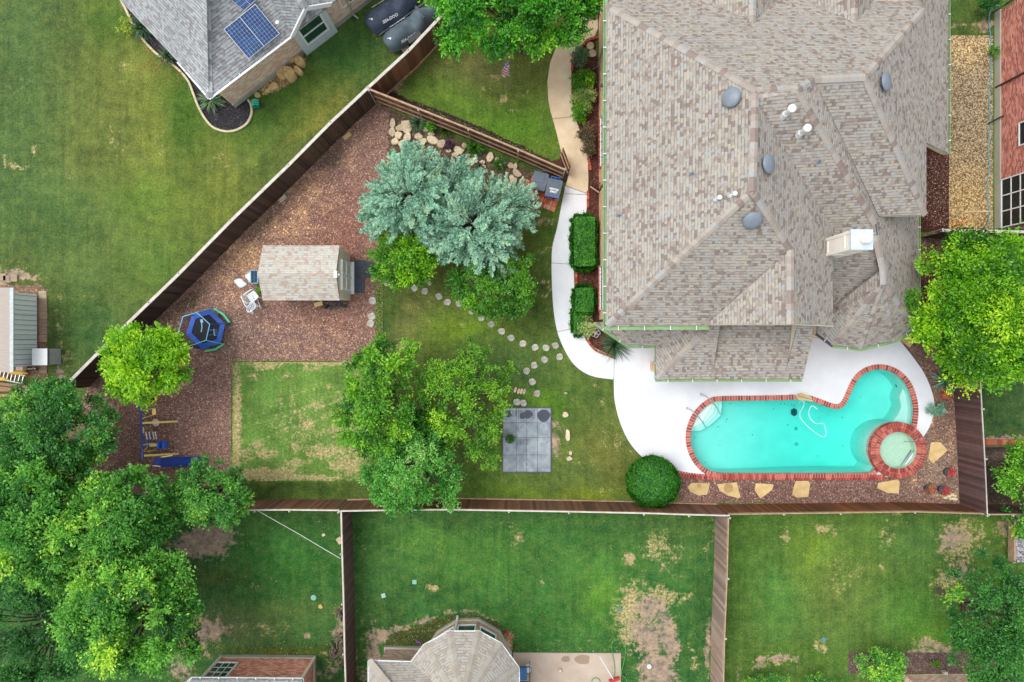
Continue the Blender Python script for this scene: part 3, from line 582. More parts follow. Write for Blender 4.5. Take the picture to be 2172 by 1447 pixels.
psheet('gravel_patch', [(2146, 1092), (2260, 1092), (2260, 1200), (2146, 1190)], .008, M_gravel, rag=.02, base=(150, 148, 152))
psheet('paver_ground', [(0, 604), (82, 604), (100, 615), (100, 800), (0, 800), (-60, 700)], .006, M_mulch, rag=.05, base=(138, 112, 92))

# ---------------------------------------------------------------- walks and deck
def slab(name, poly, z0, z1, mat, holes=None, kind='structure', sm=True, n=4):
    P = smooth_poly(poly, n=n) if sm else [Vector(p) for p in poly]
    m = MB(); m.prism([W(p.x, p.y, z1) for p in P], z0, z1, holes=holes)
    o = m.build(name, mat)
    if kind: o['kind'] = kind
    return o
tan_walk = [(1184, 88), (1167, 133), (1161, 173), (1163, 210), (1167, 233), (1181, 283), (1194, 337), (1207, 370), (1200, 394), (1247, 411), (1248, 383), (1247, 333), (1236, 293), (1221, 253), (1212, 200), (1212, 157), (1219, 110), (1240, 88), (1262, 76), (1268, 60), (1268, 0), (1262, -60), (1215, -60), (1215, 30), (1190, 70)]
slab('path', tan_walk, -.1, .045, M_walk, sm=False)
ww = smooth_poly([(1199, 395), (1192, 430), (1182, 482), (1172, 522), (1170, 562), (1171, 609), (1174, 655), (1181, 699), (1194, 735), (1214, 769), (1237, 789), (1264, 800), (1301, 805)], False)
wi = smooth_poly([(1306, 757), (1290, 751), (1262, 738), (1240, 715), (1225, 685), (1220, 650), (1218, 600), (1217, 560), (1217, 530), (1228, 482), (1243, 450), (1247, 412)], False)
wwl = [tuple(p) for p in ww]+[tuple(p) for p in wi]
slab('path', wwl, -.1, .05, M_deck, sm=False)
deck_out = smooth_poly([(1302, 806), (1304, 850), (1315, 895), (1335, 938), (1365, 972), (1400, 992), (1440, 1004)], False, 5)
deck_r = smooth_poly([(1955, 932), (1972, 905), (1982, 868), (1978, 835), (1962, 795), (1940, 762), (1905, 718)], False, 5)
deck = [tuple(p) for p in deck_out]+[(1520, 1012), (1900, 1012)]+[tuple(p) for p in deck_r]+[(1880, 690), (1700, 690), (1700, 640), (1380, 640), (1345, 720), (1318, 735), (1303, 757)]
hole = offset_poly(POOLw, .02)
slab('pool_deck', deck, -.12, .055, M_deck, holes=[hole, [(SPA.x+1.0*math.cos(2*math.pi*k/40), SPA.y+1.0*math.sin(2*math.pi*k/40)) for k in range(40)]], sm=False)
# control joints: real narrow strips lying on the slabs
def strip(name, pts, w, z, mat=M_joint, kind='structure'):
    m = MB()
    P = WP(pts, z)
    for a, b in zip(P[:-1], P[1:]): m.beam(a, b, w, .004)
    o = m.build(name, mat); o['kind'] = kind; return o
for pts in ([(1178, 99), (1233, 97)], [(1171, 252), (1221, 247)], [(1200, 395), (1247, 411)], [(1170, 558), (1217, 561)], [(1182, 704), (1224, 695)], [(1303, 757), (1302, 806)], [(1199, 411), (1247, 413)]):
    strip('path_joint', pts, .02, .056)
strip('walk_edge', [tuple(p) for p in ww], .03, .03); strip('walk_edge', [tuple(p) for p in deck_out], .03, .03)

# ---------------------------------------------------------------- pool
def poolwater(name, den, colr):
    m, nt, b = newmat(name); nt.nodes.remove(b); out = nt.nodes['Material Output']
    t = nd(nt, 'ShaderNodeBsdfTransparent'); g = nd(nt, 'ShaderNodeBsdfGlossy'); g.inputs['Roughness'].default_value = .05
    fr = nd(nt, 'ShaderNodeFresnel'); fr.inputs[0].default_value = 1.33; s = nd(nt, 'ShaderNodeMixShader')
    n = noise(nt, coords(nt, 'Object'), 3.5, 3); bp = nd(nt, 'ShaderNodeBump'); bp.inputs['Strength'].default_value = .35; bp.inputs['Distance'].default_value = .03
    nt.links.new(n, bp.inputs['Height']); nt.links.new(bp.outputs[0], g.inputs['Normal'])
    nt.links.new(fr.outputs[0], s.inputs[0]); nt.links.new(t.outputs[0], s.inputs[1]); nt.links.new(g.outputs[0], s.inputs[2]); nt.links.new(s.outputs[0], out.inputs['Surface'])
    va = nd(nt, 'ShaderNodeVolumeAbsorption'); va.inputs['Color'].default_value = (*colr, 1); va.inputs['Density'].default_value = den
    nt.links.new(va.outputs[0], out.inputs['Volume']); return m
M_water = poolwater('pool water', .62, (0.0, .972, .945)); M_water2 = poolwater('spa water', .45, (0.2, .95, .86))
M_plaster = simple('pool plaster', (212, 230, 224), (198, 220, 213), scale=1.2, rough=.8); M_tile = simple('waterline tile', (150, 190, 184), (120, 168, 164), rough=.4)
PT = thing('swimming_pool', 'free-form turquoise swimming pool with red brick coping set in the white deck', 'swimming pool', W(1680, 930, 0))
m = MB(); n = len(POOLw); px0 = min(p[0] for p in POOLw)-.3; px1 = max(p[0] for p in POOLw)+.3; py0 = min(p[1] for p in POOLw)-.3; py1 = max(p[1] for p in POOLw)+.3
for i in range(n):
    a, b = POOLw[i], POOLw[(i+1) % n]
    m.face([(a[0], a[1], .04), (b[0], b[1], .04), (b[0], b[1], -2.2), (a[0], a[1], -2.2)])
m.build('pool_wall', M_plaster, PT)
gx = np.linspace(px0, px1, 60); gy = np.linspace(py0, py1, 30); m = MB()
def fz(x, y):
    qx = x*F/H+CX; qy = CY-y*F/H
    d = -1.0-1.0/(1+math.exp(-(qx-1640)/50))+.75/(1+math.exp(-(qx-1850)/30))
    e = 0; return d
Z = [[fz(x, y) for x in gx] for y in gy]
vs = [(gx[i], gy[j], Z[j][i]) for j in range(30) for i in range(60)]
m.solid(vs, [(j*60+i, j*60+i+1, (j+1)*60+i+1, (j+1)*60+i) for j in range(29) for i in range(59)]); m.build('pool_floor', M_plaster, PT, smooth=True)
m = MB(); m.prism(offset_poly(POOLw, .03), -2.5, -.09); m.build('pool_water', M_water, PT)
m = MB()
for k, (d, z) in enumerate(((0, -.2), (1, -.34), (2, -.5), (3, -.68))):
    base = [(1465, 915), (1462, 905), (1472, 885), (1487, 865), (1510, 850), (1533, 846)]
    tip = {0: [(1500, 868), (1490, 888)], 1: [(1516, 856), (1513, 874), (1495, 895), (1474, 905)], 2: [(1524, 853), (1522, 878), (1500, 901), (1472, 912)], 3: [(1535, 855), (1533, 882), (1510, 903), (1490, 915), (1466, 917)]}[d]
    pl = base+tip if d else [(1467, 905), (1476, 882), (1490, 865), (1512, 851), (1500, 872), (1486, 896)]
    m.prism([W(p[0], p[1], -.4) for p in pl], -1.4, z)
m.build('pool_steps', simple('white step plaster', (240, 248, 240), (228, 238, 230), rough=.8), PT)
m = MB(); m.prism([W(p[0], p[1], -.4) for p in smooth_poly([(1921, 822), (1938, 850), (1940, 890), (1915, 915), (1893, 900), (1905, 880), (1912, 862), (1909, 842)], n=4)], -1.7, -.42); m.build('pool_bench', M_plaster, PT)
def brickring(m, path, w, pitch, z0, z1, side=1, rng=random.Random(3), closed=True):
    """soldier bricks laid along a path; path = outline at the water side"""
    n = len(path); segs = []
    for i in range(n if closed else n-1):
        a = Vector(path[i][:2]); b = Vector(path[(i+1) % n][:2]); segs.append((a, b, (b-a).length))
    tot = sum(s[2] for s in segs); N = int(tot/pitch); pos = 0; k = 0; acc = 0
    def at(t):
        acc = 0
        for a, b, l in segs:
            if acc+l >= t or (a, b, l) is segs[-1]: 
                f = min(1, max(0, (t-acc)/max(l, 1e-6))); return a.lerp(b, f)
            acc += l
        return segs[-1][1]
    off = offset_poly(path, w) if closed else None
    pts = [at(tot*i/N) for i in range(N+1)]
    nrm = []
    for i in range(N+1):
        a = pts[max(i-1, 0)] if not closed else pts[(i-1) % N]; b = pts[min(i+1, N)] if not closed else pts[(i+1) % N]
        t = (b-a).normalized(); nrm.append(Vector((t.y, -t.x))*side)
    for i in range(N):
        g = .13
        a0 = pts[i].lerp(pts[i+1], g); a1 = pts[i].lerp(pts[i+1], 1-g); n0, n1 = nrm[i], nrm[i+1]
        q = [a0, a1, a1+n1*w, a0+n0*w]; c = (q[0]+q[2])/2
        if z1 < .1 and (c-Vector((SPA.x, SPA.y))).length < 1.27: continue
        vs = [(p.x, p.y, z0) for p in q]+[(p.x, p.y, z1) for p in q]
        m.solid(vs, [(3, 2, 1, 0), (4, 5, 6, 7), (0, 1, 5, 4), (1, 2, 6, 5), (2, 3, 7, 6), (3, 0, 4, 7)], rng.random())
ar = sum(POOLw[i][0]*POOLw[(i+1) % n][1]-POOLw[(i+1) % n][0]*POOLw[i][1] for i in range(n)); sg = 1 if ar > 0 else -1
m = MB(); brickring(m, offset_poly(POOLw, -.015), .235, .125, .02, .085, side=sg); 
bot = [W(p[0], p[1], .08) for p in smooth_poly([(1432, 996), (1450, 1001), (1480, 1005), (1520, 1006), (1600, 1006), (1878, 1007)], False, 5)]
brickring(m, bot, .26, .125, .0, .096, side=1, closed=False)
m.build('coping', M_cope, PT)
o_ = offset_poly(POOLw, .21)
m = MB(); m.prism(o_, .0, .078, holes=[[tuple(p) for p in POOLw]]); m.build('coping_mortar', M_mortar, PT)
m = MB()
ta = offset_poly(POOLw, -.004)
for i in range(n):
    a, b = ta[i], ta[(i+1) % n]; m.face([(a[0], a[1], .03), (b[0], b[1], .03), (b[0], b[1], -.16), (a[0], a[1], -.16)])
m.build('waterline_tile', M_tile, PT)
for (a, b, c) in (((1486, 837), (1500, 851), (1528, 879)), ((1456, 866), (1473, 884), (1497, 907))):
    for k in (0,):
        m = MB(); pa = W(*a, .06); pb = W(*c, -.5)
        top = [pa, pa+Vector((0, 0, .75)), pa.lerp(pb, .25)+Vector((0, 0, .98)), pa.lerp(pb, .6)+Vector((0, 0, .7)), Vector((pb.x, pb.y, -.5))]
        m.tube([Vector(p) for p in smooth_poly([tuple(p) for p in top], False, 5)], .025, 8)
        m.lathe(pa, [(.06, 0), (.06, .02), (.03, .03)], 12); m.build('handrail', M_metal, PT)
for c in ((1690, 910), (1691, 943)):
    m = MB(); p = W(c[0], c[1], -1.7); m.lathe(Vector((p.x, p.y, fz(p.x, p.y)+.01)), [(.09, 0), (.09, .03), (.07, .03), (.06, .02), (.03, .02)], 20); m.build('main_drain', M_tile, PT)
m = MB(); p = W(1917, 818, -.4); m.lathe(Vector((p.x, p.y, -.9)), [(.12, 0), (.12, .04), (.07, .05)], 16); m.build('skimmer_jet', M_dgrey, PT)
# leaves that sank
m = MB(); rg = random.Random(8)
for c in [(1518, 903), (1537, 888), (1535, 893), (1490, 978), (1468, 925), (1742, 970), (1792, 887), (1746, 888), (1826, 842), (1594, 922), (1522, 942), (1675, 903), (1643, 868), (1544, 855), (1792, 947), (1660, 858), (1668, 858), (1676, 858), (1684, 860), (1690, 862)]:
    p = W(c[0], c[1], -1.5); z = fz(p.x, p.y)+.02; a = rg.random()*6
    m.box((p.x, p.y, z), (.06*rg.uniform(.4, 1), .03, .01), rz=a)
m.build('sunken_leaves', simple('wet leaf', (40, 70, 60)), PT)
# pool cleaner and its hose, a thing of its own
PC = thing('pool_cleaner', 'dark pool cleaner with a looping white hose near the top edge of the pool', 'pool cleaner', W(1694, 878, -1.2))
m = MB(); q = W(1694, 877, -1.2); z = fz(q.x, q.y)
m.lathe(Vector((q.x, q.y, z)), [(.1, .02), (.13, .08), (.09, .2), (.03, .26), (.0, .26)], 14, sx=1, sy=1.5)
for s in (-1, 1): m.box((q.x+s*.11, q.y, z+.06), (.05, .24, .08))
m.build('cleaner_body', simple('cleaner', (24, 60, 84)), PC)
m = MB(); hp = smooth_poly([(1695, 878, -1.1), (1694, 860, -.6), (1698, 850, -.16), (1706, 854, -.14), (1702, 866, -.3), (1696, 880, -.16), (1706, 897, -.13), (1726, 915, -.13), (1746, 927, -.13), (1752, 919, -.16), (1748, 900, -.2), (1745, 898, -.13), (1730, 898, -.12), (1718, 886, -.12), (1716, 872, -.12), (1723, 861, -.12), (1734, 869, -.12)], False, 6)
m.tube([W(p[0], p[1], p[2]) for p in hp], .02, 8); m.build('hose', simple('white hose', (226, 246, 246)), PC)
# spa
ST = thing('spa', 'round raised spa with a double ring of red bricks at the corner of the pool', 'spa', SPA)
def circ(c, r, n=48): return [(c.x+r*math.cos(2*math.pi*k/n), c.y+r*math.sin(2*math.pi*k/n)) for k in range(n)]
m = MB(); m.prism(circ(SPA, 1.27), -.12, .30, holes=[circ(SPA, .87)]); m.build('spa_wall', M_mortar, ST)
m = MB(); m.prism(circ(SPA, 1.265), -2.3, -.12, holes=[circ(SPA, .87)]); m.build('spa_shell', M_plaster, ST)
m = MB(); brickring(m, circ(SPA, .855), .21, .105, .30, .345, side=1); brickring(m, circ(SPA, 1.085), .22, .11, .30, .345, side=1); brickring(m, circ(SPA, 1.262), .05, .11, .12, .30, side=1); m.build('spa_coping', M_cope, ST)
m = MB()
for i in range(48):
    a, b = circ(SPA, .866)[i], circ(SPA, .866)[(i+1) % 48]; m.face([(a[0], a[1], .31), (b[0], b[1], .31), (b[0], b[1], -.9), (a[0], a[1], -.9)])
m.lathe(SPA, [(.87, -.18), (.5, -.2), (.46, -.66), (.0, -.68)], 40); m.build('spa_basin', simple('spa plaster', (206, 214, 196), (190, 202, 184)), ST)
m = MB(); m.prism(circ(SPA, .87), -.9, .22); m.build('spa_water', M_water2, ST)
m = MB(); m.lathe(SPA+Vector((.1, -.05, -.66)), [(.1, .0), (.1, .03), (.0, .03)], 14)
m.build('spa_drain', M_tile, ST); m = MB()
m.tube([Vector(p) for p in smooth_poly([tuple(SPA+Vector(q)) for q in ((.72, .72, .34), (.66, .66, .75), (.5, .5, .8), (.42, .42, .5), (.4, .38, .1))], False, 4)], .022, 6)
m.build('spa_handrail', M_metal, ST)
# ---------------------------------------------------------------- house parts
def ridge(parent, mat, lines, w=.26, seg=.22, lift=.03, seed=1):
    rg = random.Random(seed)
    for a, b in lines:
        m = MB(); A = W(*a); B = W(*b); d = B-A; L = d.length; N = max(1, int(L/seg)); dn = d.normalized()
        sd_ = Vector((-dn.y, dn.x, 0)).normalized()
        for k in range(N):
            p = A+d*(k/N)+Vector((0, 0, lift+.012)); q = A+d*((k+1.06)/N)+Vector((0, 0, lift)); v = rg.random()
            dr = Vector((0, 0, -.075)); lo = Vector((0, 0, -.03))
            vs = [p, p+sd_*w/2+dr, p-sd_*w/2+dr, q, q+sd_*w/2+dr, q-sd_*w/2+dr]
            m.solid(vs, [(0, 3, 4, 1), (0, 2, 5, 3), (0, 1, 2), (3, 5, 4)], v)
        m.build('ridge_cap', mat, parent)
def gutter(parent, pts, mat, strapmat, w=.13, h=.11, pitch=1.0, name='gutter'):
    """open channel: floor, two sides, with strap hangers as its sub-part"""
    P = WP(pts); m = MB(); SS_ = []
    for a, b in zip(P[:-1], P[1:]):
        d = (b-a).normalized(); sd_ = Vector((-d.y, d.x, 0)).normalized()
        m.beam(a-Vector((0, 0, h)), b-Vector((0, 0, h)), w, .012)
        for q in (-1, 1): m.beam(a+sd_*q*w/2-Vector((0, 0, h/2-.006)), b+sd_*q*w/2-Vector((0, 0, h/2-.006)), .014, h)
        N = max(1, round((b-a).length/pitch))
        for k in range(N):
            c = a+(b-a)*((k+.5)/N); s = MB(); s.beam(c-sd_*w*.62+Vector((0, 0, .012)), c+sd_*w*.62+Vector((0, 0, .012)), .035, .008); SS_.append(s)
    o = m.build(name, mat, parent); LOC[o.name] = LOC[parent.name]
    for s in SS_: s.build('gutter_strap', strapmat, o)
    return o
def window(parent, P0, ux, uz, w, h, nx=1, nz=1, frame=M_white, glass=M_glass, fw=.05, bar=.025):
    """P0 lower corner on the wall face, ux horizontal unit vector, uz up; outward normal = ux x uz"""
    ux = Vector(ux).normalized(); uz = Vector(uz).normalized(); nn = ux.cross(uz).normalized(); P0 = Vector(P0)
    f = MB()
    def bar_(a0, a1, b0, b1, d0, d1):
        vs = [P0+ux*x+uz*z+nn*d for d in (d0, d1) for x, z in ((a0, b0), (a1, b0), (a1, b1), (a0, b1))]
        f.solid(vs, [(3, 2, 1, 0), (4, 5, 6, 7), (0, 1, 5, 4), (1, 2, 6, 5), (2, 3, 7, 6), (3, 0, 4, 7)])
    bar_(-fw, w+fw, -fw, 0, -.02, .05); bar_(-fw, w+fw, h, h+fw, -.02, .05); bar_(-fw, 0, 0, h, -.02, .05); bar_(w, w+fw, 0, h, -.02, .05)
    for k in range(1, nx): bar_(w*k/nx-bar/2, w*k/nx+bar/2, 0, h, .0, .035)
    for k in range(1, nz): bar_(0, w, h*k/nz-bar/2, h*k/nz+bar/2, .0, .032)
    g = MB(); g.face([P0+nn*.012, P0+ux*w+nn*.012, P0+ux*w+uz*h+nn*.012, P0+uz*h+nn*.012])
    o = f.build('window', frame, parent); LOC[o.name] = LOC[parent.name]; g.build('pane', glass, o); return o
def walls(parent, pts, z0, z1, mat, name='wall'):
    m = MB(); m.prism(pts, z0, z1); return m.build(name, mat, parent)

# ---- the main house
HM = thing('brick_house', 'large house with blended grey-brown shingle roof and green gutters beside the pool', 'house', (10, 6, 0))
walls(HM, [(4.07, 16), (4.07, 1.0), (12.0, 1.0), (12.0, 4.9), (15.7, 4.9), (15.7, 6), (17.3, 9), (17.3, 16)], 0, 4.1, M_brick)
walls(HM, [(4.07, 16), (4.07, 1.0), (12.0, 1.0), (12.0, 5.1), (15.5, 5.1), (15.5, 16)], 4.1, 5.3, M_brick, 'upper_wall')
walls(HM, [(12.7, .8), (13.5, .25), (14.4, .1), (15.6, .25), (16.8, .85), (16.8, 4.8), (12.7, 4.8)], 0, 2.95, M_brick, 'wing_wall')
r = MB()
N0 = -70
r.roofpoly(WP([(1286, 692, 5.6), (1286, 10, 5.6), (1605, 192, 9.35), (1603, 213, 9.35), (1597, 405, 9.35)]))                     # west
r.roofpoly(WP([(1286, 10, 5.6), (1284, -60, 3.75), (1962, -60, 3.75), (1960, 20, 5.75), (1835, 163, 8.95), (1727, 168, 8.95), (1692, 190, 9.35), (1605, 192, 9.35)]))   # north
r.roofpoly(WP([(1597, 60, 6.45), (1597, -60, 6.45), (1386, -60, 3.72), (1500, 0, 5.28)]), th=.04)
r.roofpoly(WP([(1597, 60, 6.45), (1597, -60, 6.45), (1712, -60, 3.72), (1650, 0, 5.28)]), th=.04)
r.roofpoly(WP([(1813, 55, 6.45), (1813, -60, 6.45), (1584, -60, 3.72), (1712, 0, 5.28)]), th=.04)
r.roofpoly(WP([(1813, 55, 6.45), (1813, -60, 6.45), (1906, -60, 3.72), (1855, 0, 5.28)]), th=.04)
r.roofpoly(WP([(1605, 192, 9.35), (1692, 190, 9.35), (1856, 474, 6.0), (1870, 575, 4.9), (1768, 655, 3.5), (1768, 488, 5.85), (1603, 213, 9.35)]))   # south 1
r.roofpoly(WP([(1603, 213, 9.35), (1768, 488, 5.85), (1767, 690, 5.8), (1677, 688, 7.83), (1677, 530, 7.85), (1597, 405, 9.35)]))    # east plane of west wing
r.roofpoly(WP([(1597, 405, 9.35), (1677, 530, 7.85), (1500, 690, 5.66), (1286, 692, 5.6)]))                                     # south hip
r.roofpoly(WP([(1677, 530, 7.85), (1677, 688, 7.83), (1498, 689, 5.72)]))
r.roofpoly(WP([(1692, 190, 9.35), (1727, 168, 8.95), (1864, 462, 5.55), (1857, 476, 6.0)]))
r.roofpoly(WP([(1727, 168, 8.95), (1835, 163, 8.95), (1965, 456, 5.55), (1864, 458, 5.6)]))
r.roofpoly(WP([(1835, 163, 8.95), (1960, 20, 5.75), (1960, -60, 5.6), (1965, -60, 5.6), (1965, 456, 5.55)]))
r.roofpoly(WP([(1964, -60, 5.6), (2012, -60, 4.15), (2012, 325, 4.15), (1964, 302, 5.52)]))
r.roofpoly(WP([(1966, 133, 5.2), (1998, 142, 4.42), (2000, 222, 4.42), (1966, 200, 5.2)]), th=.03)
# east wing and its turret
r.roofpoly(WP([(1856, 458, 5.7), (1948, 458, 3.0), (1948, 695, 3.0), (1875, 603, 5.5), (1873, 570, 5.5)]))
ap = (1875, 603, 5.5)
ev = [(1735, 686, 3.25), (1733, 707, 3.0), (1768, 732, 3.0), (1827, 740, 3.0), (1898, 722, 3.0), (1948, 695, 3.0)]
r.roofpoly(WP([ap, (1768, 652, 3.62), (1735, 686, 3.25), (1733, 707, 3.0), (1768, 732, 3.0)]))
for a, b in zip(ev[2:-1], ev[3:]): r.roofpoly(WP([ap, a, b]))
r.roofpoly(WP([(1873, 570, 5.52), (1875, 603, 5.52), (1768, 654, 3.64), (1770, 648, 3.6)]))
# porch
r.roofpoly(WP([(1391, 805, 3.0), (1703, 805, 3.0), (1706, 790, 3.15), (1512, 788, 3.17), (1527, 690, 4.2), (1508, 690, 4.2)]))
r.roofpoly(WP([(1706, 790, 3.15), (1730, 690, 4.2), (1692, 690, 4.2), (1669, 782, 3.22), (1669, 789, 3.16)]))
r.roofpoly(WP([(1512, 788, 3.16), (1671, 788, 3.16), (1682, 690, 3.5), (1520, 690, 3.5)]), th=.04)
r.roofpoly(WP([(1391, 805, 3.0), (1508, 690, 4.2), (1450, 680, 4.2), (1391, 738, 3.0)]))
r.roofpoly(WP([(1391, 738, 3.0), (1450, 680, 4.2), (1342, 680, 4.05), (1333, 733, 3.0), (1391, 734, 3.0)]))
r.roofpoly(WP([(1333, 733, 3.0), (1342, 680, 4.05), (1262, 684, 3.0)]))
roof = r.build('roof', M_roof, HM)
ridge(HM, M_cap, [((1288, 12, 5.6), (1605, 192, 9.35)), ((1605, 192, 9.35), (1692, 189, 9.35)), ((1692, 190, 9.35), (1727, 168, 8.95)), ((1727, 168, 8.95), (1835, 163, 8.95)), ((1960, 20, 5.75), (1835, 163, 8.95)), ((1835, 163, 8.95), (1964, 455, 5.55)), ((1692, 190, 9.35), (1857, 475, 6.0)), ((1603, 198, 9.38), (1597, 405, 9.38)), ((1597, 405, 9.35), (1288, 690, 5.6)), ((1597, 405, 9.35), (1677, 530, 7.85)), ((1677, 530, 7.87), (1677, 687, 7.85)), ((1597, 60, 6.47), (1597, -60, 6.47)), ((1813, 55, 6.42), (1813, -60, 6.42)), ((1857, 500, 5.7), (1873, 570, 5.52)), ((1873, 570, 5.52), (1875, 603, 5.52)), (ap, (1768, 732, 3.0)), (ap, (1827, 740, 3.0)), (ap, (1898, 722, 3.0)), (ap, (1946, 693, 3.0)), ((1508, 690, 4.2), (1393, 804, 3.0))])
g2 = MB()
for pts in ([(1288, 10, 5.5), (1288, 692, 5.5)], [(1288, 690, 5.5), (1500, 690, 5.5)], [(1498, 689, 5.62), (1677, 688, 7.72), (1765, 692, 5.7)], [(1765, 690, 5.7), (1765, 500, 5.7)], [(1870, 458, 5.5), (1963, 456, 5.45), (1963, 300, 5.45)], [(1964, 303, 5.4), (2010, 326, 4.05)]):
    P = WP(pts); g2 = MB()
    for a, b in zip(P[:-1], P[1:]): g2.beam(a-Vector((0, 0, .09)), b-Vector((0, 0, .09)), .03, .2)
    g2.build('fascia', M_cream, HM)
for nm, P in (('gable_wall', [(1498, 686, 5.6), (1677, 684, 7.7), (1765, 688, 5.7), (1745, 690, 4.0), (1520, 690, 4.0)]), ('dormer_cheek', [(1692, 688, 4.19), (1669, 784, 3.2), (1671, 784, 3.17), (1680, 688, 3.6)]), ('dormer_cheek', [(1964, 116, 5.53), (1997, 143, 4.5), (1995, 140, 4.4), (1966, 133, 5.15)]), ('rake_board', [(1964, 304, 5.4), (2010, 327, 4.05), (1996, 328, 3.6), (1966, 312, 4.9)])):
    gw = MB(); gw.face(WP(P)); gw.build(nm, M_cream, HM)
gutter(HM, [(1284.5, -40, 5.58), (1284.5, 692, 5.58)], M_green, M_gwhite, w=.16)
gutter(HM, [(1284, 694, 5.58), (1505, 694, 5.58)], M_green, M_gwhite, w=.18)
gutter(HM, [(1262, 686, 2.98), (1333, 735, 2.98), (1393, 735, 2.98), (1393, 805, 2.98)], M_green, M_gwhite, w=.14)
gutter(HM, [(1391, 806, 2.98), (1703, 806, 2.98)], M_green, M_gwhite, w=.15)
gutter(HM, [(1768, 734, 2.98), (1827, 742, 2.98), (1898, 724, 2.98), (1949, 697, 2.98), (1949, 458, 2.98)], M_green, M_gwhite, w=.13)
gutter(HM, [(1733, 708, 2.98), (1768, 734, 2.98)], M_dgrey, M_gwhite, w=.13)
gutter(HM, [(2012, 325, 4.12), (2012, -50, 4.12)], M_green, M_gwhite, w=.13)
X4 = 4.07-.004
for (ya, yb, z0, z1) in ((243, 345, .95, 2.3), (563, 655, .75, 2.2)):
    Ya = W(0, ya, 1.5).y; Yb = W(0, yb, 1.5).y
    window(HM, (X4, Ya, z0), (0, -1, 0), (0, 0, 1), Ya-Yb, z1-z0, nx=6, nz=2, frame=M_white, bar=.02, fw=.035)
m = MB(); 
for (ya, yb, z0) in ((240, 348, .85), (560, 658, .65)):
    m = MB()
    Ya = W(0, ya, 1.5).y; Yb = W(0, yb, 1.5).y
    k = 0; y = Yb
    while y < Ya: m.box((4.03, y, z0-.05), (.13, .07, .1), var=(k*.37) % 1); y += .085; k += 1
    m.build('window_sill', M_redbrick, HM)
m = MB(); m.tube([W(1284, 75, 5.4), W(1281, 95, 4.6), Vector((4.0, W(0, 146, 0).y+.2, 3.6)), Vector((3.98, W(0, 146, 0).y, .2)), Vector((3.8, W(0, 147, 0).y, .06))], .045, 8); m.build('downspout', simple('grey downspout', (140, 130, 122)), HM)
m = MB(); q = W(1276, 190, 1.5); m.box((3.98, q.y, 2.0), (.16, .12, .2)); m.build('wall_lamp', M_dgrey, HM)
m = MB()
for (px, py) in ((1388, 777),): 
    q = W(px, py, 0); m.box((q.x, q.y, 1.45), (.42, .42, 2.9))
m.build('porch_pier', M_brick, HM)
# chimney
CH = MB(); x0 = W(1806, 0, 8.2).x; x1 = W(1852, 0, 8.2).x; y1_ = W(0, 487, 8.2).y; y0_ = W(0, 529, 8.2).y
cx, cy = (x0+x1)/2, (y0_+y1_)/2; cw, cd = x1-x0-.12, y1_-y0_-.12
CH.box((cx, cy, 6.3), (cw, cd, 3.6)); 
for z in (6.3, 7.6): CH.box((cx, cy, z), (cw+.05, cd+.05, .06))
for sx in (-1, 1):
    for sy in (-1, 1): CH.box((cx+sx*cw/2, cy+sy*cd/2, 6.3), (.1, .1, 3.58))
ch = CH.build('chimney', M_chim, HM); LOC[ch.name] = LOC[HM.name]
m = MB(); m.box((cx, cy, 8.14), (cw+.14, cd+.14, .1)); m.box((cx, cy, 8.2), (cw+.02, cd+.02, .03)); m.build('chimney_cap', M_bluewhite, ch)
m = MB(); q = Vector((cx+.0, cy+.0, 8.2)); m.lathe(q, [(.17, 0), (.17, .25), (.12, .26)], 24); m.build('flue', M_chim, ch)
m = MB(); m.lathe(q+Vector((.0, .0, .36)), [(.15, 0), (.17, .03), (.1, .09), (0, .11)], 24); m.build('flue_cap', M_white, ch)
def roofz(px, py):
    """height of the main roof along the ray of a pixel"""
    o = Vector((0, 0, H)); d = (W(px, py, 0)-o).normalized()
    best = None
    for vs in ROOFT:
        hit = ray_tri(o, d, vs)
        if hit is not None and (best is None or hit < best): best = hit
    return (o+d*best) if best else W(px, py, 6)
from mathutils.geometry import intersect_ray_tri
def ray_tri(o, d, vs):
    h = intersect_ray_tri(vs[0], vs[1], vs[2], d, o, True); return (h-o).length if h is not None else None
ROOFT = [tuple(r.v[i] for i in f) for f in r.f if len(f) == 3]
def nrm_at(p):
    o = p+Vector((0, 0, 2)); best = None
    for vs in ROOFT:
        h = intersect_ray_tri(vs[0], vs[1], vs[2], Vector((0, 0, -1)), o, True)
        if h is not None and (best is None or h.z > best[0]): 
            n_ = (vs[1]-vs[0]).cross(vs[2]-vs[0]).normalized(); best = (h.z, n_ if n_.z > 0 else -n_)
    return best[1] if best else Vector((0, 0, 1))
VL = {(1554, 209): 'round grey roof vent on the west slope, leftmost of the four', (1623, 349): 'round grey roof vent below the two white pipes on the valley slope', (1594, 464): 'round grey roof vent on the south hip nearest the pool', (1871, 176): 'round grey roof vent on the east slope near the top right ridge'}
for (px, py), lb in VL.items():
    p = roofz(px, py); nn = nrm_at(p); t = thing('roof_vent', lb, 'roof vent', p, 'round vents on the big roof')
    rot = Vector((0, 0, 1)).rotation_difference(nn).to_matrix()
    def L(c, prof, n=28):
        mm = MB(); mm.lathe((0, 0, 0), prof, n); mm.v = [p+rot @ (v+Vector(c)) for v in mm.v]; return mm
    L((0, 0, 0), [(.22, .0), (.22, .10), (.2, .11)]).build('vent_base', M_dgrey, t)
    L((0, 0, .1), [(.27, .0), (.335, .02), (.335, .05), (.28, .10), (.14, .14), (0, .15)]).build('vent_dome', M_vent, t, smooth=True)
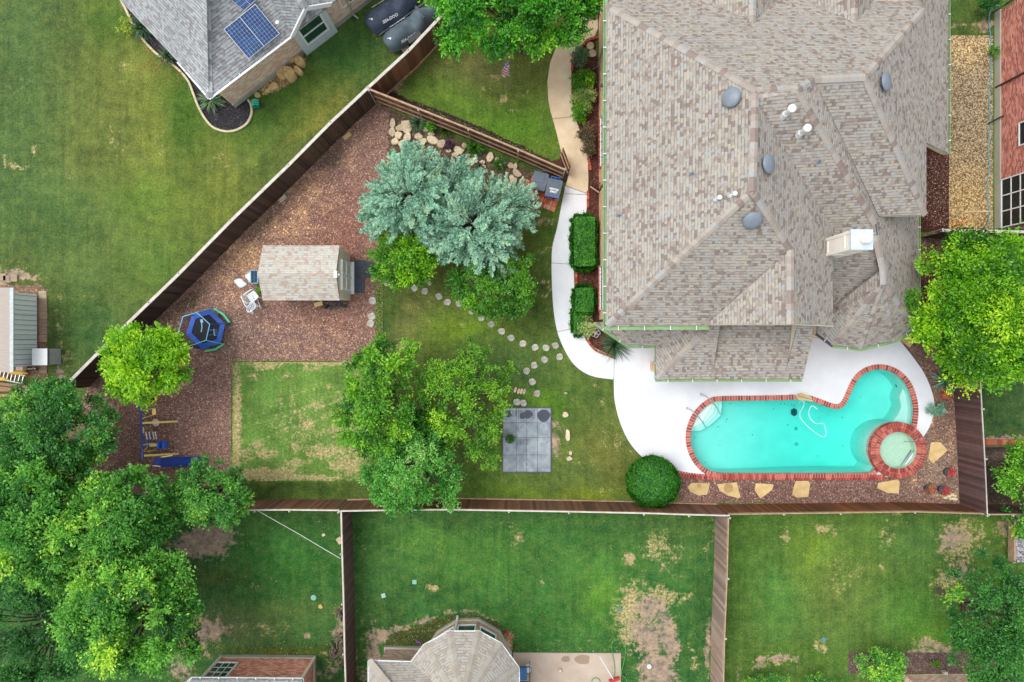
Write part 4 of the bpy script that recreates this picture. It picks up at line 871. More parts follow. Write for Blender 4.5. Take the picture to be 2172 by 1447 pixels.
for (px, py), lb in {(1666, 240): 'white metal flue pipe near the top of the valley slope', (1698, 280): 'white metal flue pipe just below the upper one', (1553, 413): 'small white pipe beside the ridge, right of its pair', (1521, 421): 'small white pipe beside the ridge, left of its pair'}.items():
    sm_ = 1.0 if px > 1600 else .6
    p = roofz(px-4*sm_, py+5*sm_); t = thing('flue_pipe', lb, 'vent pipe', p, 'white pipes on the big roof')
    m = MB(); m.lathe(p-Vector((0, 0, .1)), [(.13*sm_, 0), (.10*sm_, .3*sm_), (.075*sm_, .32*sm_), (.075*sm_, .75*sm_)], 16); m.build('pipe', M_gwhite, t)
    m = MB(); m.lathe(p+Vector((0, 0, .62*sm_)), [(.08*sm_, 0), (.13*sm_, .02), (.13*sm_, .12*sm_), (.06*sm_, .17*sm_), (0, .18*sm_)], 18); m.build('pipe_cap', M_white, t)
for (px, py), lb in {(1467, 369): 'tiny vent stub low on the west slope', (1736, 343): 'tiny vent stub on the valley slope', (1863, 484): 'tiny vent stub just right of the chimney', (1312, 457): 'tiny vent stub near the west gutter'}.items():
    p = roofz(px, py); m = MB(); m.lathe(p-Vector((0, 0, .05)), [(.09, 0), (.05, .1), (.035, .12), (.035, .3), (0, .3)], 10); o = m.build('vent_stub', M_vent, None, loc=p); tag(o, lb, 'vent pipe', 'small stubs on the big roof')

# ---- north-west neighbour
HN = thing('solar_house', 'grey shingled house with solar panels and a small dormer in the upper left', 'house', W(480, 60))
r = MB()
E0 = (443, 207, 2.9)
r.roofpoly(WP([(377, 131, 2.9), E0, (437, -40, 5.3), (384, -40, 4.9)])); r.roofpoly(WP([(216, -40, 2.9), (377, 131, 2.9), (384, -40, 4.9)]))
eA, eB = W(*E0), W(620, 72, 2.9); eT = (eB-eA).normalized(); eN = Vector((-eT.y, eT.x, 0)); pN = (Vector((0, 0, 1))-eN*.72).normalized()
def onroof(px, py, lift=0):
    o = Vector((0, 0, H)); d = W(px, py, 0)-o; t_ = (eA+Vector((0, 0, lift))-o).dot(pN)/d.dot(pN); return o+d*t_
r.roofpoly([eA, eB, eA+eT*9, onroof(700, -60), onroof(437, -40)])
r.roofpoly(WP([(619, 77, 2.95), (648, 17, 3.9), (615, -40, 4.6), (575, -10, 4.2)])); r.roofpoly(WP([(648, 17, 3.9), (702, 8, 2.95), (660, -40, 3.6), (615, -40, 4.6)]))
r.build('roof', M_roof_g, HN); ridge(HN, M_cap_g, [((437, -40, onroof(437, -40).z), E0), ((648, 17, 3.92), (615, -40, 4.6))], w=.3)
gutter(HN, [(376, 131, 2.9), (443, 209, 2.9)], M_white, M_gwhite, w=.08, h=.03); gutter(HN, [(443, 209, 2.9), (619, 75, 2.9)], M_white, M_gwhite, w=.14, pitch=1.2, h=.03)
gA = W(498, 227); gB = W(640, 116); gC = W(725, 47); gD = W(850, -50)
def out2(a, b, d):  # shift to the upper left
    t = (b-a).normalized(); nn_ = Vector((-t.y, t.x, 0)); return nn_*d
nw = out2(gA, gD, 1)
fdn = MB(); fdn.prism([gA+nw*-.06, gD+nw*-.06, gD+nw*.5, gA+nw*.5], 0, .35); fdn.build('foundation', M_found, HN)
m = MB(); m.prism([gA, gD, gD+nw*5, gA+nw*5], .3, 2.75); m.build('wall', M_brick_t, HN)
# dormer bay with window
dA = W(646, 112); dB = W(712, 61); tt = (dB-dA).normalized()
m = MB(); base = dA-nw*.18; L_ = (dB-dA).length
P = [base, base+tt*L_, base+tt*L_+nw*.5, base+nw*.5]; m.prism(P, .0, 2.6)
top = [base+Vector((0, 0, 2.6)), base+tt*L_+Vector((0, 0, 2.6)), base+tt*L_*.5+Vector((0, 0, 3.6))]; m.face(top); m.face([top[0]+nw*.5, top[2]+nw*.5, top[1]+nw*.5]); m.build('bay_wall', M_bluewhite, HN)
window(HN, base+tt*(L_*.2)-nw*.0+Vector((0, 0, .8)), tt, (0, 0, 1), L_*.6, 1.4, nx=1, nz=2, frame=M_white, glass=M_glass_g, fw=.09, bar=.08)
m = MB()
for a, b in (((619, 77, 2.95), (648, 17, 3.9)), ((648, 17, 3.9), (702, 8, 2.95))): m.beam(W(*a)+Vector((0, 0, -.05)), W(*b)+Vector((0, 0, -.05)), .06, .22)
m.build('bargeboard', M_white, HN)
w0 = W(738, 37)+Vector((0, 0, 1.0)); window(HN, w0-nw*.004, tt, (0, 0, 1), .95, 1.4, nx=1, nz=1, frame=M_white, fw=.06)
m = MB(); m.tube([W(748, 30)-nw*.1+Vector((0, 0, 2.7)), W(748, 30)-nw*.1+Vector((0, 0, .1)), W(752, 30)-nw*.3+Vector((0, 0, .05))], .05, 6); m.build('downspout', M_found, HN)
def solar(corners, nx, ny, label):
    c = [onroof(p[0], p[1], .12) for p in corners]; o0 = sum((Vector(v) for v in c), Vector())/4
    nn_ = (c[1]-c[0]).cross(c[3]-c[0]).normalized()
    if nn_.z < 0: nn_ = -nn_
    def at(u, v, d=.1): return c[0]*(1-u)*(1-v)+c[1]*u*(1-v)+c[2]*u*v+c[3]*(1-u)*v+nn_*d
    fr = MB(); 
    fr.solid([at(0, 0, .05), at(1, 0, .05), at(1, 1, .05), at(0, 1, .05), at(0, 0), at(1, 0), at(1, 1), at(0, 1)], [(3, 2, 1, 0), (4, 5, 6, 7), (0, 1, 5, 4), (1, 2, 6, 5), (2, 3, 7, 6), (3, 0, 4, 7)]); t = fr.build('solar_panel', M_gwhite, HN); LOC[t.name] = LOC[HN.name]; t['label'] = label
    ce = MB()
    for i in range(nx):
        for j in range(ny):
            e = .035; gap = .012 if j < ny/2 else .012+.0
            v0 = (j+e)/ny*.49*2 if False else (j+e)/ny; u0 = (i+e)/nx; u1 = (i+1-e)/nx; v1 = (j+1-e)/ny
            k = .018 if nx > 6 else 0; sh = (.5/nx) if (i >= nx/2) else 0
            ce.face([at(.012+.976*u0, .012+.976*v0, .106), at(.012+.976*u1, .012+.976*v0, .106), at(.012+.976*u1, .012+.976*v1, .106), at(.012+.976*u0, .012+.976*v1, .106)], random.Random(i*31+j).random())
    ce.build('solar_cells', M_solar, t)
    m = MB(); m.face([at(.492, .01, .112), at(.508, .01, .112), at(.508, .99, .112), at(.492, .99, .112)]); m.build('panel_seam', M_gwhite, t)
m_, nt_, b_ = newmat('solar cell'); cl = ramp(nt_, noise(nt_, coords(nt_, 'Object'), 2.5, 2), [(.3, lin((28, 62, 112))), (.7, lin((44, 84, 140)))])
nt_.links.new(cl, b_.inputs['Base Color']); b_.inputs['Roughness'].default_value = .25; M_solar = m_
solar([(474, 62, 4.15), (541, 8, 4.3), (593, 71, 3.35), (527, 125, 3.1)], 12, 10, 'large blue solar panel nearest the gutter with pale grid lines')
solar([(440, -42, 5.1), (500, -60, 5.3), (545, -2, 4.45), (518, 23, 4.2)], 10, 8, 'second blue solar panel cut off by the top of the photo')
m = MB(); pz = W(590, 52, 3.4); m.tube([pz, pz+Vector((.1, -.1, .35))], .05, 8); m.lathe(pz+Vector((.1, -.1, .35)), [(.08, 0), (.08, .08), (0, .1)], 10); tag(m.build('vent_pipe', M_gwhite, None, loc=pz), 'slim white vent pipe between the solar panel and the dormer', 'vent pipe')

# ---- east neighbour, brick wall leaning out of frame
HE = thing('red_brick_house', 'red brick house with white trimmed dark windows at the right edge', 'house', W(2150, 250))
XE = W(2112, 0).x; ya = W(0, 30).y; yb = W(0, 484).y
m = MB(); m.prism([(XE, ya+.0), (XE, yb), (XE+9, yb), (XE+9, ya)], .35, 5.6); m.build('wall', M_brick_r, HE)
m = MB(); m.prism([(XE-.06, ya+.05), (XE-.06, yb-.05), (XE+9, yb-.05), (XE+9, ya+.05)], 0, .36); m.build('foundation', M_found, HE)
m = MB(); m.roofpoly([(XE-.5, ya+.6, 5.6), (XE-.5, yb-.5, 5.6), (XE+4, yb+4, 9), (XE+4, ya-4, 9)]); m.roofpoly([(XE-.5, yb-.5, 5.6), (XE+9, yb-.5, 5.6), (XE+4, yb+4, 9)]); m.roofpoly([(XE+9, yb-.5, 5.6), (XE+9, ya+.6, 5.6), (XE+4, ya-4, 9), (XE+4, yb+4, 9)]); m.roofpoly([(XE-.5, ya+.6, 5.6), (XE+4, ya-4, 9), (XE+9, ya+.6, 5.6)]); m.build('roof', M_roof_g, HE)
window(HE, (XE-.005, W(0, 378, .9).y, .45), (0, -1, 0), (0, 0, 1), 2.15, 1.7, nx=3, nz=3, frame=M_white, fw=.05, bar=.05)
window(HE, (XE-.005, W(0, 262, 1.6).y, 1.55), (0, -1, 0), (0, 0, 1), .95, 1.3, nx=1, nz=1, frame=M_white, fw=.05)
m = MB(); q = W(2104, 187); m.tube([(q.x+.1, q.y, .1), (XE-.06, q.y, .3), (XE-.06, q.y+.0, 5.4)], .045, 8); m.build('downspout', simple('brown downspout', (84, 50, 46)), HE)
m = MB(); q = W(2104, 255); m.tube([(q.x-.25, q.y-.2, .1), (q.x+.05, q.y-.02, .5), (XE-.05, q.y, .6)], .035, 8); m.build('dryer_pipe', M_black, HE)
m = MB(); m.tube([W(2105, 28, .1), W(2140, 5, 1), W(2200, -40, 2)], .05, 8); m.build('corner_pipe', simple('dark brown', (70, 48, 44)), HE)

# ---- south-west neighbour
HS = thing('salmon_brick_house', 'salmon brick house with one dark gridded window at the bottom left', 'house', W(570, 1440))
A = W(474, 1391); B = W(668, 1393); bk = Vector((0, -9, 0))
m = MB(); m.prism([A, B, B+bk, A+bk], .22, 2.75); m.build('wall', M_brick_o, HS)
e = .06; m = MB(); m.prism([A+Vector((-e, e, 0)), B+Vector((e, e, 0)), B+bk+Vector((e, 0, 0)), A+bk+Vector((-e, 0, 0))], 0, .23); m.build('foundation', M_found, HS)
for c in (A, B):
    m = MB(); m.box((c.x+(.04 if c is B else -.04), c.y+.03, 1.45), (.1, .1, 2.6)); m.build('corner_board', M_cream, HS)
window(HS, B+(A-B).normalized()*3.35+Vector((0, .006, .75)), (A-B).normalized(), (0, 0, 1), .9, 1.75, nx=3, nz=4, frame=M_white, glass=M_glass_g, fw=.06)
r = MB(); r.roofpoly(WP([(406, 1440, 2.9), (641, 1442, 2.9), (600, 1600, 5.4), (450, 1600, 5.4)])); r.roofpoly(WP([(406, 1440, 2.9), (450, 1600, 5.4), (450, 1800, 5.4), (300, 1800, 2.9), (350, 1500, 2.9)])); r.roofpoly(WP([(641, 1442, 2.9), (641, 1800, 2.9), (600, 1800, 5.4), (600, 1600, 5.4)])); r.build('roof', M_roof_g, HS)
gutter(HS, [(385, 1460, 2.88), (405, 1439, 2.88), (641, 1441, 2.88), (641, 1500, 2.88)], M_gwhite, M_white, w=.1, pitch=.75, h=.07)

# ---- south neighbour with the octagonal bay
HB = thing('bay_house', 'taupe roofed house with an octagonal window bay at the bottom centre', 'house', W(950, 1440))
ev = [(872, 1405), (898, 1371), (925, 1356), (953, 1341), (1018, 1341), (1060, 1366), (1100, 1416), (1101, 1500)]
ev3 = [(872, 1406, 2.9), (899, 1370, 2.9), (953, 1341, 2.9), (1016, 1341, 2.9), (1062, 1366, 2.9), (1100, 1418, 2.9), (1101, 1500, 2.9)]
apx = (978, 1500, 5.0); r = MB()
for a, b in zip(ev3[:-1], ev3[1:]): r.roofpoly(WP([apx, a, b]))
r.roofpoly(WP([(783, 1404, 2.9), (872, 1406, 2.9), (978, 1500, 4.9), (860, 1500, 4.7)])); r.roofpoly(WP([(783, 1404, 2.9), (860, 1500, 4.7), (860, 1800, 4.7), (783, 1800, 2.9)])); r.roofpoly(WP([apx, (1101, 1500, 2.9), (1101, 1800, 2.9), (978, 1800, 5.0)])); r.roofpoly(WP([apx, (978, 1800, 5.0), (860, 1800, 4.7), (860, 1500, 4.7)]))
r.build('roof', M_roof_t, HB); ridge(HB, M_cap_t, [(apx, a) for a in ev3[1:6]]+[((783, 1404, 2.9), (860, 1500, 4.7))], w=.34)
gutter(HB, [(782, 1500, 2.88), (782, 1402, 2.88), (872, 1405, 2.88)]+[(x, y-1, z-.02) for x, y, z in ev3[1:-1]]+[(1101, 1500, 2.88)], M_white, M_white, w=.08, pitch=1.0, h=.04)
wl = [(905, 1376), (930, 1339), (972, 1314), (1014, 1313), (1058, 1338), (1082, 1382), (1082, 1600), (905, 1600)]
m = MB(); m.prism(WP(wl), .2, 2.75); m.build('bay_wall', M_brick_tt, HB)
wf = [(902, 1376), (927, 1337), (970, 1311), (1016, 1310), (1061, 1336), (1086, 1381), (1086, 1600), (902, 1600)]
m = MB(); m.prism(WP(wf), 0, .22); m.prism(WP([(816, 1369), (905, 1371), (905, 1600), (816, 1600)]), 0, .2); m.build('foundation', M_found, HB)
m = MB(); m.prism(WP([(819, 1373), (905, 1375), (905, 1600), (819, 1600)]), .2, 2.75); m.build('wall', M_brick_tt, HB)
for i in (1, 2, 3):
    a = W(*wl[i]); b = W(*wl[i+1]); t_ = (a-b).normalized(); L_ = (a-b).length; nn_ = t_.cross(Vector((0, 0, 1)))
    ww_ = min(.75, L_-.2); window(HB, b+t_*((L_-ww_)/2)+nn_*.004+Vector((0, 0, .75)), t_, (0, 0, 1), ww_, 1.5, nx=1, nz=1, frame=M_white, glass=M_glass_g, fw=.05)
m = MB(); q = W(971, 1312); m.tube([(q.x, q.y+.15, .1), (q.x, q.y+.06, .4), (q.x, q.y+.06, 2.7)], .045, 8); m.build('downspout', M_gwhite, HB)
slab('patio', [(1088, 1385), (1317, 1386), (1317, 1700), (1088, 1700)], -.1, .07, M_patio, sm=False)
for (x, y, rx, ry) in ((1200, 1398, 9, 7), (1236, 1399, 16, 11)):
    m = MB(); m.prism([W(x+rx*math.cos(a)*(1+.12*math.sin(3*a+x)), y+ry*math.sin(a)*(1+.1*math.cos(2*a)), .07) for a in np.linspace(0, 6.28, 22)[:-1]], .066, .0745)
    o = m.build('damp_patch', concrete('damp concrete', (150, 130, 112), (134, 116, 98))); o['kind'] = 'structure'
slab('patio', [(1930, 1432), (2110, 1430), (2110, 1600), (1930, 1600)], -.1, .07, M_walk, sm=False)

# ---------------------------------------------------------------- fences
def fence(label, pts, h, mat, side, railmat=M_rail, cap=None, capw=.16, group=None, rails=(.35, 1.0, 1.6), postside=-1, pk=.14, lean=0, name='picket_fence', base=False, posts=True, postcol=M_post, capmat=None, pitch=2.4, seed=4):
    """side +1/-1: side (left/right of travel) where the pickets are nailed"""
    P = WP(pts, 0); mid = P[len(P)//2]; t = thing(name, label, 'fence', mid, group); rg = random.Random(seed)
    pm = MB(); rm = MB(); cm = MB(); bm_ = MB(); plist = []
    for a, b in zip(P[:-1], P[1:]):
        d = b-a; L = d.length; d.normalize(); s_ = Vector((-d.y, d.x, 0)); an = math.atan2(d.y, d.x)
        N = int(L/pk)
        for k in range(N):
            c = a+d*((k+.5)*L/N)+s_*side*.03; hh = h+rg.uniform(-.015, .015)
            pm.box((c.x, c.y, hh/2), (L/N*.965, .018+rg.uniform(0, .006), hh), rz=an+rg.uniform(-.01, .01), var=rg.random())
        for z in rails:
            rm.beam(a-s_*side*.01+Vector((0, 0, z)), b-s_*side*.01+Vector((0, 0, z)), .04, .09, rg.random())
        if cap: cm.beam(a+Vector((0, 0, h+.02))-s_*side*capw*.3, b+Vector((0, 0, h+.02))-s_*side*capw*.3, capw, .035, rg.random())
        if base: bm_.beam(a+s_*side*.08+Vector((0, 0, .05)), b+s_*side*.08+Vector((0, 0, .05)), .05, .12, rg.random())
        M_ = max(1, round(L/pitch))
        for k in range(M_): plist.append(a+d*(k*L/M_)-s_*side*.08)
    plist.append(P[-1])
    pm.build('picket_panel', mat, t); rm.build('rail', railmat, t)
    if cap: cm.build('cap_board', capmat or M_cap_w, t)
    if base: bm_.build('kick_board', railmat, t)
    if posts:
        for p in plist:
            m = MB(); m.lathe(p, [(.03, 0), (.03, h+.03), (.045, h+.035), (.045, h+.06), (0, h+.085)], 10); m.build('post', postcol, t)
    return t
fence('long dark brown picket fence with a pale cap board running diagonally', [(187, 820), (300, 706), (420, 590), (523, 485), (640, 372), (724, 287), (799, 217)], 1.75, M_fence_d, -1, cap=True, capw=.13, seed=1)
fence('red-brown picket fence with a pale cap board beside the covered watercraft', [(799, 217), (880, 143), (960, 58), (1010, 0), (1050, -50)], 1.75, M_fence, -1, cap=True, capw=.13, base=True, seed=2)
fence('brown fence showing its rails and posts between the front lawn and the rock bed', [(801, 219), (900, 258), (1000, 298), (1100, 340), (1192, 380)], 1.8, M_fence, 1, cap=True, capw=.07, capmat=M_rail, seed=3, rails=(.35, 1.0, 1.68), pitch=2.2)
fence('short orange-brown gate panel by the tan path', [(1188, 332), (1203, 372)], 1.5, M_fence_o, 1, seed=5, posts=False, rails=(.4, 1.2), name='gate')
fence('purple-brown picket fence under the large tree, from the play area to the lawn', [(500, 1062), (640, 1061), (738, 1062)], 1.75, M_fence, 1, cap=True, capw=.06, seed=6, pitch=1.9)
fence('long red-brown picket fence between the two back lawns', [(738, 1063), (850, 1061), (960, 1060), (1200, 1064), (1350, 1067), (1440, 1070), (1520, 1072)], 1.8, M_fence, 1, cap=True, capw=.06, seed=7, base=True)
fence('orange to dark brown picket fence below the pool stepping slabs', [(1520, 1072), (1750, 1069), (1900, 1067), (2037, 1071)], 1.5, M_fence_o, 1, cap=True, capw=.05, seed=8)
fence('dark weathered picket fence on the right side of the pool bed', [(2037, 1071), (2032, 960), (2026, 860), (2018, 700), (2012, 500)], 1.78, M_fence_p, 1, seed=9, cap=True, capw=.04)
fence('narrow brown fence between the bottom left and bottom centre lawns', [(745, 1065), (747, 1150), (750, 1250), (752, 1350), (757, 1500)], 1.8, M_fence_p, 1, cap=True, capw=.06, seed=10)
fence('pale weathered fence between the bottom centre and bottom right lawns', [(1519, 1078), (1516, 1200), (1511, 1320), (1507, 1500)], 1.75, M_fence_w, -1, cap=True, capw=.05, seed=11, capmat=M_rail)
fence('short dark fence stub beside the black bed on the right', [(2043, 1072), (2095, 1072), (2140, 1072)], 1.6, M_fence_d, 1, seed=12, posts=True, cap=True, capw=.05)
fence('dark fence with a beam at the end of the gravel side yard', [(1950, 503), (2060, 505), (2160, 507)], 1.7, M_fence_d, -1, seed=13, cap=True, capw=.12)
m = MB()
for z in (.2, .6): m.beam(W(2147, 1086, z), W(2146, 1192, z), .08, .38)
tag(m.build('timber_edging', M_rail, None, loc=W(2147, 1140)), 'low timber wall edging the pale gravel at the far right', 'edging')
m = MB()
for k in range(9): m.box(W(2086+k*11, 938, .06), (.235, .24, .12), var=(k*.41) % 1)
tag(m.build('brick_edging', M_redbrick, None, loc=W(2130, 938)), 'row of pale red bricks at the end of the small shaded lawn', 'edging')
# ---------------------------------------------------------------- foliage
def rnd_dirs(rng, n):
    d = rng.normal(size=(n, 3)); return d/np.linalg.norm(d, axis=1)[:, None]
def leafmesh(name, pos, T, B, L, Wd, var, mat, parent, loc, extra=None):
    """rhombic leaves: pos (n,3), T along, B across"""
    n = len(pos); L = np.broadcast_to(L, n)[:, None]; Wd = np.broadcast_to(Wd, n)[:, None]
    V = np.stack([pos-T*L*.5, pos+B*Wd*.5, pos+T*L*.5, pos-B*Wd*.5], 1).reshape(-1, 3)-np.array(loc)
    me = bpy.data.meshes.new(name)
    q = np.arange(4*n); var = np.clip(var, 0, 1)
    nv, nf = 4*n, n
    ev, ef, ea = (extra if extra else ([], [], []))
    if len(ev): V = np.concatenate([V, np.array(ev)-np.array(loc)]); 
    me.vertices.add(len(V)); me.vertices.foreach_set('co', V.astype(np.float32).ravel())
    lt = [4]*n+[len(f) for f in ef]; li = list(q)+[i+nv for f in ef for i in f]
    me.loops.add(len(li)); me.loops.foreach_set('vertex_index', np.array(li, dtype=np.int32))
    ls = np.concatenate([[0], np.cumsum(lt)[:-1]]).astype(np.int32)
    me.polygons.add(len(lt)); me.polygons.foreach_set('loop_start', ls); me.polygons.foreach_set('loop_total', np.array(lt, dtype=np.int32))
    me.update(calc_edges=True)
    a = me.attributes.new('var', 'FLOAT', 'FACE'); a.data.foreach_set('value', np.concatenate([var, np.array(ea, dtype=float)]).astype(np.float32))
    me.materials.append(mat)
    o = bpy.data.objects.new(name, me); COL.objects.link(o)
    if parent is not None: o.parent = parent
    else: o.location = loc
    return o
def frames(N, rng):
    R = rnd_dirs(rng, len(N)); T = np.cross(N, R); T /= np.linalg.norm(T, axis=1)[:, None]+1e-9; B = np.cross(N, T); return T, B
def crown(parent, mat, clumps, dens, leaf, seed, loc, flat=.95, name='crown', aspect=.5, hue=.25, up=.9):
    """every clump is a rosette of sprays: leaves strung along radiating twigs, brighter towards the tips"""
    rng = np.random.default_rng(seed); P = []; TT = []; BB = []; V = []
    for (x, y, z, r, h) in clumps:
        n = max(8, int(dens*r*r)); k = max(6, int(20*r/.45)); sd_ = rnd_dirs(rng, k); sd_[:, 2] = np.abs(sd_[:, 2])*.75-.12; sd_ /= np.linalg.norm(sd_, axis=1)[:, None]
        ln = .75+.5*rng.random(k); j = rng.integers(0, k, n); t = .12+.98*rng.random(n)**.75; s_ = sd_[j]; R = r*ln[j]
        p = np.array([x, y, z])+s_*(R*t)[:, None]*np.array([1, 1, flat])+rng.normal(size=(n, 3))*(r*.10+.025)
        T = s_*.9+rnd_dirs(rng, n)*.75+np.array([0, 0, .1]); T /= np.linalg.norm(T, axis=1)[:, None]
        nn = np.array([0, 0, up])+s_*.35+rnd_dirs(rng, n)*.6; B = np.cross(T, nn); B /= np.linalg.norm(B, axis=1)[:, None]+1e-9
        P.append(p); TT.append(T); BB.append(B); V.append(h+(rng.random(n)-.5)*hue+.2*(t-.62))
    P = np.concatenate(P); T = np.concatenate(TT); B = np.concatenate(BB); V = np.concatenate(V)
    P[:, 2] = np.maximum(P[:, 2], .03); s = leaf*(.65+.7*rng.random(len(P)))
    return leafmesh(name, P, T, B, s, s*aspect, V, mat, parent, loc)
def lobed(rng, n, c, rx, ry, z0, z1, rc, hue=.5, hv=.18, lob=.18, fill=.35):
    ph = rng.random(4)*6.28; out = []
    def rad(t): return 1+lob*(math.sin(3*t+ph[0])*.5+math.sin(5*t+ph[1])*.35+math.sin(8*t+ph[2])*.25)
    for k in range(n):
        t = rng.random()*6.283; u = (fill+(1-fill)*rng.random())**.6 if rng.random() > .15 else rng.random()*.5
        R = rad(t)*u; r = rc*rng.uniform(.65, 1.35)*(1.1-.35*u)
        f = max(0, 1-r/max(rx, ry)*.55/max(u, .3)*u)
        x = c[0]+math.cos(t)*R*rx*f; y = c[1]+math.sin(t)*R*ry*f
        k_ = rng.uniform(.45, 1.0); z = z0+(z1-z0)*math.sqrt(max(0, 1-min(1, u*u*.95)))*k_
        out.append((x, y, z, r*(.7+.45*k_), hue+rng.normal()*hv+(k_-.75)*.35))  # higher clumps lighter: new growth, and lit tops put into leaf colour
    return out
def trunk(parent, base, clumps, r0, mat=M_bark, nb=12, fork=.35, seed=0, lean=None):
    m = MB(); rg = random.Random(seed); zt = sum(c[2] for c in clumps)/len(clumps); b = Vector(base)
    top = Vector((b.x, b.y, zt*fork)); m.tube([b, b.lerp(top, .5)+Vector((rg.uniform(-.05, .05), rg.uniform(-.05, .05), 0)), top], [r0*1.25, r0, r0*.85], 8)
    for c in rg.sample(clumps, min(nb, len(clumps))):
        e = Vector(c[:3]); mid = top.lerp(e, .5)+Vector((0, 0, .12*(e-top).length)); m.tube([top, mid, e], [r0*.5, r0*.28, r0*.08], 6)
    m.build('trunk', mat, parent)
def tree(label, px, py, rpx, rpy, z0, z1, n, rc, mat, seed, dens=900, leaf=.11, hue=.5, hv=.15, lob=.18, group=None, cat='tree', name='tree', zc=None, r0=.14, aspect=.5, fill=.35, flat=.95, nb=12):
    zm = zc if zc is not None else (z0+z1)/2
    c = W(px, py, zm); s = (H-zm)/F; base = Vector((c.x, c.y, 0)); t = thing(name, label, cat, base, group); rng = np.random.default_rng(seed)
    cl = lobed(rng, n, (c.x, c.y), rpx*s, rpy*s, z0, z1, rc, hue, hv, lob, fill)
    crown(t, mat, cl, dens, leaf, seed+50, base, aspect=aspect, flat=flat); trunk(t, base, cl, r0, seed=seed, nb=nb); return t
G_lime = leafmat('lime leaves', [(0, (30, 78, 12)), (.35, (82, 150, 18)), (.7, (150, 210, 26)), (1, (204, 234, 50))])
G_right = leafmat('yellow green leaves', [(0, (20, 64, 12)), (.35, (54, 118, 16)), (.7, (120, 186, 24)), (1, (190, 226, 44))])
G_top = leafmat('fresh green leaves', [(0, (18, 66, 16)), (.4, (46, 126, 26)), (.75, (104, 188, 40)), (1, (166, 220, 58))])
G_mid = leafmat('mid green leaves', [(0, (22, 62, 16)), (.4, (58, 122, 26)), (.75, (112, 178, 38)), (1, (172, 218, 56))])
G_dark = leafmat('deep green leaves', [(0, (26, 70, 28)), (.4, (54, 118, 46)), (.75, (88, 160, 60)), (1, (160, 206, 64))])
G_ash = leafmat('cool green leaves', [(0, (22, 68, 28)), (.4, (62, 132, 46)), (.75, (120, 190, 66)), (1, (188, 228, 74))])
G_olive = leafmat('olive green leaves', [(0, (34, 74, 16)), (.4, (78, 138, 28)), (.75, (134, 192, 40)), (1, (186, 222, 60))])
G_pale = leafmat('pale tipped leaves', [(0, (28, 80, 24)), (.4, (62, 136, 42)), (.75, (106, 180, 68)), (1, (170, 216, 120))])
G_cyp = leafmat('blue grey needles', [(0, (78, 116, 92)), (.35, (130, 180, 152)), (.7, (176, 222, 196)), (1, (214, 228, 180))], trans=.25)
G_box = leafmat('boxwood leaves', [(0, (18, 62, 16)), (.4, (42, 114, 26)), (.8, (86, 168, 44)), (1, (140, 200, 70))])
G_var = leafmat('variegated leaves', [(0, (66, 102, 40)), (.4, (120, 156, 66)), (.75, (186, 200, 124)), (1, (224, 224, 170))])
G_brn = leafmat('bronze leaves', [(0, (58, 50, 36)), (.5, (104, 92, 62)), (1, (150, 130, 96))])
G_yuc = leafmat('yucca blades', [(0, (42, 76, 50)), (.5, (84, 124, 84)), (1, (150, 176, 130))])
G_yel = leafmat('yellow green shrub', [(0, (70, 110, 20)), (.5, (150, 180, 40)), (1, (214, 220, 80))])
G_pur = leafmat('purple leaves', [(0, (44, 26, 40)), (.5, (84, 52, 80)), (1, (120, 86, 120))])
G_red = leafmat('coral petals', [(0, (150, 40, 50)), (.5, (214, 80, 84)), (.8, (236, 130, 110)), (1, (110, 150, 60))])
G_strw = leafmat('rusty stalks', [(0, (150, 84, 54)), (.5, (196, 120, 84)), (1, (220, 160, 120))])

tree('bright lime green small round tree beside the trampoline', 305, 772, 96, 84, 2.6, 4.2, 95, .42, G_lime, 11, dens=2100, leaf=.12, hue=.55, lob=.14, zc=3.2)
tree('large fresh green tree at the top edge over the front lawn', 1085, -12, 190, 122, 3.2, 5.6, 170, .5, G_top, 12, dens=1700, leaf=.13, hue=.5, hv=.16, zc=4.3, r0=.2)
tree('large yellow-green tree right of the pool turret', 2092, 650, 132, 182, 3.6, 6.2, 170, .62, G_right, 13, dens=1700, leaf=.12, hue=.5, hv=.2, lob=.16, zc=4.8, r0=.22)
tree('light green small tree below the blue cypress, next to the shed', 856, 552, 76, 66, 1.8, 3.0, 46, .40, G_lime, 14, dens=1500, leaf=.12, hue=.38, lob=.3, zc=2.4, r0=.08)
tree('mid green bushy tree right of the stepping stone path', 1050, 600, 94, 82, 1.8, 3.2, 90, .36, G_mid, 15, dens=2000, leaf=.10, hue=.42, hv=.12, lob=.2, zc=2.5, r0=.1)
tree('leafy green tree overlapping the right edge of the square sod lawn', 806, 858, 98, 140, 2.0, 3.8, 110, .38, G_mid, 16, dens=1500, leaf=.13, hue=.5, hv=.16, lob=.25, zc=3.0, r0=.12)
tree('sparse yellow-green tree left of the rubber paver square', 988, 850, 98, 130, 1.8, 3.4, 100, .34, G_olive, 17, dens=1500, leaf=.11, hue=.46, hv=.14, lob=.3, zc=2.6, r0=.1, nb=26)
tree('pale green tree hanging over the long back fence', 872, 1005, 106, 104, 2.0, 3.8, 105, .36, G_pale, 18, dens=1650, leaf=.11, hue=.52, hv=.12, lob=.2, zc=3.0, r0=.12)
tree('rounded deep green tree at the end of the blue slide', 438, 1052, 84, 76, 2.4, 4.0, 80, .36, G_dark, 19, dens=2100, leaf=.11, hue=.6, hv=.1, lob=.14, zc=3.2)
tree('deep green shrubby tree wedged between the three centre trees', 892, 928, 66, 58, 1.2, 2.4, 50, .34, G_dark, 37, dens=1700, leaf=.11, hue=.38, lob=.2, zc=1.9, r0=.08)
GT = 'big trees along the left edge'
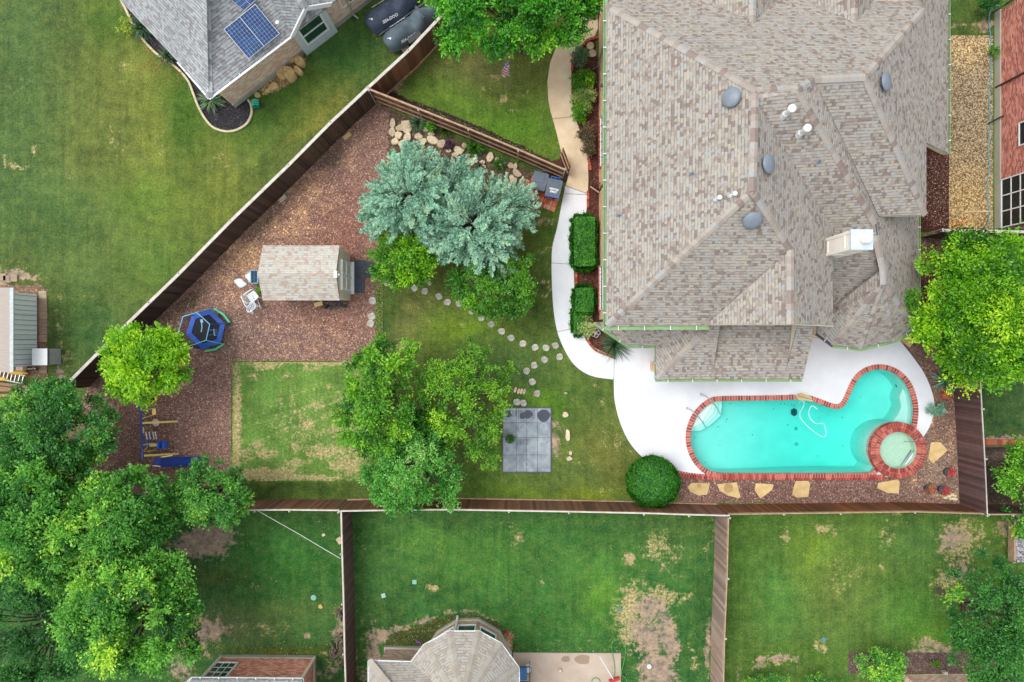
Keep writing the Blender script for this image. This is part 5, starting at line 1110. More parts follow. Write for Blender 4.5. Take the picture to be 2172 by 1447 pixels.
tree('dark green fine-leaved tree below the grey shed at the left edge', 105, 908, 134, 104, 2.8, 4.8, 150, .4, G_dark, 20, dens=2100, leaf=.11, hue=.48, hv=.16, lob=.16, zc=3.8, group=GT)
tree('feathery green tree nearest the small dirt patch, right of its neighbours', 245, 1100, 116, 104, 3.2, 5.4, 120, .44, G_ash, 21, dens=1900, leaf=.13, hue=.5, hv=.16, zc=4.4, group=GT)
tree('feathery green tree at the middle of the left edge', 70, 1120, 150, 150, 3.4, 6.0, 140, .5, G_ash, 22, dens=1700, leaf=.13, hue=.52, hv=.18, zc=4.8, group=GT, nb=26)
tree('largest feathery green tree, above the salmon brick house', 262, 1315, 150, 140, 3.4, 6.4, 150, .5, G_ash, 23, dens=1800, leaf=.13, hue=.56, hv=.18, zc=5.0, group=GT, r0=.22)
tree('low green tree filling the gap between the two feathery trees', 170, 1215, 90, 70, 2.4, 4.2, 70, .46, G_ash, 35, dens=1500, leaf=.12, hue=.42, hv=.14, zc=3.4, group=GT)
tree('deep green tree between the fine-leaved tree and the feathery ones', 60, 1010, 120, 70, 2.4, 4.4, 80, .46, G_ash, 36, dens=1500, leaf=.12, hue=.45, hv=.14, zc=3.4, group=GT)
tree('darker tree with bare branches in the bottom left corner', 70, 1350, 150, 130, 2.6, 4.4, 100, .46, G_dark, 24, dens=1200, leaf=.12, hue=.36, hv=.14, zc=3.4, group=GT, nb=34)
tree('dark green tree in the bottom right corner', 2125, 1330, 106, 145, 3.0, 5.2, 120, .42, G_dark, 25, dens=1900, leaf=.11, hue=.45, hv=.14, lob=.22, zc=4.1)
tree('green tree with pale branches over the black bed at the right edge', 2180, 1005, 56, 70, 2.6, 4.2, 40, .4, G_mid, 26, dens=1300, leaf=.11, hue=.6, zc=3.4, nb=20)
tree('small bush over the pale gravel patch at the right edge', 2172, 1105, 34, 40, 1.0, 2.2, 24, .32, G_ash, 27, dens=1500, leaf=.1, hue=.55, zc=1.7, cat='bush', name='bush', r0=.05)
tree('green bush beside the bare bed at the bottom right', 1878, 1418, 50, 38, .7, 1.6, 44, .26, G_ash, 28, dens=2400, leaf=.09, hue=.6, zc=1.2, cat='bush', name='bush', r0=.04)
tree('low green bush at the bottom edge, left of its twin', 1632, 1447, 52, 16, .4, .9, 40, .2, G_dark, 29, dens=2600, leaf=.08, hue=.6, zc=.6, cat='bush', name='bush', r0=.03, group='low bushes on the bottom edge')
tree('low green bush at the bottom edge, right of its twin', 1742, 1450, 46, 16, .4, .9, 34, .2, G_dark, 30, dens=2600, leaf=.08, hue=.6, zc=.6, cat='bush', name='bush', r0=.03, group='low bushes on the bottom edge')
tree('dark shrub in the top right corner beside the red brick house', 2100, 2, 22, 18, .6, 1.4, 24, .24, G_dark, 31, dens=2400, leaf=.08, hue=.35, zc=1, cat='bush', name='bush', r0=.03)

# blue cypresses: plumes of needles
def cypress(label, px, py, rpx, z0, z1, n, seed, group=None, lob=.2, mat=None, arc=None):
    zc = (z0+z1)/2; c = W(px, py, zc*.8); s = (H-zc)/F; base = Vector((c.x, c.y, 0)); t = thing('cypress', label, 'tree', base, group); rng = np.random.default_rng(seed)
    P = []; Tt = []; Bb = []; V = []; Ls = []; R = rpx*s; br = MB()
    for k in range(n):
        th = rng.random()*6.283; u = math.sqrt(rng.random()); zb = z0*.5+(z1-z0)*(1-u**1.3)*1.0
        elev = .8-.75*u+rng.normal()*.08; d = np.array([math.cos(th)*math.cos(elev), math.sin(th)*math.cos(elev), math.sin(elev)])
        Lp = rng.uniform(.95, 1.75)*(1 if u > .3 else .75); rr = (R*(1+lob*math.sin(3*th+seed))-Lp*.75)*u
        st = np.array([c.x+math.cos(th)*rr, c.y+math.sin(th)*rr, zb+z0*.45]); hh = .45+rng.normal()*.13
        br.tube([Vector((c.x, c.y, zb*.6)), Vector(st), Vector(st+d*Lp*.8)], [.05, .03, .008], 5)
        a1 = np.cross(d, [0, 0, 1]); a1 /= np.linalg.norm(a1); a2 = np.cross(d, a1)
        # twigs along the plume, needles along every twig
        for q in range(38):
            sx = (q+rng.random())/38; w = .30*(1-sx)**.8*(.35+.65*min(1, sx*4))+.03; ang = rng.random()*6.283
            tw = d*.75+(a1*math.cos(ang)+a2*math.sin(ang))*.75; tw /= np.linalg.norm(tw); p0 = st+d*Lp*sx; nn = 9
            f = rng.random(nn)[:, None]; pts = p0+tw*w*1.35*f+rng.normal(size=(nn, 3))*.018
            dirn = tw+rnd_dirs(rng, nn)*.55; dirn /= np.linalg.norm(dirn, axis=1)[:, None]
            nrm = np.array([0, 0, 1])+rnd_dirs(rng, nn)*.7; B = np.cross(dirn, nrm); B /= np.linalg.norm(B, axis=1)[:, None]+1e-9
            P.append(pts); Tt.append(dirn); Bb.append(B); V.append(hh+f[:, 0]*.28+(rng.random(nn)-.5)*.3-.12+sx*.1); Ls.append(np.full(nn, .12))
    P = np.concatenate(P); Tt = np.concatenate(Tt); Bb = np.concatenate(Bb); V = np.concatenate(V); Ls = np.concatenate(Ls)
    leafmesh('crown', P, Tt, Bb, Ls, Ls*.30, V, mat or G_cyp, t, base); br.tube([base, Vector((c.x, c.y, z1*.7))], [.16, .06], 8); br.build('trunk', M_bark, t)
GC = 'blue cypresses behind the rock bed'
cypress('blue-green feathery cypress, left and largest of the three', 878, 425, 100, 2.2, 4.2, 190, 41, GC)
cypress('blue-green feathery cypress, middle one hanging over the green shrubs', 1004, 486, 100, 2.0, 4.0, 200, 42, GC)
cypress('blue-green feathery cypress beside the brick square, smallest of the three', 1080, 450, 54, 1.4, 2.6, 64, 43, GC)
cypress('blue-green cypress branch between the two large cypresses near the rocks', 962, 398, 50, 1.8, 3.2, 50, 44, GC)

def hedge(label, px, py, wpx, lpx, h, mat, seed, round_=False, dens=2600, leaf=.085, group=None, name='hedge', cat='hedge', hue=.5, z=0):
    rng = np.random.default_rng(seed); zc = h*.8; c = W(px, py, zc); s = (H-zc)/F; hx, hy = wpx*s/2, lpx*s/2; base = Vector((c.x, c.y, z)); 
    area = 4*hx*hy+2*h*(hx+hy)*2; n = int(dens*area)
    if round_:
        d = rnd_dirs(rng, n); d[:, 2] = np.where(d[:, 2] < -.6, -d[:, 2], d[:, 2]); rr = 1-.10*rng.random(n)+.12*(fbm(d[:, 0]*2+5, d[:, 1]*2+d[:, 2], 2.)-.5)+.015*np.sin(d[:, 0]*22)*np.sin(d[:, 1]*22)
        P = np.array([c.x, c.y, h/2])+d*rr[:, None]*np.array([hx, hy, h/2]); Nn = d
    else:
        q = rng.uniform(-1, 1, (n, 3)); A = np.array([hy*h, hx*h, 2*hx*hy]); ax = rng.choice(3, n, p=A/A.sum()); sg_ = np.where(rng.random(n) < .5, -1., 1.); q[np.arange(n), ax] = np.where(ax == 2, 1., sg_)
        d = np.zeros((n, 3)); d[np.arange(n), ax] = q[np.arange(n), ax]; rnd = np.linalg.norm(np.abs(q)**4, axis=1)**.25; q = q/np.maximum(rnd, 1)[:, None]
        P = np.array([c.x, c.y, h/2])+q*np.array([hx, hy, h/2])+d*(rng.random(n)[:, None]*.13+.24*(fbm(c.x+q[:, 0]*3*hx, c.y+q[:, 1]*3*hy, 2.)-.5)[:, None]); P[:, 2] = np.maximum(P[:, 2], .03); Nn = d
    Nn = Nn+rnd_dirs(rng, n)*.6; Nn /= np.linalg.norm(Nn, axis=1)[:, None]; T, B = frames(Nn, rng); sz = leaf*(.7+.6*rng.random(n))
    V = hue+(rng.random(n)-.5)*.6+.5*(fbm(P[:, 0]*3, P[:, 1]*3, 2.)-.5)
    shoot = rng.random(n) < .05; P[shoot] += Nn[shoot]/np.linalg.norm(Nn[shoot], axis=1)[:, None]*rng.random((int(shoot.sum()), 1))*.13
    # twiggy core so nothing shows through
    m = MB(); m.lathe((c.x, c.y, 0), [(.0, .02), (.8, .04), (.92, h*.3), (.86, h*.7), (.5, h*.9), (0, h*.92)] if round_ else [(.0, .02), (1.0, .04), (1.05, h*.5), (1.0, h*.9), (0, h*.93)], 4, sx=hx*.01, sy=hy*.01)
    if not round_: m = MB(); m.box((c.x, c.y, h*.48), (hx*1.72, hy*1.8, h*.86))
    o = leafmesh(name, P, T, B, sz, sz*.55, V, mat, None, base, extra=(m.v and [tuple(v) for v in m.v], m.f, [0.02]*len(m.f)))
    tag(o, label, cat, group); return o
hedge('large round clipped bush at the corner of the deck and back fence', 1390, 1027, 116, 112, 1.7, G_box, 60, round_=True, dens=2600, leaf=.075, name='topiary_bush', cat='bush', hue=.42)
hedge('tall clipped boxwood block along the white walk, longer one', 1239, 514, 46, 112, .8, G_box, 61, group='clipped hedges by the white walk')
hedge('shorter clipped boxwood block below the longer one', 1239, 637, 40, 54, .75, G_box, 62, group='clipped hedges by the white walk')
hedge('small dark green clump curving round the corner of the walk', 1228, 680, 24, 56, .55, G_box, 63, group='clipped hedges by the white walk', name='shrub', cat='shrub')
def shrub(label, px, py, r, mat, seed, h=.8, n=16, rc=.2, leaf=.08, dens=3000, hue=.5, cat='shrub', group=None, ry=None, aspect=.5):
    return tree(label, px, py, r, ry or r, h*.45, h, n, rc, mat, seed, dens=dens, leaf=leaf, hue=hue, hv=.12, zc=h*.7, cat=cat, name='shrub', r0=.03, group=group, aspect=aspect)
shrub('cream variegated shrub at the corner of the house', 1245, 690, 20, G_var, 64, n=20, hue=.6, ry=24)
shrub('bright green leafy shrub beside the tan path, upper one', 1236, 172, 24, G_lime, 65, n=26, hue=.25, ry=28, leaf=.1)
shrub('yellow variegated shrub beside the tan path', 1240, 212, 26, G_var, 66, n=26, hue=.45, ry=28)
shrub('green and yellow shrub at the bottom of the leafy group by the tan path', 1232, 240, 20, G_lime, 67, n=18, hue=.35)
shrub('grey-green shrub beside the round ornament in the house bed', 1232, 122, 22, G_yuc, 68, n=18, hue=.6)
shrub('bronze leaved shrub below the yellow shrubs, upper one', 1245, 286, 16, G_brn, 69, n=16, group='bronze shrubs in the house bed', ry=20)
shrub('bronze leaved shrub below the yellow shrubs, lower one', 1250, 318, 13, G_brn, 70, n=14, group='bronze shrubs in the house bed', ry=16)
shrub('purple leaved plant among the pale rocks', 952, 306, 10, G_pur, 71, n=8, rc=.12, h=.4)
shrub('bright green clump beside the yucca in the rock bed', 912, 268, 12, G_top, 72, n=10, rc=.14, h=.5)
shrub('purple flowering patch under the top tree', 1103, 105, 16, G_pur, 73, n=10, rc=.12, h=.25, ry=7)
shrub('blue-grey round shrub at the right edge of the deck', 1988, 868, 20, G_cyp, 74, n=22, rc=.15, h=.5, hue=.25, ry=15)
shrub('yellow-green airy shrub left of the black bed, upper one', 272, 48, 22, G_yel, 75, n=14, rc=.14, h=.5, dens=1200, group='yellow shrubs at the neighbour bed', ry=14)
shrub('yellow-green airy shrub sticking out over the lawn, lower one', 262, 66, 24, G_yel, 76, n=14, rc=.12, h=.5, dens=1000, group='yellow shrubs at the neighbour bed', ry=10)
shrub('green weed between the white bags and the shed', 548, 615, 9, G_lime, 77, n=6, rc=.1, h=.3)
shrub('small weed at the end of the neighbour wall', 2108, 108, 12, G_mid, 78, n=8, rc=.12, h=.5)
shrub('small yellow green plant at the lower right of the soil bed', 1985, 1405, 12, G_yel, 79, n=6, rc=.1, h=.2, hue=.1, cat='plant')
def blades(label, px, py, L, n, mat, seed, zc=.4, w=.03, cat='yucca', name='yucca', hue=.5, lift=.8, group=None, bias=None):
    rng = random.Random(seed); c = W(px, py, .1); m = MB(); base = Vector((c.x, c.y, 0))
    for k in range(n):
        a = rng.random()*6.283; e = rng.uniform(.15, 1.35)**lift; l = L*rng.uniform(.6, 1.1); hv = hue+rng.uniform(-.35, .35)
        d = Vector((math.cos(a), math.sin(a), 0)); 
        p = [base+d*.05, base+d*l*.45*math.cos(e)+Vector((0, 0, l*.42*math.sin(e)+.1)), base+d*l*.8*math.cos(e)+Vector((0, 0, l*.6*math.sin(e)+.08)), base+d*l*math.cos(e*.8)+Vector((0, 0, l*.5*math.sin(e)))]
        s_ = Vector((-d.y, d.x, 0)); ww_ = [w, w*.9, w*.6, w*.08]
        for i in range(3): m.face([p[i]-s_*ww_[i], p[i]+s_*ww_[i], p[i+1]+s_*ww_[i+1], p[i+1]-s_*ww_[i+1]], min(1, max(0, hv)))
    o = m.build(name, mat, None, loc=base); tag(o, label, cat, group); return o
GY = 'yuccas at the grey house'
blades('spiky green yucca at the tip of the grey roof', 452, 214, .85, 150, G_yuc, 80, w=.022, hue=.6, group=GY)
blades('yucca under the left eave of the grey house, lower one', 358, 120, .7, 90, G_yuc, 81, w=.02, hue=.35, group=GY)
blades('yucca under the left eave of the grey house, upper one', 306, 62, .9, 120, G_yuc, 82, w=.02, hue=.2, group=GY)
blades('red yucca with orange bloom at the left end of the rock bed', 888, 262, .7, 110, G_yuc, 83, w=.018, hue=.5)
blades('large green grass clump in the middle of the rock bed', 1008, 315, .65, 150, G_mid, 84, w=.015, cat='grass clump', name='grass_clump', hue=.35)
blades('green grass clump near the brick square', 1060, 350, .5, 110, G_mid, 85, w=.015, cat='grass clump', name='grass_clump', hue=.3)
blades('dull green grass clump against the rail fence', 945, 278, .55, 90, G_olive, 86, w=.015, cat='grass clump', name='grass_clump', hue=.1)
blades('small dark clump in the shade of the right cypress', 1018, 355, .35, 60, G_yuc, 87, w=.015, cat='grass clump', name='grass_clump', hue=.1)
blades('long arching ornamental grass at the house corner by the walk', 1303, 732, 1.0, 230, G_yuc, 88, w=.012, cat='ornamental grass', name='ornamental_grass', hue=.35)
blades('blue-grey agave by the curved edge of the deck', 2002, 808, .8, 70, G_cyp, 89, w=.035, cat='agave', name='agave', hue=.15)
for (x0, y0, x1, y1, lb) in ((350, 118, 294, 152, 'long rusty bloom stalk leaning furthest over the lawn'), (362, 122, 326, 155, 'rusty bloom stalk right of the longest one'), (330, 105, 308, 112, 'short rusty bloom stalk above the longest one'), (392, 152, 378, 163, 'shortest rusty bloom stalk near the white gutter')):
    m = MB(); a = W(x0, y0, .3); b = W(x1, y1, 1.0); m.tube([a, a.lerp(b, .5)+Vector((0, 0, .15)), b], .008, 5, .5); rg = random.Random(x0)
    for k in range(60):
        f = rg.uniform(.45, 1); p = a.lerp(b, f)+Vector((0, 0, .15*(1-abs(2*f-1))))+Vector([rg.uniform(-.04, .04) for _ in range(3)])
        q = Vector([rg.uniform(-.03, .03) for _ in range(3)]); m.face([p, p+q, p+q+Vector((.02, .01, .01)), p+Vector((.02, 0, .015))], rg.random())
    o = m.build('bloom_stalk', G_strw, None, loc=a); tag(o, lb, 'flower stalk', 'rusty bloom stalks at the grey house')
# ---------------------------------------------------------------- objects
def text_mesh(name, s, size, mat, parent, M, ext=.004):
    cu = bpy.data.curves.new(name, 'FONT'); cu.body = s; cu.size = size; cu.extrude = ext; cu.align_x = 'CENTER'; cu.align_y = 'CENTER'; cu.offset = .006
    o = bpy.data.objects.new(name, cu); COL.objects.link(o); dg = bpy.context.evaluated_depsgraph_get()
    me = bpy.data.meshes.new_from_object(o.evaluated_get(dg)); COL.objects.unlink(o); bpy.data.objects.remove(o)
    me.transform(M); me.materials.clear(); me.materials.append(mat)
    q = bpy.data.objects.new(name, me); COL.objects.link(q); q.parent = parent; return q
def hexring(c, pts, z): return [W(x, y, z) for x, y in pts]
# trampoline
TB = W(433, 700, 0); TR = thing('trampoline', 'small six-sided blue trampoline with a safety net on the red mulch', 'trampoline', (TB.x, TB.y, 0))
up = [W(x, y, 1.75) for x, y in ((388, 672), (417.5, 663), (445, 688), (437, 722), (400, 735), (378, 708))]
def around(r, z, n=6, ph=None, c=TB):
    ph = ph if ph is not None else math.atan2(up[0].y-TB.y, up[0].x-TB.x)
    return [Vector((c.x+r*math.cos(ph-2*math.pi*k/n), c.y+r*math.sin(ph-2*math.pi*k/n), z)) for k in range(n)]
lo = [W(x, y, .45) for x, y in ((408, 669), (447, 656), (478, 687), (468, 728), (428, 740), (396, 709))]
lc = sum(lo, Vector())/6; inn = [lc+(p-lc)*.74 for p in lo]
m = MB(); m.prism(inn, .44, .45); m.build('jumping_mat', M_mat, TR)
m = MB()
for i in range(6):
    a, b, c_, d_ = lo[i], lo[(i+1) % 6], inn[(i+1) % 6], inn[i]; z1 = Vector((0, 0, .04))
    m.solid([a, b, c_, d_, a+z1, b+z1, c_+z1, d_+z1], [(3, 2, 1, 0), (4, 5, 6, 7), (0, 1, 5, 4), (1, 2, 6, 5), (2, 3, 7, 6), (3, 0, 4, 7)])
m.build('safety_pad', M_blue, TR)
m_, nt_, b_ = newmat('blue net'); nt_.nodes.remove(b_); o1 = nt_.nodes['Material Output']; tr_ = nd(nt_, 'ShaderNodeBsdfTransparent'); df = nd(nt_, 'ShaderNodeBsdfDiffuse'); df.inputs[0].default_value = (*lin((18, 30, 66)), 1)
mx = nd(nt_, 'ShaderNodeMixShader'); mx.inputs[0].default_value = .42; nt_.links.new(tr_.outputs[0], mx.inputs[1]); nt_.links.new(df.outputs[0], mx.inputs[2]); nt_.links.new(mx.outputs[0], o1.inputs[0]); M_net = m_
m = MB()
for i in range(6): m.face([lo[i]+Vector((0, 0, .05)), lo[(i+1) % 6]+Vector((0, 0, .05)), up[(i+1) % 6], up[i]])
m.build('safety_net', M_net, TR)
m = MB(); m.tube(up+[up[0]], .022, 8, caps=False); m.build('top_ring', M_lblue, TR)
for i in range(6):
    m = MB(); e = lo[i]+(lo[i]-lc)*.03; m.tube([e-Vector((0, 0, .45)), e, up[i]], .022, 8); m.build('pole', M_lblue if i % 2 else M_dblue, TR)
for a, b in ((lo[1], lo[2]), (lo[3], lo[4])):
    m = MB(); d = ((a+b)/2-lc).normalized(); m.tube([a+d*.04+Vector((0, 0, -.3)), (a+b)/2+d*.16+Vector((0, 0, -.3)), b+d*.1+Vector((0, 0, -.3))], .06, 8); m.build('foot_rail', M_mint, TR)
m = MB(); a = lo[2].lerp(lo[3], .45); m.box((a.x-.12, a.y, 1.0), (.05, .3, .3), rz=.1); m.tube([up[2].lerp(up[3], .5), a+Vector((-.3, .1, .8)), a+Vector((-.12, .1, .9))], .012, 5); m.tube([up[2].lerp(up[3], .5), a+Vector((-.3, -.14, .8)), a+Vector((-.12, -.1, .9))], .012, 5); m.build('door_flap', M_lblue, TR)
m = MB(); c = lc+Vector((.0, .1, .46)); m.tube([c+Vector((-.0, .22, 0)), c+Vector((.02, .0, .01)), c+Vector((-.02, -.25, 0))], .03, 6); m.box(c+Vector((.0, .26, .01)), (.12, .16, .02), rz=.3)
tag(m.build('loose_strap', M_lblue, None, loc=c), 'pale blue strap lying on the trampoline mat', 'strap')
# swing set
SB = W(310, 920, 0); SS = thing('swing_set', 'blue and yellow metal swing set with a blue slide on the mulch', 'swing set', (SB.x, SB.y, 0))
tA = W(296, 826, 1.9); tB = W(303, 974, 1.9)
m = MB(); m.tube([tA, tB], .05, 10); m.build('top_bar', M_dblue, SS)
for y, x in ((898, 376), (967, 378), (832, 370)):
    f = (W(0, y, 0).y-tA.y)/(tB.y-tA.y); t0 = tA.lerp(tB, min(1, max(0, (W(0, y, 1.9).y-tA.y)/(tB.y-tA.y))))
    m = MB(); m.tube([t0, W(x, y-4, 0)], .048, 8); m.build('leg', M_pyellow, SS)
    m = MB(); q = W(x, y-4, 0); m.tube([t0, Vector((2*t0.x-q.x, q.y-.05, 0))], .048, 8); m.build('leg', M_pyellow, SS)
for px, z in ((309, .9), (316, .7), (324, .45), (329, .2)):
    m = MB(); m.tube([W(px, 916, z), W(px+3, 932, z)], .03, 6); m.build('ladder_rung', M_gwhite, SS)
sl = MB(); P = [W(326, 980, 1.1), W(340, 980, 1.05), W(370, 979, .6), W(405, 978, .2), W(425, 978, .15)]
for a, b in zip(P[:-1], P[1:]):
    for (o_, w_, h_) in ((0, .40, .02), (.2, .03, .12), (-.2, .03, .12)): sl.beam(a+Vector((0, o_, h_/2)), b+Vector((0, o_, h_/2)), w_, h_)
o = sl.build('slide', M_dblue, SS); LOC[o.name] = LOC[SS.name]
m = MB(); m.tube([W(324, 988, 1.1), W(340, 990, 1.15)], .025, 6); m.tube([W(325, 973, 1.1), W(366, 966, .9)], .025, 6); m.build('slide_rail', M_pyellow, o)
def swing(label, y0, y1, x, seatmat, kind='seat', ropemat=M_pyellow, cat='swing', name='swing'):
    a = tA.lerp(tB, (W(0, y0, 1.9).y-tA.y)/(tB.y-tA.y)); b = tA.lerp(tB, (W(0, y1, 1.9).y-tA.y)/(tB.y-tA.y)); z = .5
    t = thing(name, label, cat, ((a.x+b.x)/2, (a.y+b.y)/2, z), 'swings on the swing set'); dx = W(x, 0, z).x-a.x
    s = MB(); cy_ = (a.y+b.y)/2; ln = abs(a.y-b.y)*.8
    if kind == 'disc': s.lathe((a.x+dx, cy_, z), [(.15, 0), (.17, .02), (.15, .04)], 20)
    elif kind == 'ring': s.lathe((a.x+dx, cy_, z), [(.16, 0), (.24, .02), (.24, .06), (.16, .08), (.16, 0)], 20)
    else:
        for k in range(8):
            u = (k-3.5)/4; s.box((a.x+dx+.02*u*u, cy_+u*ln*.5*.95, z+.05*u*u), (.17-.05*u*u, ln/8*1.15, .03))
    s.build('swing_seat', seatmat, t)
    for q, sg_ in ((a, 1), (b, -1)):
        if kind == 'disc' and sg_ < 0: continue
        m = MB(); m.tube([q, Vector((a.x+dx, cy_+sg_*ln*.48*(kind != 'disc'), z+.05))], .02, 5); m.build('rope', ropemat if kind != 'disc' else M_black, t)
    return t
swing('pale yellow swing seat above the yellow cross bar', 871, 889, 327, M_pyellow); swing('round pink disc swing below the yellow cross bar', 903, 906, 331, M_pink, 'disc'); swing('orange-yellow ring swing half hidden by the lime tree', 842, 856, 324, M_yellow, 'ring'); swing('pale yellow seat right under the blue top bar', 912, 930, 302, M_pyellow)
GL = thing('glider', 'blue and yellow two-seat glider at the slide end of the swing set', 'glider', W(335, 945, .4))
m = MB(); m.box(W(325, 944, .5), (.42, .16, .04), taper=.8); m.build('seat', M_pyellow, GL)
m = MB(); 
for px in (338, 350): m.box(W(px, 944, .55), (.1, .36, .28), taper=.8)
m.box(W(344, 944, .45), (.34, .08, .08)); m.box(W(314, 940, .5), (.08, .34, .12)); m.build('backrest', M_blue, GL)
for y in (943, 957):
    m = MB(); m.tube([tA.lerp(tB, (W(0, y+1, 1.9).y-tA.y)/(tB.y-tA.y)), W(333, y-2, .5)], .014, 5); m.tube([tA.lerp(tB, (W(0, y+1, 1.9).y-tA.y)/(tB.y-tA.y)), W(314, 944+(y-950)*.5, .5)], .014, 5); m.build('hanger', M_pyellow, GL)

# garden shed in the mulch yard
SH = thing('garden_shed', 'small shed with tan shingles and white double doors facing the dark rubber mats', 'shed', W(650, 580))
xl, xr = -10.95, -7.58; yt, yb_, yr = 4.2, 1.78, 2.9
r = MB(); r.roofpoly([(xl, yt, 2.0), (xr, yt, 2.0), (xr, yr, 2.62), (xl, yr, 2.62)]); r.roofpoly([(xl, yb_, 2.0), (xr, yb_, 2.0), (xr, yr, 2.62), (xl, yr, 2.62)]); r.build('roof', M_roof_s, SH)
m = MB(); wy0, wy1 = yb_+.12, yt-.12; m.prism([(xl+.15, wy0), (xr+.02, wy0), (xr+.02, wy1), (xl+.15, wy1)], .05, 1.96)
for x in (xl+.15, xr+.02): m.face([(x, wy0, 1.96), (x, wy1, 1.96), (x, yr, 2.52)])
m.build('wall', M_cream, SH)
for (ya_, yb2) in ((2.28, 2.92), (2.96, 3.60)):
    m = MB(); 
    for (p, q, s_) in (((xr+.045, ya_, .12), (xr+.045, ya_, 1.86), .1), ((xr+.045, yb2, .12), (xr+.045, yb2, 1.86), .1), ((xr+.045, ya_, .12), (xr+.045, yb2, .12), .12), ((xr+.045, ya_, 1.86), (xr+.045, yb2, 1.86), .12), ((xr+.04, ya_, 1.0), (xr+.04, yb2, 1.0), .1)): m.beam(p, q, .03, s_, up=(1, 0, 0))
    m.box((xr+.035, (ya_+yb2)/2, 1.0), (.02, yb2-ya_, 1.7)); d = m.build('door', M_white, SH); LOC[d.name] = LOC[SH.name]
    m = MB(); m.box((xr+.05, (ya_+yb2)/2, 1.45), (.012, .42, .68)); m.box((xr+.05, (ya_+yb2)/2, .58), (.012, .42, .68)); m.build('door_panel', M_cream, d)
m = MB(); m.box((xr+.12, 2.94, .06), (.16, 1.5, .1)); m.build('threshold', M_white, SH)
m = MB(); m.box((xr-.02, yr-.03, 2.60), (.14, .3, .06)); m.box((xr+.1, yr-.03, 2.5), (.06, .08, .1)); tag(m.build('solar_light', M_gwhite, None, loc=(xr, yr, 2.6)), 'small white solar light on the gable of the shed', 'lamp')
def flat(name, poly, z0, z1, mat, label, cat, group=None, smooth_=False, var=.5):
    P = smooth_poly(poly, n=3) if smooth_ else poly; c = W(sum(p[0] for p in poly)/len(poly), sum(p[1] for p in poly)/len(poly), 0)
    m = MB(); m.prism([W(p[0], p[1], z1) for p in P], z0, z1, var=var); o = m.build(name, mat, None, loc=c, bevel=.006 if not smooth_ else 0); return tag(o, label, cat, group)
GM = 'dark rubber mats at the shed door'
flat('rubber_mat', [(751, 551), (774, 551), (774, 586), (751, 586)], .01, .045, M_slate_d, 'dark rubber mat at the shed door, upper one against the threshold', 'mat', GM, var=.6)
flat('rubber_mat', [(775, 553), (799, 557), (799, 589), (775, 589)], .01, .04, M_slate_d, 'dark rubber mat furthest from the shed, touching the lawn edge', 'mat', GM, var=.3)
flat('rubber_mat', [(751, 587), (774, 587), (773, 622), (750, 621)], .01, .042, M_slate_d, 'dark rubber mat at the shed door, lower one', 'mat', GM, var=.7)
# bags, crate, plastic chairs
def pillow(label, poly, h, mat, name='sack', cat='sack', group=None):
    P = [W(p[0], p[1], h*.5) for p in smooth_poly(poly, n=4)]; c = sum(P, Vector())/len(P); m = MB(); n = len(P); rings = []
    for k, (s, z) in enumerate(((.96, .01), (1, .3), (.9, .62), (.68, .88), (.38, 1.0), (.1, 1.03))): rings.append([Vector((c.x+(p.x-c.x)*s, c.y+(p.y-c.y)*s, h*z)) for p in P])
    vs = [v for r_ in rings for v in r_]; fs = [(i*n+k, i*n+(k+1) % n, (i+1)*n+(k+1) % n, (i+1)*n+k) for i in range(5) for k in range(n)]+[tuple(5*n+k for k in range(n))]
    m.solid(vs, fs); o = m.build(name, mat, None, loc=(c.x, c.y, 0), smooth=True); return tag(o, label, cat, group)
M_sack = simple('white sack', (232, 242, 248), (206, 222, 232), rough=.6, scale=5, bmp=.01)
pillow('white sack lying free on the sandy mulch', [(496, 595), (509, 590), (517, 596), (524, 604), (511, 611), (503, 606)], .15, M_sack, group='white sacks by the shed')
pillow('white sack tucked against the blue crate', [(519, 585), (532, 576), (537, 580), (536, 604), (528, 597)], .2, M_sack, group='white sacks by the shed')
CR = thing('crate', 'pale blue crate on end beside the shed wall', 'crate', W(542, 587)); m = MB(); p = W(542, 588, .2); 
for dx in (-.16, .0, .16): m.box((p.x+dx, p.y, .2), (.03, .62, .4))
for dy in (-.3, .3): m.box((p.x, p.y+dy, .2), (.34, .03, .4))
m.box((p.x, p.y, .04), (.34, .6, .04)); m.build('crate_box', simple('pale blue', (150, 190, 214)), CR); m = MB(); m.tube([p+Vector((.0, .26, .24)), p+Vector((0, -.26, .24))], .02, 6); m.build('handle', M_black, CR)
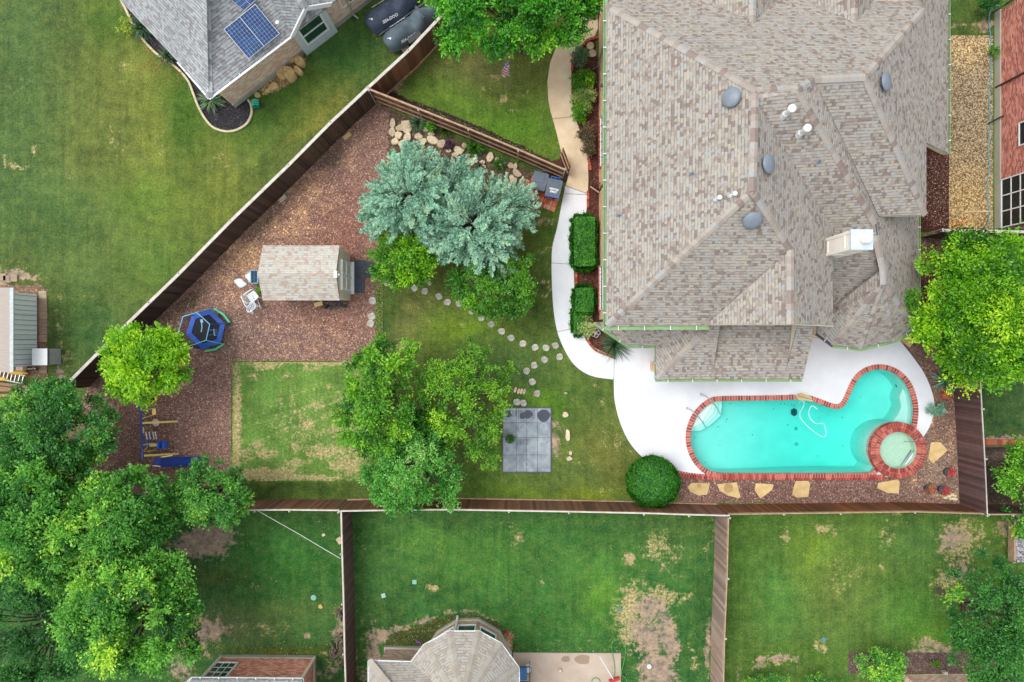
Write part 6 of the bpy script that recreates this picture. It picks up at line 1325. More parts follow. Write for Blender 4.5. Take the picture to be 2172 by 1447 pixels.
def garden_chair(label, px, py, rz, tilt=0.0):
    p = W(px, py, 0); t = thing('plastic_chair', label, 'garden chair', (p.x, p.y, 0), 'white plastic chairs beside the shed', rz); R = Matrix.Rotation(tilt, 3, 'X'); M_p = M_sack
    def mk(name, fn):
        m = MB(); fn(m); m.v = [R @ v+Vector((0, 0, .22 if tilt else 0)) for v in m.v]; me = m.build(name, M_p, None); me.parent = t; return me
    def seat(m):
        for k in range(5): m.box((-.16+.08*k, 0, .42), (.065, .42, .02))
        m.beam((-.2, .2, .41), (.2, .2, .41), .03, .03); m.beam((-.2, -.2, .41), (.2, -.2, .41), .03, .03)
    mk('seat', seat)
    def back(m):
        for k in range(5): m.beam((-.16+.08*k, .22, .42), (-.17+.085*k, .3, .85), .03, .015)
        m.tube([(-.22, .22, .42), (-.22, .31, .8), (-.1, .33, .88), (.1, .33, .88), (.22, .31, .8), (.22, .22, .42)], .02, 6)
    mk('backrest', back)
    mk('armrest', lambda m: (m.tube([(-.24, -.2, .6), (-.25, .1, .63), (-.23, .28, .62)], .025, 6))); mk('armrest', lambda m: (m.tube([(.24, -.2, .6), (.25, .1, .63), (.23, .28, .62)], .025, 6)))
    for sx in (-1, 1):
        for sy in (-1, 1): mk('leg', lambda m: m.tube([(sx*.22, sy*.2, .6 if sy < 0 else .42), (sx*.25, sy*.24, 0)], .02, 6))
garden_chair('white plastic chair standing upright, nearest the shed corner', 543, 630, 2.2); garden_chair('white plastic chair tipped over in the heap beside the shed', 534, 637, .6, 1.1)
def blockobj(label, px, py, sx, sy, h, rz, mat, name='stone_block', cat='block', group=None, z=0, var=.5):
    p = W(px, py, h); m = MB(); m.box((p.x, p.y, z+h/2), (sx, sy, h), rz=rz, var=var); o = m.build(name, mat, None, loc=(p.x, p.y, z), bevel=.012); return tag(o, label, cat, group)
blockobj('yellowish block beside the dark scraps under the shed eave', 675, 645, .4, .2, .15, .25, M_stone)
blockobj('tan block at the foot of the diagonal fence near the rock bed', 736, 288, .42, .2, .15, .65, M_stone); blockobj('pale block at the foot of the diagonal fence above the shed', 599, 421, .4, .17, .12, .75, M_lime)
m = MB(); rg = random.Random(2)
for k in range(26):
    p = W(700+rg.uniform(-14, 34), 646+rg.uniform(-8, 6), .05); m.box(p, (rg.uniform(.1, .5), .04, .04), rz=rg.uniform(-.8, .8), var=rg.random())
tag(m.build('scrap_heap', M_black, None, loc=W(710, 646)), 'heap of dark scraps under the shed eave', 'scraps')
# stepping stones
pts = [(822, 600), (879, 611), (901, 618), (931, 629), (949, 641), (974, 644), (1001, 660), (1021, 674), (1042, 688), (1064, 703), (1084, 717), (1109, 729), (1135, 737), (1158, 738), (1178, 733)]
GS = 'round grey stepping stones across the lawn'
def stone(px, py, label, r=.152, n=12, mat=M_paver, sx=1, sy=1, rz=0, group=GS, cat='stepping stone', name='stepping_stone', h=.04, sq=.75):
    c = W(px, py, .02); rg = random.Random(int(px*7+py)); P = []
    for k in range(n*2):
        a = 2*math.pi*k/(n*2); e = (abs(math.cos(a))**(2/sq)+abs(math.sin(a))**(2/sq))**(-1/(2/sq)); rr = r*e*(1+rg.uniform(-.03, .03)+.05*math.sin(2*a+px)+.035*math.sin(3*a+py)); x = math.cos(a)*rr*sx; y = math.sin(a)*rr*sy
        P.append((c.x+x*math.cos(rz)-y*math.sin(rz), c.y+x*math.sin(rz)+y*math.cos(rz)))
    m = MB(); m.prism(P, 0, h, var=rg.random()); o = m.build(name, mat, None, loc=(c.x, c.y, 0), bevel=.008); return tag(o, label, cat, group)
for i, (x, y) in enumerate(pts): stone(x, y, f'round grey stepping stone in the long row, {ORD[i]} from the shed', rz=i*.7)
for i, (x, y) in enumerate([(1187, 757), (1155, 763), (1133, 775), (1117, 787), (1129, 810), (1139, 835)]): stone(x, y, f'round grey stone in the short row, {ORD[i]} from the white walk', rz=i*.9)
for i, (x, y) in enumerate([(1096, 853), (1110, 855)]): stone(x, y, f'round grey stone touching the rubber square, {("left", "right")[i]} of the pair', rz=i*.4)
for i, (x, y) in enumerate([(1093, 827), (1100, 830), (1106, 830), (1112, 831)]): stone(x, y, f'narrow stone set on edge in the row of four, {ORD[i]} from the left', r=.13, sx=.45, rz=-.25, group='row of four narrow stones', mat=M_lime)
for i, (x, y) in enumerate([(790, 638), (788, 671), (786, 686)]): stone(x, y, f'round pale stepping stone on the mulch below the mats, {ORD[i]} from the top', r=.165, rz=i*.5)
stone(911, 601, 'small square grey stone above the curved stone row', r=.09, group=None, sq=.5, rz=.7)
# rubber square
RP = thing('rubber_paver_square', 'grey square of rubber pavers with damp patches in the middle of the lawn', 'patio', W(1118, 933))
xsn = [1067, 1095, 1117, 1140, 1168]; ysn = [866, 897, 928, 965, 1001]; m = MB()
for i in range(4):
    for j in range(4):
        a = W(xsn[i]+.35, ysn[j]+.35, .05); b = W(xsn[i+1]-.35, ysn[j+1]-.35, .05); m.box(((a.x+b.x)/2, (a.y+b.y)/2, .026), (b.x-a.x, a.y-b.y, .05), var=random.Random(i*5+j).random())
m.build('rubber_tile', M_slate, RP)
m = MB(); a = W(1066.2, 865.2, .03); b = W(1169, 1002, .03)
for p, q in (((a.x, a.y), (b.x, a.y)), ((b.x, a.y), (b.x, b.y)), ((b.x, b.y), (a.x, b.y)), ((a.x, b.y), (a.x, a.y))): m.beam((p[0], p[1], .03), (q[0], q[1], .03), .04, .05)
m.build('edging', M_dgrey, RP)
m = MB()
for x0, x1, y0, y1, st in ((1078, 1098, 870, 884, 3), (1100, 1134, 870, 889, 3), (1098, 1125, 931, 944, 3)):
    x = x0
    while x < x1: m.beam(W(x, y0, .052), W(x, y1, .052), .02, .004); x += st
m.build('groove', M_slate_d, RP)
for (cx_, cy_, rx, ry, ph) in ((1078, 878, 7.5, 8, 0), (1109, 882, 7, 7, 1), (1120, 879, 9, 8.5, 2), (1153, 882, 14, 12.5, 3)):
    m = MB(); m.prism([W(cx_+rx*math.cos(a)*(1+.08*math.sin(3*a+ph)), cy_+ry*math.sin(a)*(1+.07*math.cos(2*a+ph)), .055) for a in np.linspace(0, 6.28, 28)[:-1]], .0525+ph*.0004, .0565+ph*.0004); m.build('damp_patch', M_wet, RP)
M_ring = simple('ring stain', (176, 188, 196), (150, 164, 174), scale=4)
for (cx_, cy_, r_) in ((1154, 905, 7.5), (1154, 931, 6.5), (1109, 906, 8), (1117, 985, 6), (1078, 953, 9)):
    m = MB(); c = W(cx_, cy_, .055); R0 = r_*.0221; m.prism(circ(c, R0, 32), .052, .0555, holes=[circ(c, R0-.022, 32)]); m.build('ring_stain', M_ring, RP)
def pot(label, px, py, r, h, matp, matl, seed, z=0, leaf=.05, hue=.5, n=9, group=None, name='flower_pot', cat='flower pot', spread=1.0, lh=.2):
    c = W(px, py, z+h); t = thing(name, label, cat, (c.x, c.y, z), group); m = MB()
    m.lathe((c.x, c.y, z), [(r*.75, 0), (r*.95, h*.9), (r*1.06, h*.9), (r*1.06, h), (r*.92, h), (r*.9, h*.85), (0, h*.85)], 20); m.build('pot', matp, t)
    rg = np.random.default_rng(seed); cl = [(c.x+r*spread*.6*rg.normal()*.6, c.y+r*spread*.6*rg.normal()*.6, z+h+lh*.5*rg.random(), r*.5, hue+rg.normal()*.15) for _ in range(n)]
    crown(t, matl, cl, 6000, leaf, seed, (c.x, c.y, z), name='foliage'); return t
pot('white-rimmed pot with a leafy green plant standing on the rubber square', 1081, 931, .21, .25, M_dgrey, G_top, 90, z=.05, hue=.45)
m = MB(); c = W(1081, 932, .3); m.lathe((c.x, c.y, .28), [(.22, 0), (.24, .01), (.24, .03), (.22, .03), (.22, 0)], 24)
GF = 'pots of coral flowers in the pool bed corner'
pot('grey pot of coral flowers, upper one by the dark fence', 2015, 1003, .22, .3, M_dgrey, G_red, 91, group=GF); pot('pot of mixed coral and green flowers, left one in the corner of the pool bed', 1973, 1038, .2, .3, M_dgrey, G_red, 92, group=GF, hue=.8); pot('dark pot of coral flowers, lower right one by the white stones', 2003, 1040, .22, .3, M_dgrey, G_red, 93, group=GF)
pot('black planter with a scalloped white rim in the corner below the top tree', 1268, 15, .3, .4, M_black, G_dark, 94, n=2, hue=.0, name='planter', cat='planter')
# rocks and slabs
def rock(label, px, py, rx, ry, h, mat=M_lime, rz=0, seed=1, group=None, cat='rock', name='rock'):
    rg = random.Random(seed*13+7); c = W(px, py, h*.6); n = 9; s = (H-h)/F; m = MB(); rings = []; ph = [rg.uniform(.8, 1.15) for _ in range(n)]
    for (f, z) in ((.95, 0), (1, .4), (.97, .8), (.85, .98), (.35, 1.0)):
        ring = []
        for k in range(n):
            a = 2*math.pi*k/n; x = math.cos(a)*rx*s*f*ph[k]*rg.uniform(.95, 1.05); y = math.sin(a)*ry*s*f*ph[k]
            ring.append(Vector((c.x+x*math.cos(rz)-y*math.sin(rz), c.y+x*math.sin(rz)+y*math.cos(rz), h*z*rg.uniform(.9, 1.08))))
        rings.append(ring)
    vs = [v for r_ in rings for v in r_]; v_ = rg.random()
    m.solid(vs, [(i*n+k, i*n+(k+1) % n, (i+1)*n+(k+1) % n, (i+1)*n+k) for i in range(4) for k in range(n)]+[tuple(4*n+k for k in range(n))], v_)
    o = m.build(name, mat, None, loc=(c.x, c.y, 0)); return tag(o, label, cat, group)
RK = [(833, 262, 9, 5, 1.5), (832, 280, 7, 10, 0), (848, 272, 8, 7, 0), (845, 287, 8, 7, .3), (862, 268, 11, 13, .3), (864, 291, 7, 10, 0), (838, 300, 7, 7, 0), (855, 305, 10, 7, 0), (888, 290, 8, 7, 0), (895, 302, 10, 7, .6), (914, 285, 7, 5, 0), (918, 298, 12, 8, -.4), (937, 305, 9, 9, 0), (972, 318, 12, 7, -.5), (985, 309, 5, 6, 0), (966, 328, 7, 5, 0), (983, 343, 8, 6, 0), (1002, 341, 12, 6, 0), (1023, 345, 6, 5, 0), (1040, 333, 7, 10, -.2), (1055, 338, 5, 5, 0), (1025, 355, 6, 4, 0), (1083, 351, 8, 6, -.5), (1093, 353, 5, 7, 0), (1097, 368, 10, 7, -.8), (1086, 378, 5, 6, 0), (1090, 384, 8, 6, .6), (1082, 395, 6, 7, .5), (1076, 405, 7, 6, 0), (1060, 348, 4, 4, 0), (903, 276, 5, 4, 0), (952, 320, 5, 4, 0)]
RK.sort()
for i, (x, y, rx, ry, rz) in enumerate(RK): rock(f'pale limestone rock in the bed along the rail fence, {ORD[i]} from the left', x, y, rx*1.18, ry*1.15, .16, rz=rz, seed=i, group='limestone rocks in the bed behind the cypresses')
GFS = 'tan flagstones in the beds around the pool'
o3 = lambda L, ox=1448, oy=964: [(ox+a/3, oy+b/3) for a, b in L]
fs = [(o3([(30, 205), (60, 182), (175, 185), (155, 258), (100, 262), (50, 240)]), 'tan flagstone with a small brown ring, first right of the round bush'), (o3([(217, 190), (345, 178), (368, 272), (355, 280), (290, 262), (240, 235)]), 'tan flagstone with a large brown ring stain'),
      (o3([(465, 185), (500, 185), (580, 192), (570, 225), (495, 283), (460, 230)]), 'tan flagstone shaped like a shield under the middle of the pool'), (o3([(722, 170), (800, 168), (812, 190), (800, 270), (725, 275), (697, 255), (710, 200)]), 'greyish squarer flagstone, fourth below the pool'),
      (o3([(1245, 182), (1370, 158), (1382, 180), (1375, 250), (1300, 245), (1240, 215)]), 'tan flagstone just below the spa'), ([(1975, 938), (1995, 938), (2010, 955), (1997, 968), (1979, 983), (1969, 973), (1973, 953)], 'tan flagstone right of the spa'), ([(1909, 722), (1927, 712), (1940, 724), (1930, 737)], 'brownish flagstone beside the turret gutter')]
for i, (P, lb) in enumerate(fs): flat('flagstone', P, 0, .05, M_stone, lb, 'flagstone', GFS, var=(i*.37) % 1)
M_stain = simple('brown stain', (178, 148, 100), (156, 124, 80), scale=4)
for (x, y, r_, lb) in ((1483, 1031, 5, 'small brown ring stain on the first flagstone'), (1545, 1035, 10, 'large brown ring stain on the second flagstone')):
    m = MB(); c = W(x, y, .055); m.prism(circ(c, r_*.0221, 24), .0505, .0535); o = m.build('stain', M_stain, None, loc=c); tag(o, lb, 'stain')
PS = flat('overhang_rock', [(1689, 839), (1700, 834), (1712, 838), (1722, 843), (1724, 852), (1712, 850), (1694, 849)], .09, .17, M_stone, 'tan slab lying on the coping where the pool hose comes out', 'rock')
m = MB(); m.tube([W(1676, 836, .1), W(1692, 839, .3), W(1722, 848, .18)], .018, 6); tag(m.build('pole', M_metal, None, loc=W(1690, 839)), 'grey pole lying over the tan slab on the coping', 'pole')
rock('orange boulder beside the terracotta ornament', 2008, 838, 11, 9, .25, M_terra, .7, 3)
TO = thing('terracotta_ornament', 'round terracotta ornament with cut-out holes beside the dark fence', 'ornament', W(2017, 818)); c = W(2017, 818, .2)
m = MB(); m.lathe((c.x, c.y, 0), [(.14, 0), (.2, .12), (.2, .22), (.17, .22), (.17, .1), (0, .08)], 18); m.build('bowl', M_terra, TO); m = MB()
for a in range(3): d = Vector((math.cos(a*1.05), math.sin(a*1.05), 0))*.19; m.tube([c-d, c+Vector((0, 0, .08)), c+d], .025, 6)
m.build('arch', M_terra, TO)
for i, (x, y, r_) in enumerate(((2012, 1052, 5), (2019, 1050, 5), (2025, 1052, 4), (2016, 1058, 4), (2023, 1058, 5), (2005, 1056, 4), (2028, 1059, 4))): rock(f'small white stone in the corner heap by the flower pots, {ORD[i]} from the top left', x, y, r_, r_*.8, .12, simple('white stone', (236, 226, 200), (210, 190, 150)) if i == 0 else bpy.data.materials['white stone'], 0, i+50, 'small white stones in the pool bed corner')
for i, (x, y, rx, ry, lb) in enumerate(((1199, 880, 7, 6, 'pinkish boulder beside the rubber square'), (1204, 924, 5, 14, 'long pale rock standing along the rubber square'), (1210, 961, 4, 5, 'smaller pale rock below the long one'), (1208, 973, 7, 5, 'pale flat rock, lowest beside the rubber square'), (1200, 834, 4, 2, 'tiny white stone on the lawn right of the stone row'))): rock(lb, x, y, rx, ry, .12, M_lime, 0, i+70)
# heap of sandstone at the grey house
for i, (x, y, rx, ry, h, rz, lb) in enumerate(((624, 122, 16, 11, .3, .6, 'weathered sandstone slab at the top of the heap'), (636, 131, 11, 9, .45, -.3, 'square sandstone block at the right end of the heap'), (600, 152, 14, 17, .3, 0, 'large flat sandstone at the left of the heap'), (614, 155, 13, 16, .5, .3, 'pale sandstone slab on top of the heap'), (632, 150, 8, 12, .35, .8, 'leaning sandstone at the lower right of the heap'), (580, 183, 13, 8, .15, .3, 'yellow flat sandstone below the heap'), (568, 193, 7, 5, .1, .4, 'small yellow sandstone next to the flat one'), (546, 201, 7, 7, .08, .7, 'pale stepping stone beside the teal hose reel'))): rock(lb, x, y, rx, ry, h, M_stone, rz, i+90, 'sandstones heaped at the wall of the grey house')
HR = thing('hose_reel', 'teal plastic hose reel on the corner of the black bed', 'hose reel', W(541, 219)); c = W(541, 218, .3)
for k in range(3):
    m = MB(); m.tube([c+Vector((-.16, -.12+.1*k, 0)), c+Vector((0, -.1+.1*k, .12)), c+Vector((.16, -.08+.1*k, 0))], .045, 8); m.build('reel_rib', M_teal, HR)
m = MB(); m.box((c.x, c.y-.05, .12), (.34, .34, .22), rz=.2, taper=.85); m.build('reel_base', simple('dark teal', (30, 110, 90)), HR)
# concrete curb round the black bed
cb = smooth_poly([(252, -8), (268, 22), (282, 52), (300, 80), (332, 114), (372, 142), (398, 170), (410, 198), (420, 224), (434, 250), (452, 270), (478, 279), (502, 276), (524, 262), (534, 240), (532, 222), (526, 212)], False, 5)
m = MB(); P = [W(p.x, p.y, .06) for p in cb]
for a, b in zip(P[:-1], P[1:]): m.beam(a, b+(b-a)*.05, .095, .1)
tag(m.build('curb', simple('cream curb', (208, 196, 160), (180, 168, 134), scale=5), None, loc=P[40]), 'curving cream concrete curb around the black bed', 'curb')
# red brick edging of the house bed
eb = [[(1236, 97), (1246, 86), (1262, 80), (1270, 80)], [(1247, 335), (1251, 350), (1252, 362)], [(1247, 405), (1247, 440)], [(1222, 570), (1222, 608)], [(1243, 718), (1262, 742), (1290, 754), (1305, 760)], [(1255, 20), (1262, 30), (1274, 34)], [(1216, 110), (1213, 150)]]
for i, e_ in enumerate(eb):
    m = MB(); P = [W(p.x, p.y, .05) for p in smooth_poly(e_, False, 6)]; acc = 0; k = 0
    for a, b in zip(P[:-1], P[1:]):
        L_ = (b-a).length; n_ = max(1, int(L_/.2))
        for j in range(n_): m.beam(a.lerp(b, (j+.04)/n_), a.lerp(b, (j+.96)/n_), .11, .12, var=((k*.37) % 1)); k += 1
    tag(m.build('brick_edging', M_redbrick, None, loc=P[0]), f'red brick edging of the house bed, {ORD[i]} stretch', 'edging', 'brick edging of the house bed')
# brick square with the two bins
BR = thing('brick_square', 'patch of rusty square pavers under the two bins', 'patio', W(1145, 405)); an = -math.radians(21); o0 = W(1143, 408, .03); ux_ = Vector((math.cos(an), math.sin(an), 0)); uy_ = Vector((-ux_.y, ux_.x, 0)); m = MB()
for i in range(-4, 5):
    for j in range(-2, 3):
        if (j == 2 and i < -2) or (i == 4 and j > 0): continue
        c = o0+ux_*i*.225+uy_*j*.225*1.1
        for q in (-1, 1): m.box(c+ux_*q*.052, (.1, .225, .05), rz=an, var=random.Random(i*9+j+q).random())
m.build('paver', capmat('rusty paver', [(176, 84, 62), (196, 104, 76), (206, 130, 104), (190, 146, 128), (160, 76, 60)]), BR)
def bin_(label, px, py, mat, lid, rim, rz):
    p = W(px, py, 1.0); t = thing('wheelie_bin', label, 'bin', (p.x, p.y, 0), 'bins beside the end of the rail fence', rz); loc0 = Vector((p.x, p.y, 0))
    def add(name, mm, mt, par=t): 
        o = mm.build(name, mt, None); o.parent = par; return o
    m = MB(); m.solid([(-.26, -.3, .05), (.26, -.3, .05), (.26, .28, .05), (-.26, .28, .05), (-.31, -.38, .95), (.31, -.38, .95), (.31, .36, .95), (-.31, .36, .95)], [(3, 2, 1, 0), (4, 5, 6, 7), (0, 1, 5, 4), (1, 2, 6, 5), (2, 3, 7, 6), (3, 0, 4, 7)]); add('body', m, mat)
    m = MB(); pr = smooth_poly([(-.33, -.36), (-.25, -.42), (.25, -.42), (.33, -.36), (.34, .3), (.28, .36), (-.28, .36), (-.34, .3)], n=3); m.prism(pr, .95, .985); l = add('lid', m, lid)
    m = MB(); m.prism([(-.2, -.1), (.2, -.1), (.18, .28), (-.18, .28)], .985, 1.01); m.prism([(-.26, -.34), (.26, -.34), (.24, -.18), (-.24, -.18)], .985, 1.0); o = add('lid_panel', m, lid, l)
    m = MB(); m.tube([(-.2, .36, .97), (-.2, .46, .97), (.2, .46, .97), (.2, .36, .97)], .02, 6); m.tube([(0, .36, .97), (0, .46, .97)], .02, 6); add('handle', m, rim)
    m = MB(); m.box((0, -.43, .93), (.62, .05, .08)); add('rim', m, rim)
    for sx in (-1, 1): m = MB(); m.tube([(sx*.24, .34, .12), (sx*.3, .34, .12)], .12, 14); add('wheel', m, M_black)
    return t, l
bin_('plain grey bin, left of the two', 1145, 382, M_dgrey, simple('bin lid', (92, 104, 118), (80, 92, 106)), M_dgrey, -math.radians(15)); b2, l2 = bin_('grey-lidded blue bin with white lettering, right of the two', 1175, 397, M_dblue, bpy.data.materials['bin lid'], M_blue, -math.radians(12))
for k, (s, y) in enumerate((('RECYCLE', -.10), ('ONLY', -.22))):
    text_mesh('lettering', s, .1 if k == 0 else .12, M_white, l2, Matrix.Translation((0.02, y, 1.014)))
# flag
FP = thing('flagpole', 'thin flagpole with a limp stars and stripes flag on the front lawn', 'flagpole', W(1081, 192)); b0 = W(1081, 192, 0)
m = MB(); m.tube([b0, b0+Vector((0, 0, 3.7))], [.025, .018], 8); m.lathe(b0, [(.06, 0), (.05, .2), (.03, .3)], 10); m.build('pole', M_metal, FP)
m = MB(); m.lathe(b0+Vector((0, 0, 3.7)), [(0, 0), (.04, .03), (.05, .06), (.03, .1), (0, .11)], 10); m.build('finial', M_yellow, FP)
FL = MB(); FL2 = MB(); FL3 = MB()
def fcol(i, j): 
    if j >= 9: return FL3 if (i+j) % 3 else FL2
    return FL if (j % 2) else FL2
def fp(i, j):
    z = 1.8+j*(3.62-1.8)/14; wv = .04+.34*(1-(j/14)**1.6); u = i/6; return b0+Vector((-.02-wv*u+.02*math.sin(j*.9), .05*math.sin(u*9+j*.4)*(1-j/16)-.03, z-.15*u*(j/14)))
for i in range(6):
    for j in range(14): fcol(i, j).face([fp(i, j), fp(i+1, j), fp(i+1, j+1), fp(i, j+1)])
f_ = FL2.build('flag', simple('flag white', (240, 232, 240)), FP); LOC[f_.name] = LOC[FP.name]; FL.build('stripes', simple('flag red', (206, 70, 106)), f_); FL3.build('canton', simple('flag blue', (70, 96, 170)), f_)
# covered watercraft
def craft(label, px, py, mat, dirpx, L_, Wd_, seed):
    a = W(px, py, .9); d = Vector((dirpx[0], -dirpx[1], 0)).normalized(); s = Vector((-d.y, d.x, 0)); t = thing('covered_watercraft', label, 'jet ski', (a.x, a.y, 0), 'covered watercraft on the trailer'); m = MB(); rings = []; nk = 22; rg = random.Random(seed)
    for k in range(nk+1):
        u = k/nk; w = Wd_/2*min(1, (u*5+.62))*(1 if u < .55 else max(.12, 1-((u-.55)/.45)**2*.88)); hh = .62+.30*math.exp(-((u-.22)/.16)**2)+.52*math.exp(-((u-.63)/.09)**2)+.12*math.exp(-((u-.8)/.1)**2)-.15*u*u; ring = []
        for q in range(13):
            v = (q/12*2-1); z = .35+(hh-.35+.1)*(1-abs(v)**2.2)**.8+.045*math.sin(k*1.3+v*5+seed)*math.sin(v*7+k*.6)+rg.uniform(-.02, .02); ring.append(a*0+Vector((a.x, a.y, 0))+d*(u*L_)+s*(v*w*(1.0+.03*math.sin(k*2.1)))+Vector((0, 0, max(.3, z))))
        rings.append(ring)
    vs = [v for r_ in rings for v in r_]; n = 13; m.solid(vs, [(i*n+k, i*n+k+1, (i+1)*n+k+1, (i+1)*n+k) for i in range(nk) for k in range(n-1)]+[tuple(range(n-1, -1, -1))]); o = m.build('cover', mat, t, smooth=True); LOC[o.name] = LOC[t.name]
    # lettering on the flank
    def side(u, v, dz=.012):
        r_ = rings[int(u*nk)]; q = (v+1)/2*12; i = int(q); return r_[i].lerp(r_[min(12, i+1)], q-i)+Vector((0, 0, dz))
    for sgn, u0 in ((-1, .34), (1, .34)):
        pa_, pb2, pc_ = side(u0-.14, sgn*.74), side(u0+.14, sgn*.74), side(u0, sgn*.6); x_ = (pb2-pa_).normalized(); p = side(u0, sgn*.74); v_ = (pc_-p); n_ = x_.cross(v_).normalized()
        if n_.z < 0: n_ = -n_
        up_ = n_.cross(x_).normalized(); p = p+n_*.05
        M = Matrix(((x_.x, up_.x, n_.x, p.x-a.x), (x_.y, up_.y, n_.y, p.y-a.y), (x_.z, up_.z, n_.z, p.z), (0, 0, 0, 1))); text_mesh('lettering', 'SEA-DOO', .19, M_white, t, M)
    e = MB(); p = side(.12, -.1, .02); e.lathe(p, [(.05, 0), (.05, .01), (0, .012)], 12); e.box(p-d*.08+s*.07, (.07, .03, .01)); e.build('emblem', M_white, t)
    h = MB(); r_ = rings[14]; h.tube([r_[2]+Vector((0, 0, .3)), r_[6]+Vector((0, 0, .06)), r_[10]+Vector((0, 0, .3))], .03, 6); h.build('handlebar_bulge', mat, t); return t
dp = (560, -400); craft('dark navy covered watercraft, upper one farther from the fence', 776, 46, M_cover, dp, 3.2, 1.05, 1); craft('grey-green covered watercraft, lower one beside the fence', 815, 87, M_cover2, dp, 3.2, 1.05, 2)
TRL = thing('boat_trailer', 'low grey trailer under the two covered watercraft', 'trailer', W(862, 60)); d = Vector((560, 400, 0)).normalized(); s = Vector((-d.y, d.x, 0)); c0 = W(862, 62, .3); m = MB()
for q in (-1.1, -.3, .5, 1.2): m.beam(c0+s*q-d*1.2+Vector((0, 0, 0)), c0+s*q+d*1.8, .06, .08)
m.beam(c0-s*1.3-d*.6, c0+s*1.4-d*.6, .06, .06); m.beam(c0-s*1.3+d*.9, c0+s*1.4+d*.9, .06, .06); m.build('frame', M_dgrey, TRL)
w_ = W(881, 86, .3); m = MB(); m.tube([w_-s*.1, w_+s*.12], .27, 20); wh = m.build('wheel', M_black, TRL); LOC[wh.name] = LOC[TRL.name]; m = MB(); m.tube([w_-s*.12, w_+s*.0], .15, 16); m.build('rim', M_gwhite, wh)
m = MB(); m.beam(w_-s*.0+d*-.35+Vector((0, 0, .34)), w_+d*.35+Vector((0, 0, .34)), .26, .03); m.build('mudguard', M_black, TRL)
flat('trailer_pad', [(848, 102), (862, 92), (874, 105), (858, 115)], 0, .06, M_walk, 'pale slab on the ground between trailer and fence', 'slab'); flat('trailer_pad', [(893, 72), (930, 40), (936, 52), (900, 84)], 0, .05, M_patio, 'long grey slab beside the trailer wheel', 'slab')
# gate stub & trellis & ornaments at the house
FGt = thing('gate_leaf', 'small brown open gate leaf against the house wall', 'gate', W(1262, 402)); m = MB(); p = W(1260, 403, .9)
for k in range(4): q = W(1252+k*5.5, 396+k*4, 0); m.box((q.x, q.y, .75), (.03, .12, 1.5), rz=-.7)
m.build('board', M_fence, FGt); m = MB()
for z in (.3, 1.3): m.beam(W(1252, 396, z), W(1271, 409, z), .05, .08)
m.build('rail', M_rail, FGt)
m = MB(); c = W(1262, 706, .1)
for k in range(5):
    a = k*1.25; q = c+Vector((math.cos(a)*.12, math.sin(a)*.12, .2)); m.tube([q+Vector((math.cos(b)*.1, math.sin(b)*.1, 0)) for b in np.linspace(0, 6.28, 12)], .012, 5)
tag(m.build('wire_stand', M_gwhite, None, loc=c), 'white curly wire stand in the bed beside the ornamental grass', 'plant stand')
for (x, y, r_, lb) in ((1252, 97, 8, 'round patterned tan plaque, upper one in the house bed'), (1257, 113, 8, 'round patterned tan plaque, lower one in the house bed')):
    m = MB(); c = W(x, y, .05); m.lathe(c, [(r_*.022, -.04), (r_*.022, .01), (r_*.018, .015), (r_*.016, .005), (r_*.009, .005), (r_*.008, .015), (0, .015)], 20); tag(m.build('round_plaque', M_lime, None, loc=c), lb, 'plaque', 'round plaques in the house bed')
# side yard hose
m = MB(); hp = smooth_poly([(2120, 12), (2106, 16), (2099, 30), (2098, 55), (2102, 80), (2101, 110), (2103, 140), (2101, 170), (2098, 210), (2100, 260), (2096, 310), (2098, 350), (2094, 400), (2097, 450), (2096, 482)], False, 5); m.tube([W(p.x, p.y, .04) for p in hp], .022, 6); tag(m.build('garden_hose', M_hose_b, None, loc=W(2098, 240)), 'long teal-blue hose along the foot of the red brick wall', 'hose')
rock('tan rock at the bottom of the gravel side yard', 2055, 478, 13, 6, .15, M_stone, .2, 33); blockobj('thin pale plank across the gravel side yard', 2075, 449, 1.2, .07, .05, .03, M_lime, 'plank', 'plank')
# lawn boxes and bits at the bottom
for i, (x, y, lb) in enumerate(((879, 1235, 'greenish square valve box, upper one in the bottom centre lawn'), (813, 1264, 'pale square valve box near the narrow brown fence'), (1314, 1291, 'green square valve box beside the bare patch'), (1748, 1357, 'teal square valve box in the bottom right lawn'))):
    blockobj(lb, x, y, .2, .2, .05, .3*i, simple('valve box %d' % i, ((130, 190, 170), (170, 206, 190), (80, 130, 110), (80, 140, 140))[i]), 'valve_box', 'valve box', 'irrigation valve boxes')
m = MB(); c = W(665, 1268, .05); m.lathe(c, [(.12, -.05), (.13, .0), (0, .02)], 14); tag(m.build('sprinkler_lid', bpy.data.materials['valve box 0'], None, loc=c), 'round pale teal lid on the bottom left lawn', 'lid')
rock('small tan rock on the bottom left lawn', 680, 1287, 5, 5, .08, M_stone, 0, 8); blockobj('pinkish white block near the top of the bottom left lawn', 686, 1135, .15, .12, .06, .5, M_pink); blockobj('flat tan slab leaning at the narrow brown fence', 720, 1147, .25, .3, .05, .6, M_lime, 'slab', 'slab')
m = MB(); m.tube([W(546, 1083, 1.75), W(634, 1133, 1.55), W(722, 1185, 1.75)], .012, 6); tag(m.build('clothes_line', M_gwhite, None, loc=W(634, 1133)), 'pale line stretched from the back fence to the narrow brown fence', 'clothes line')
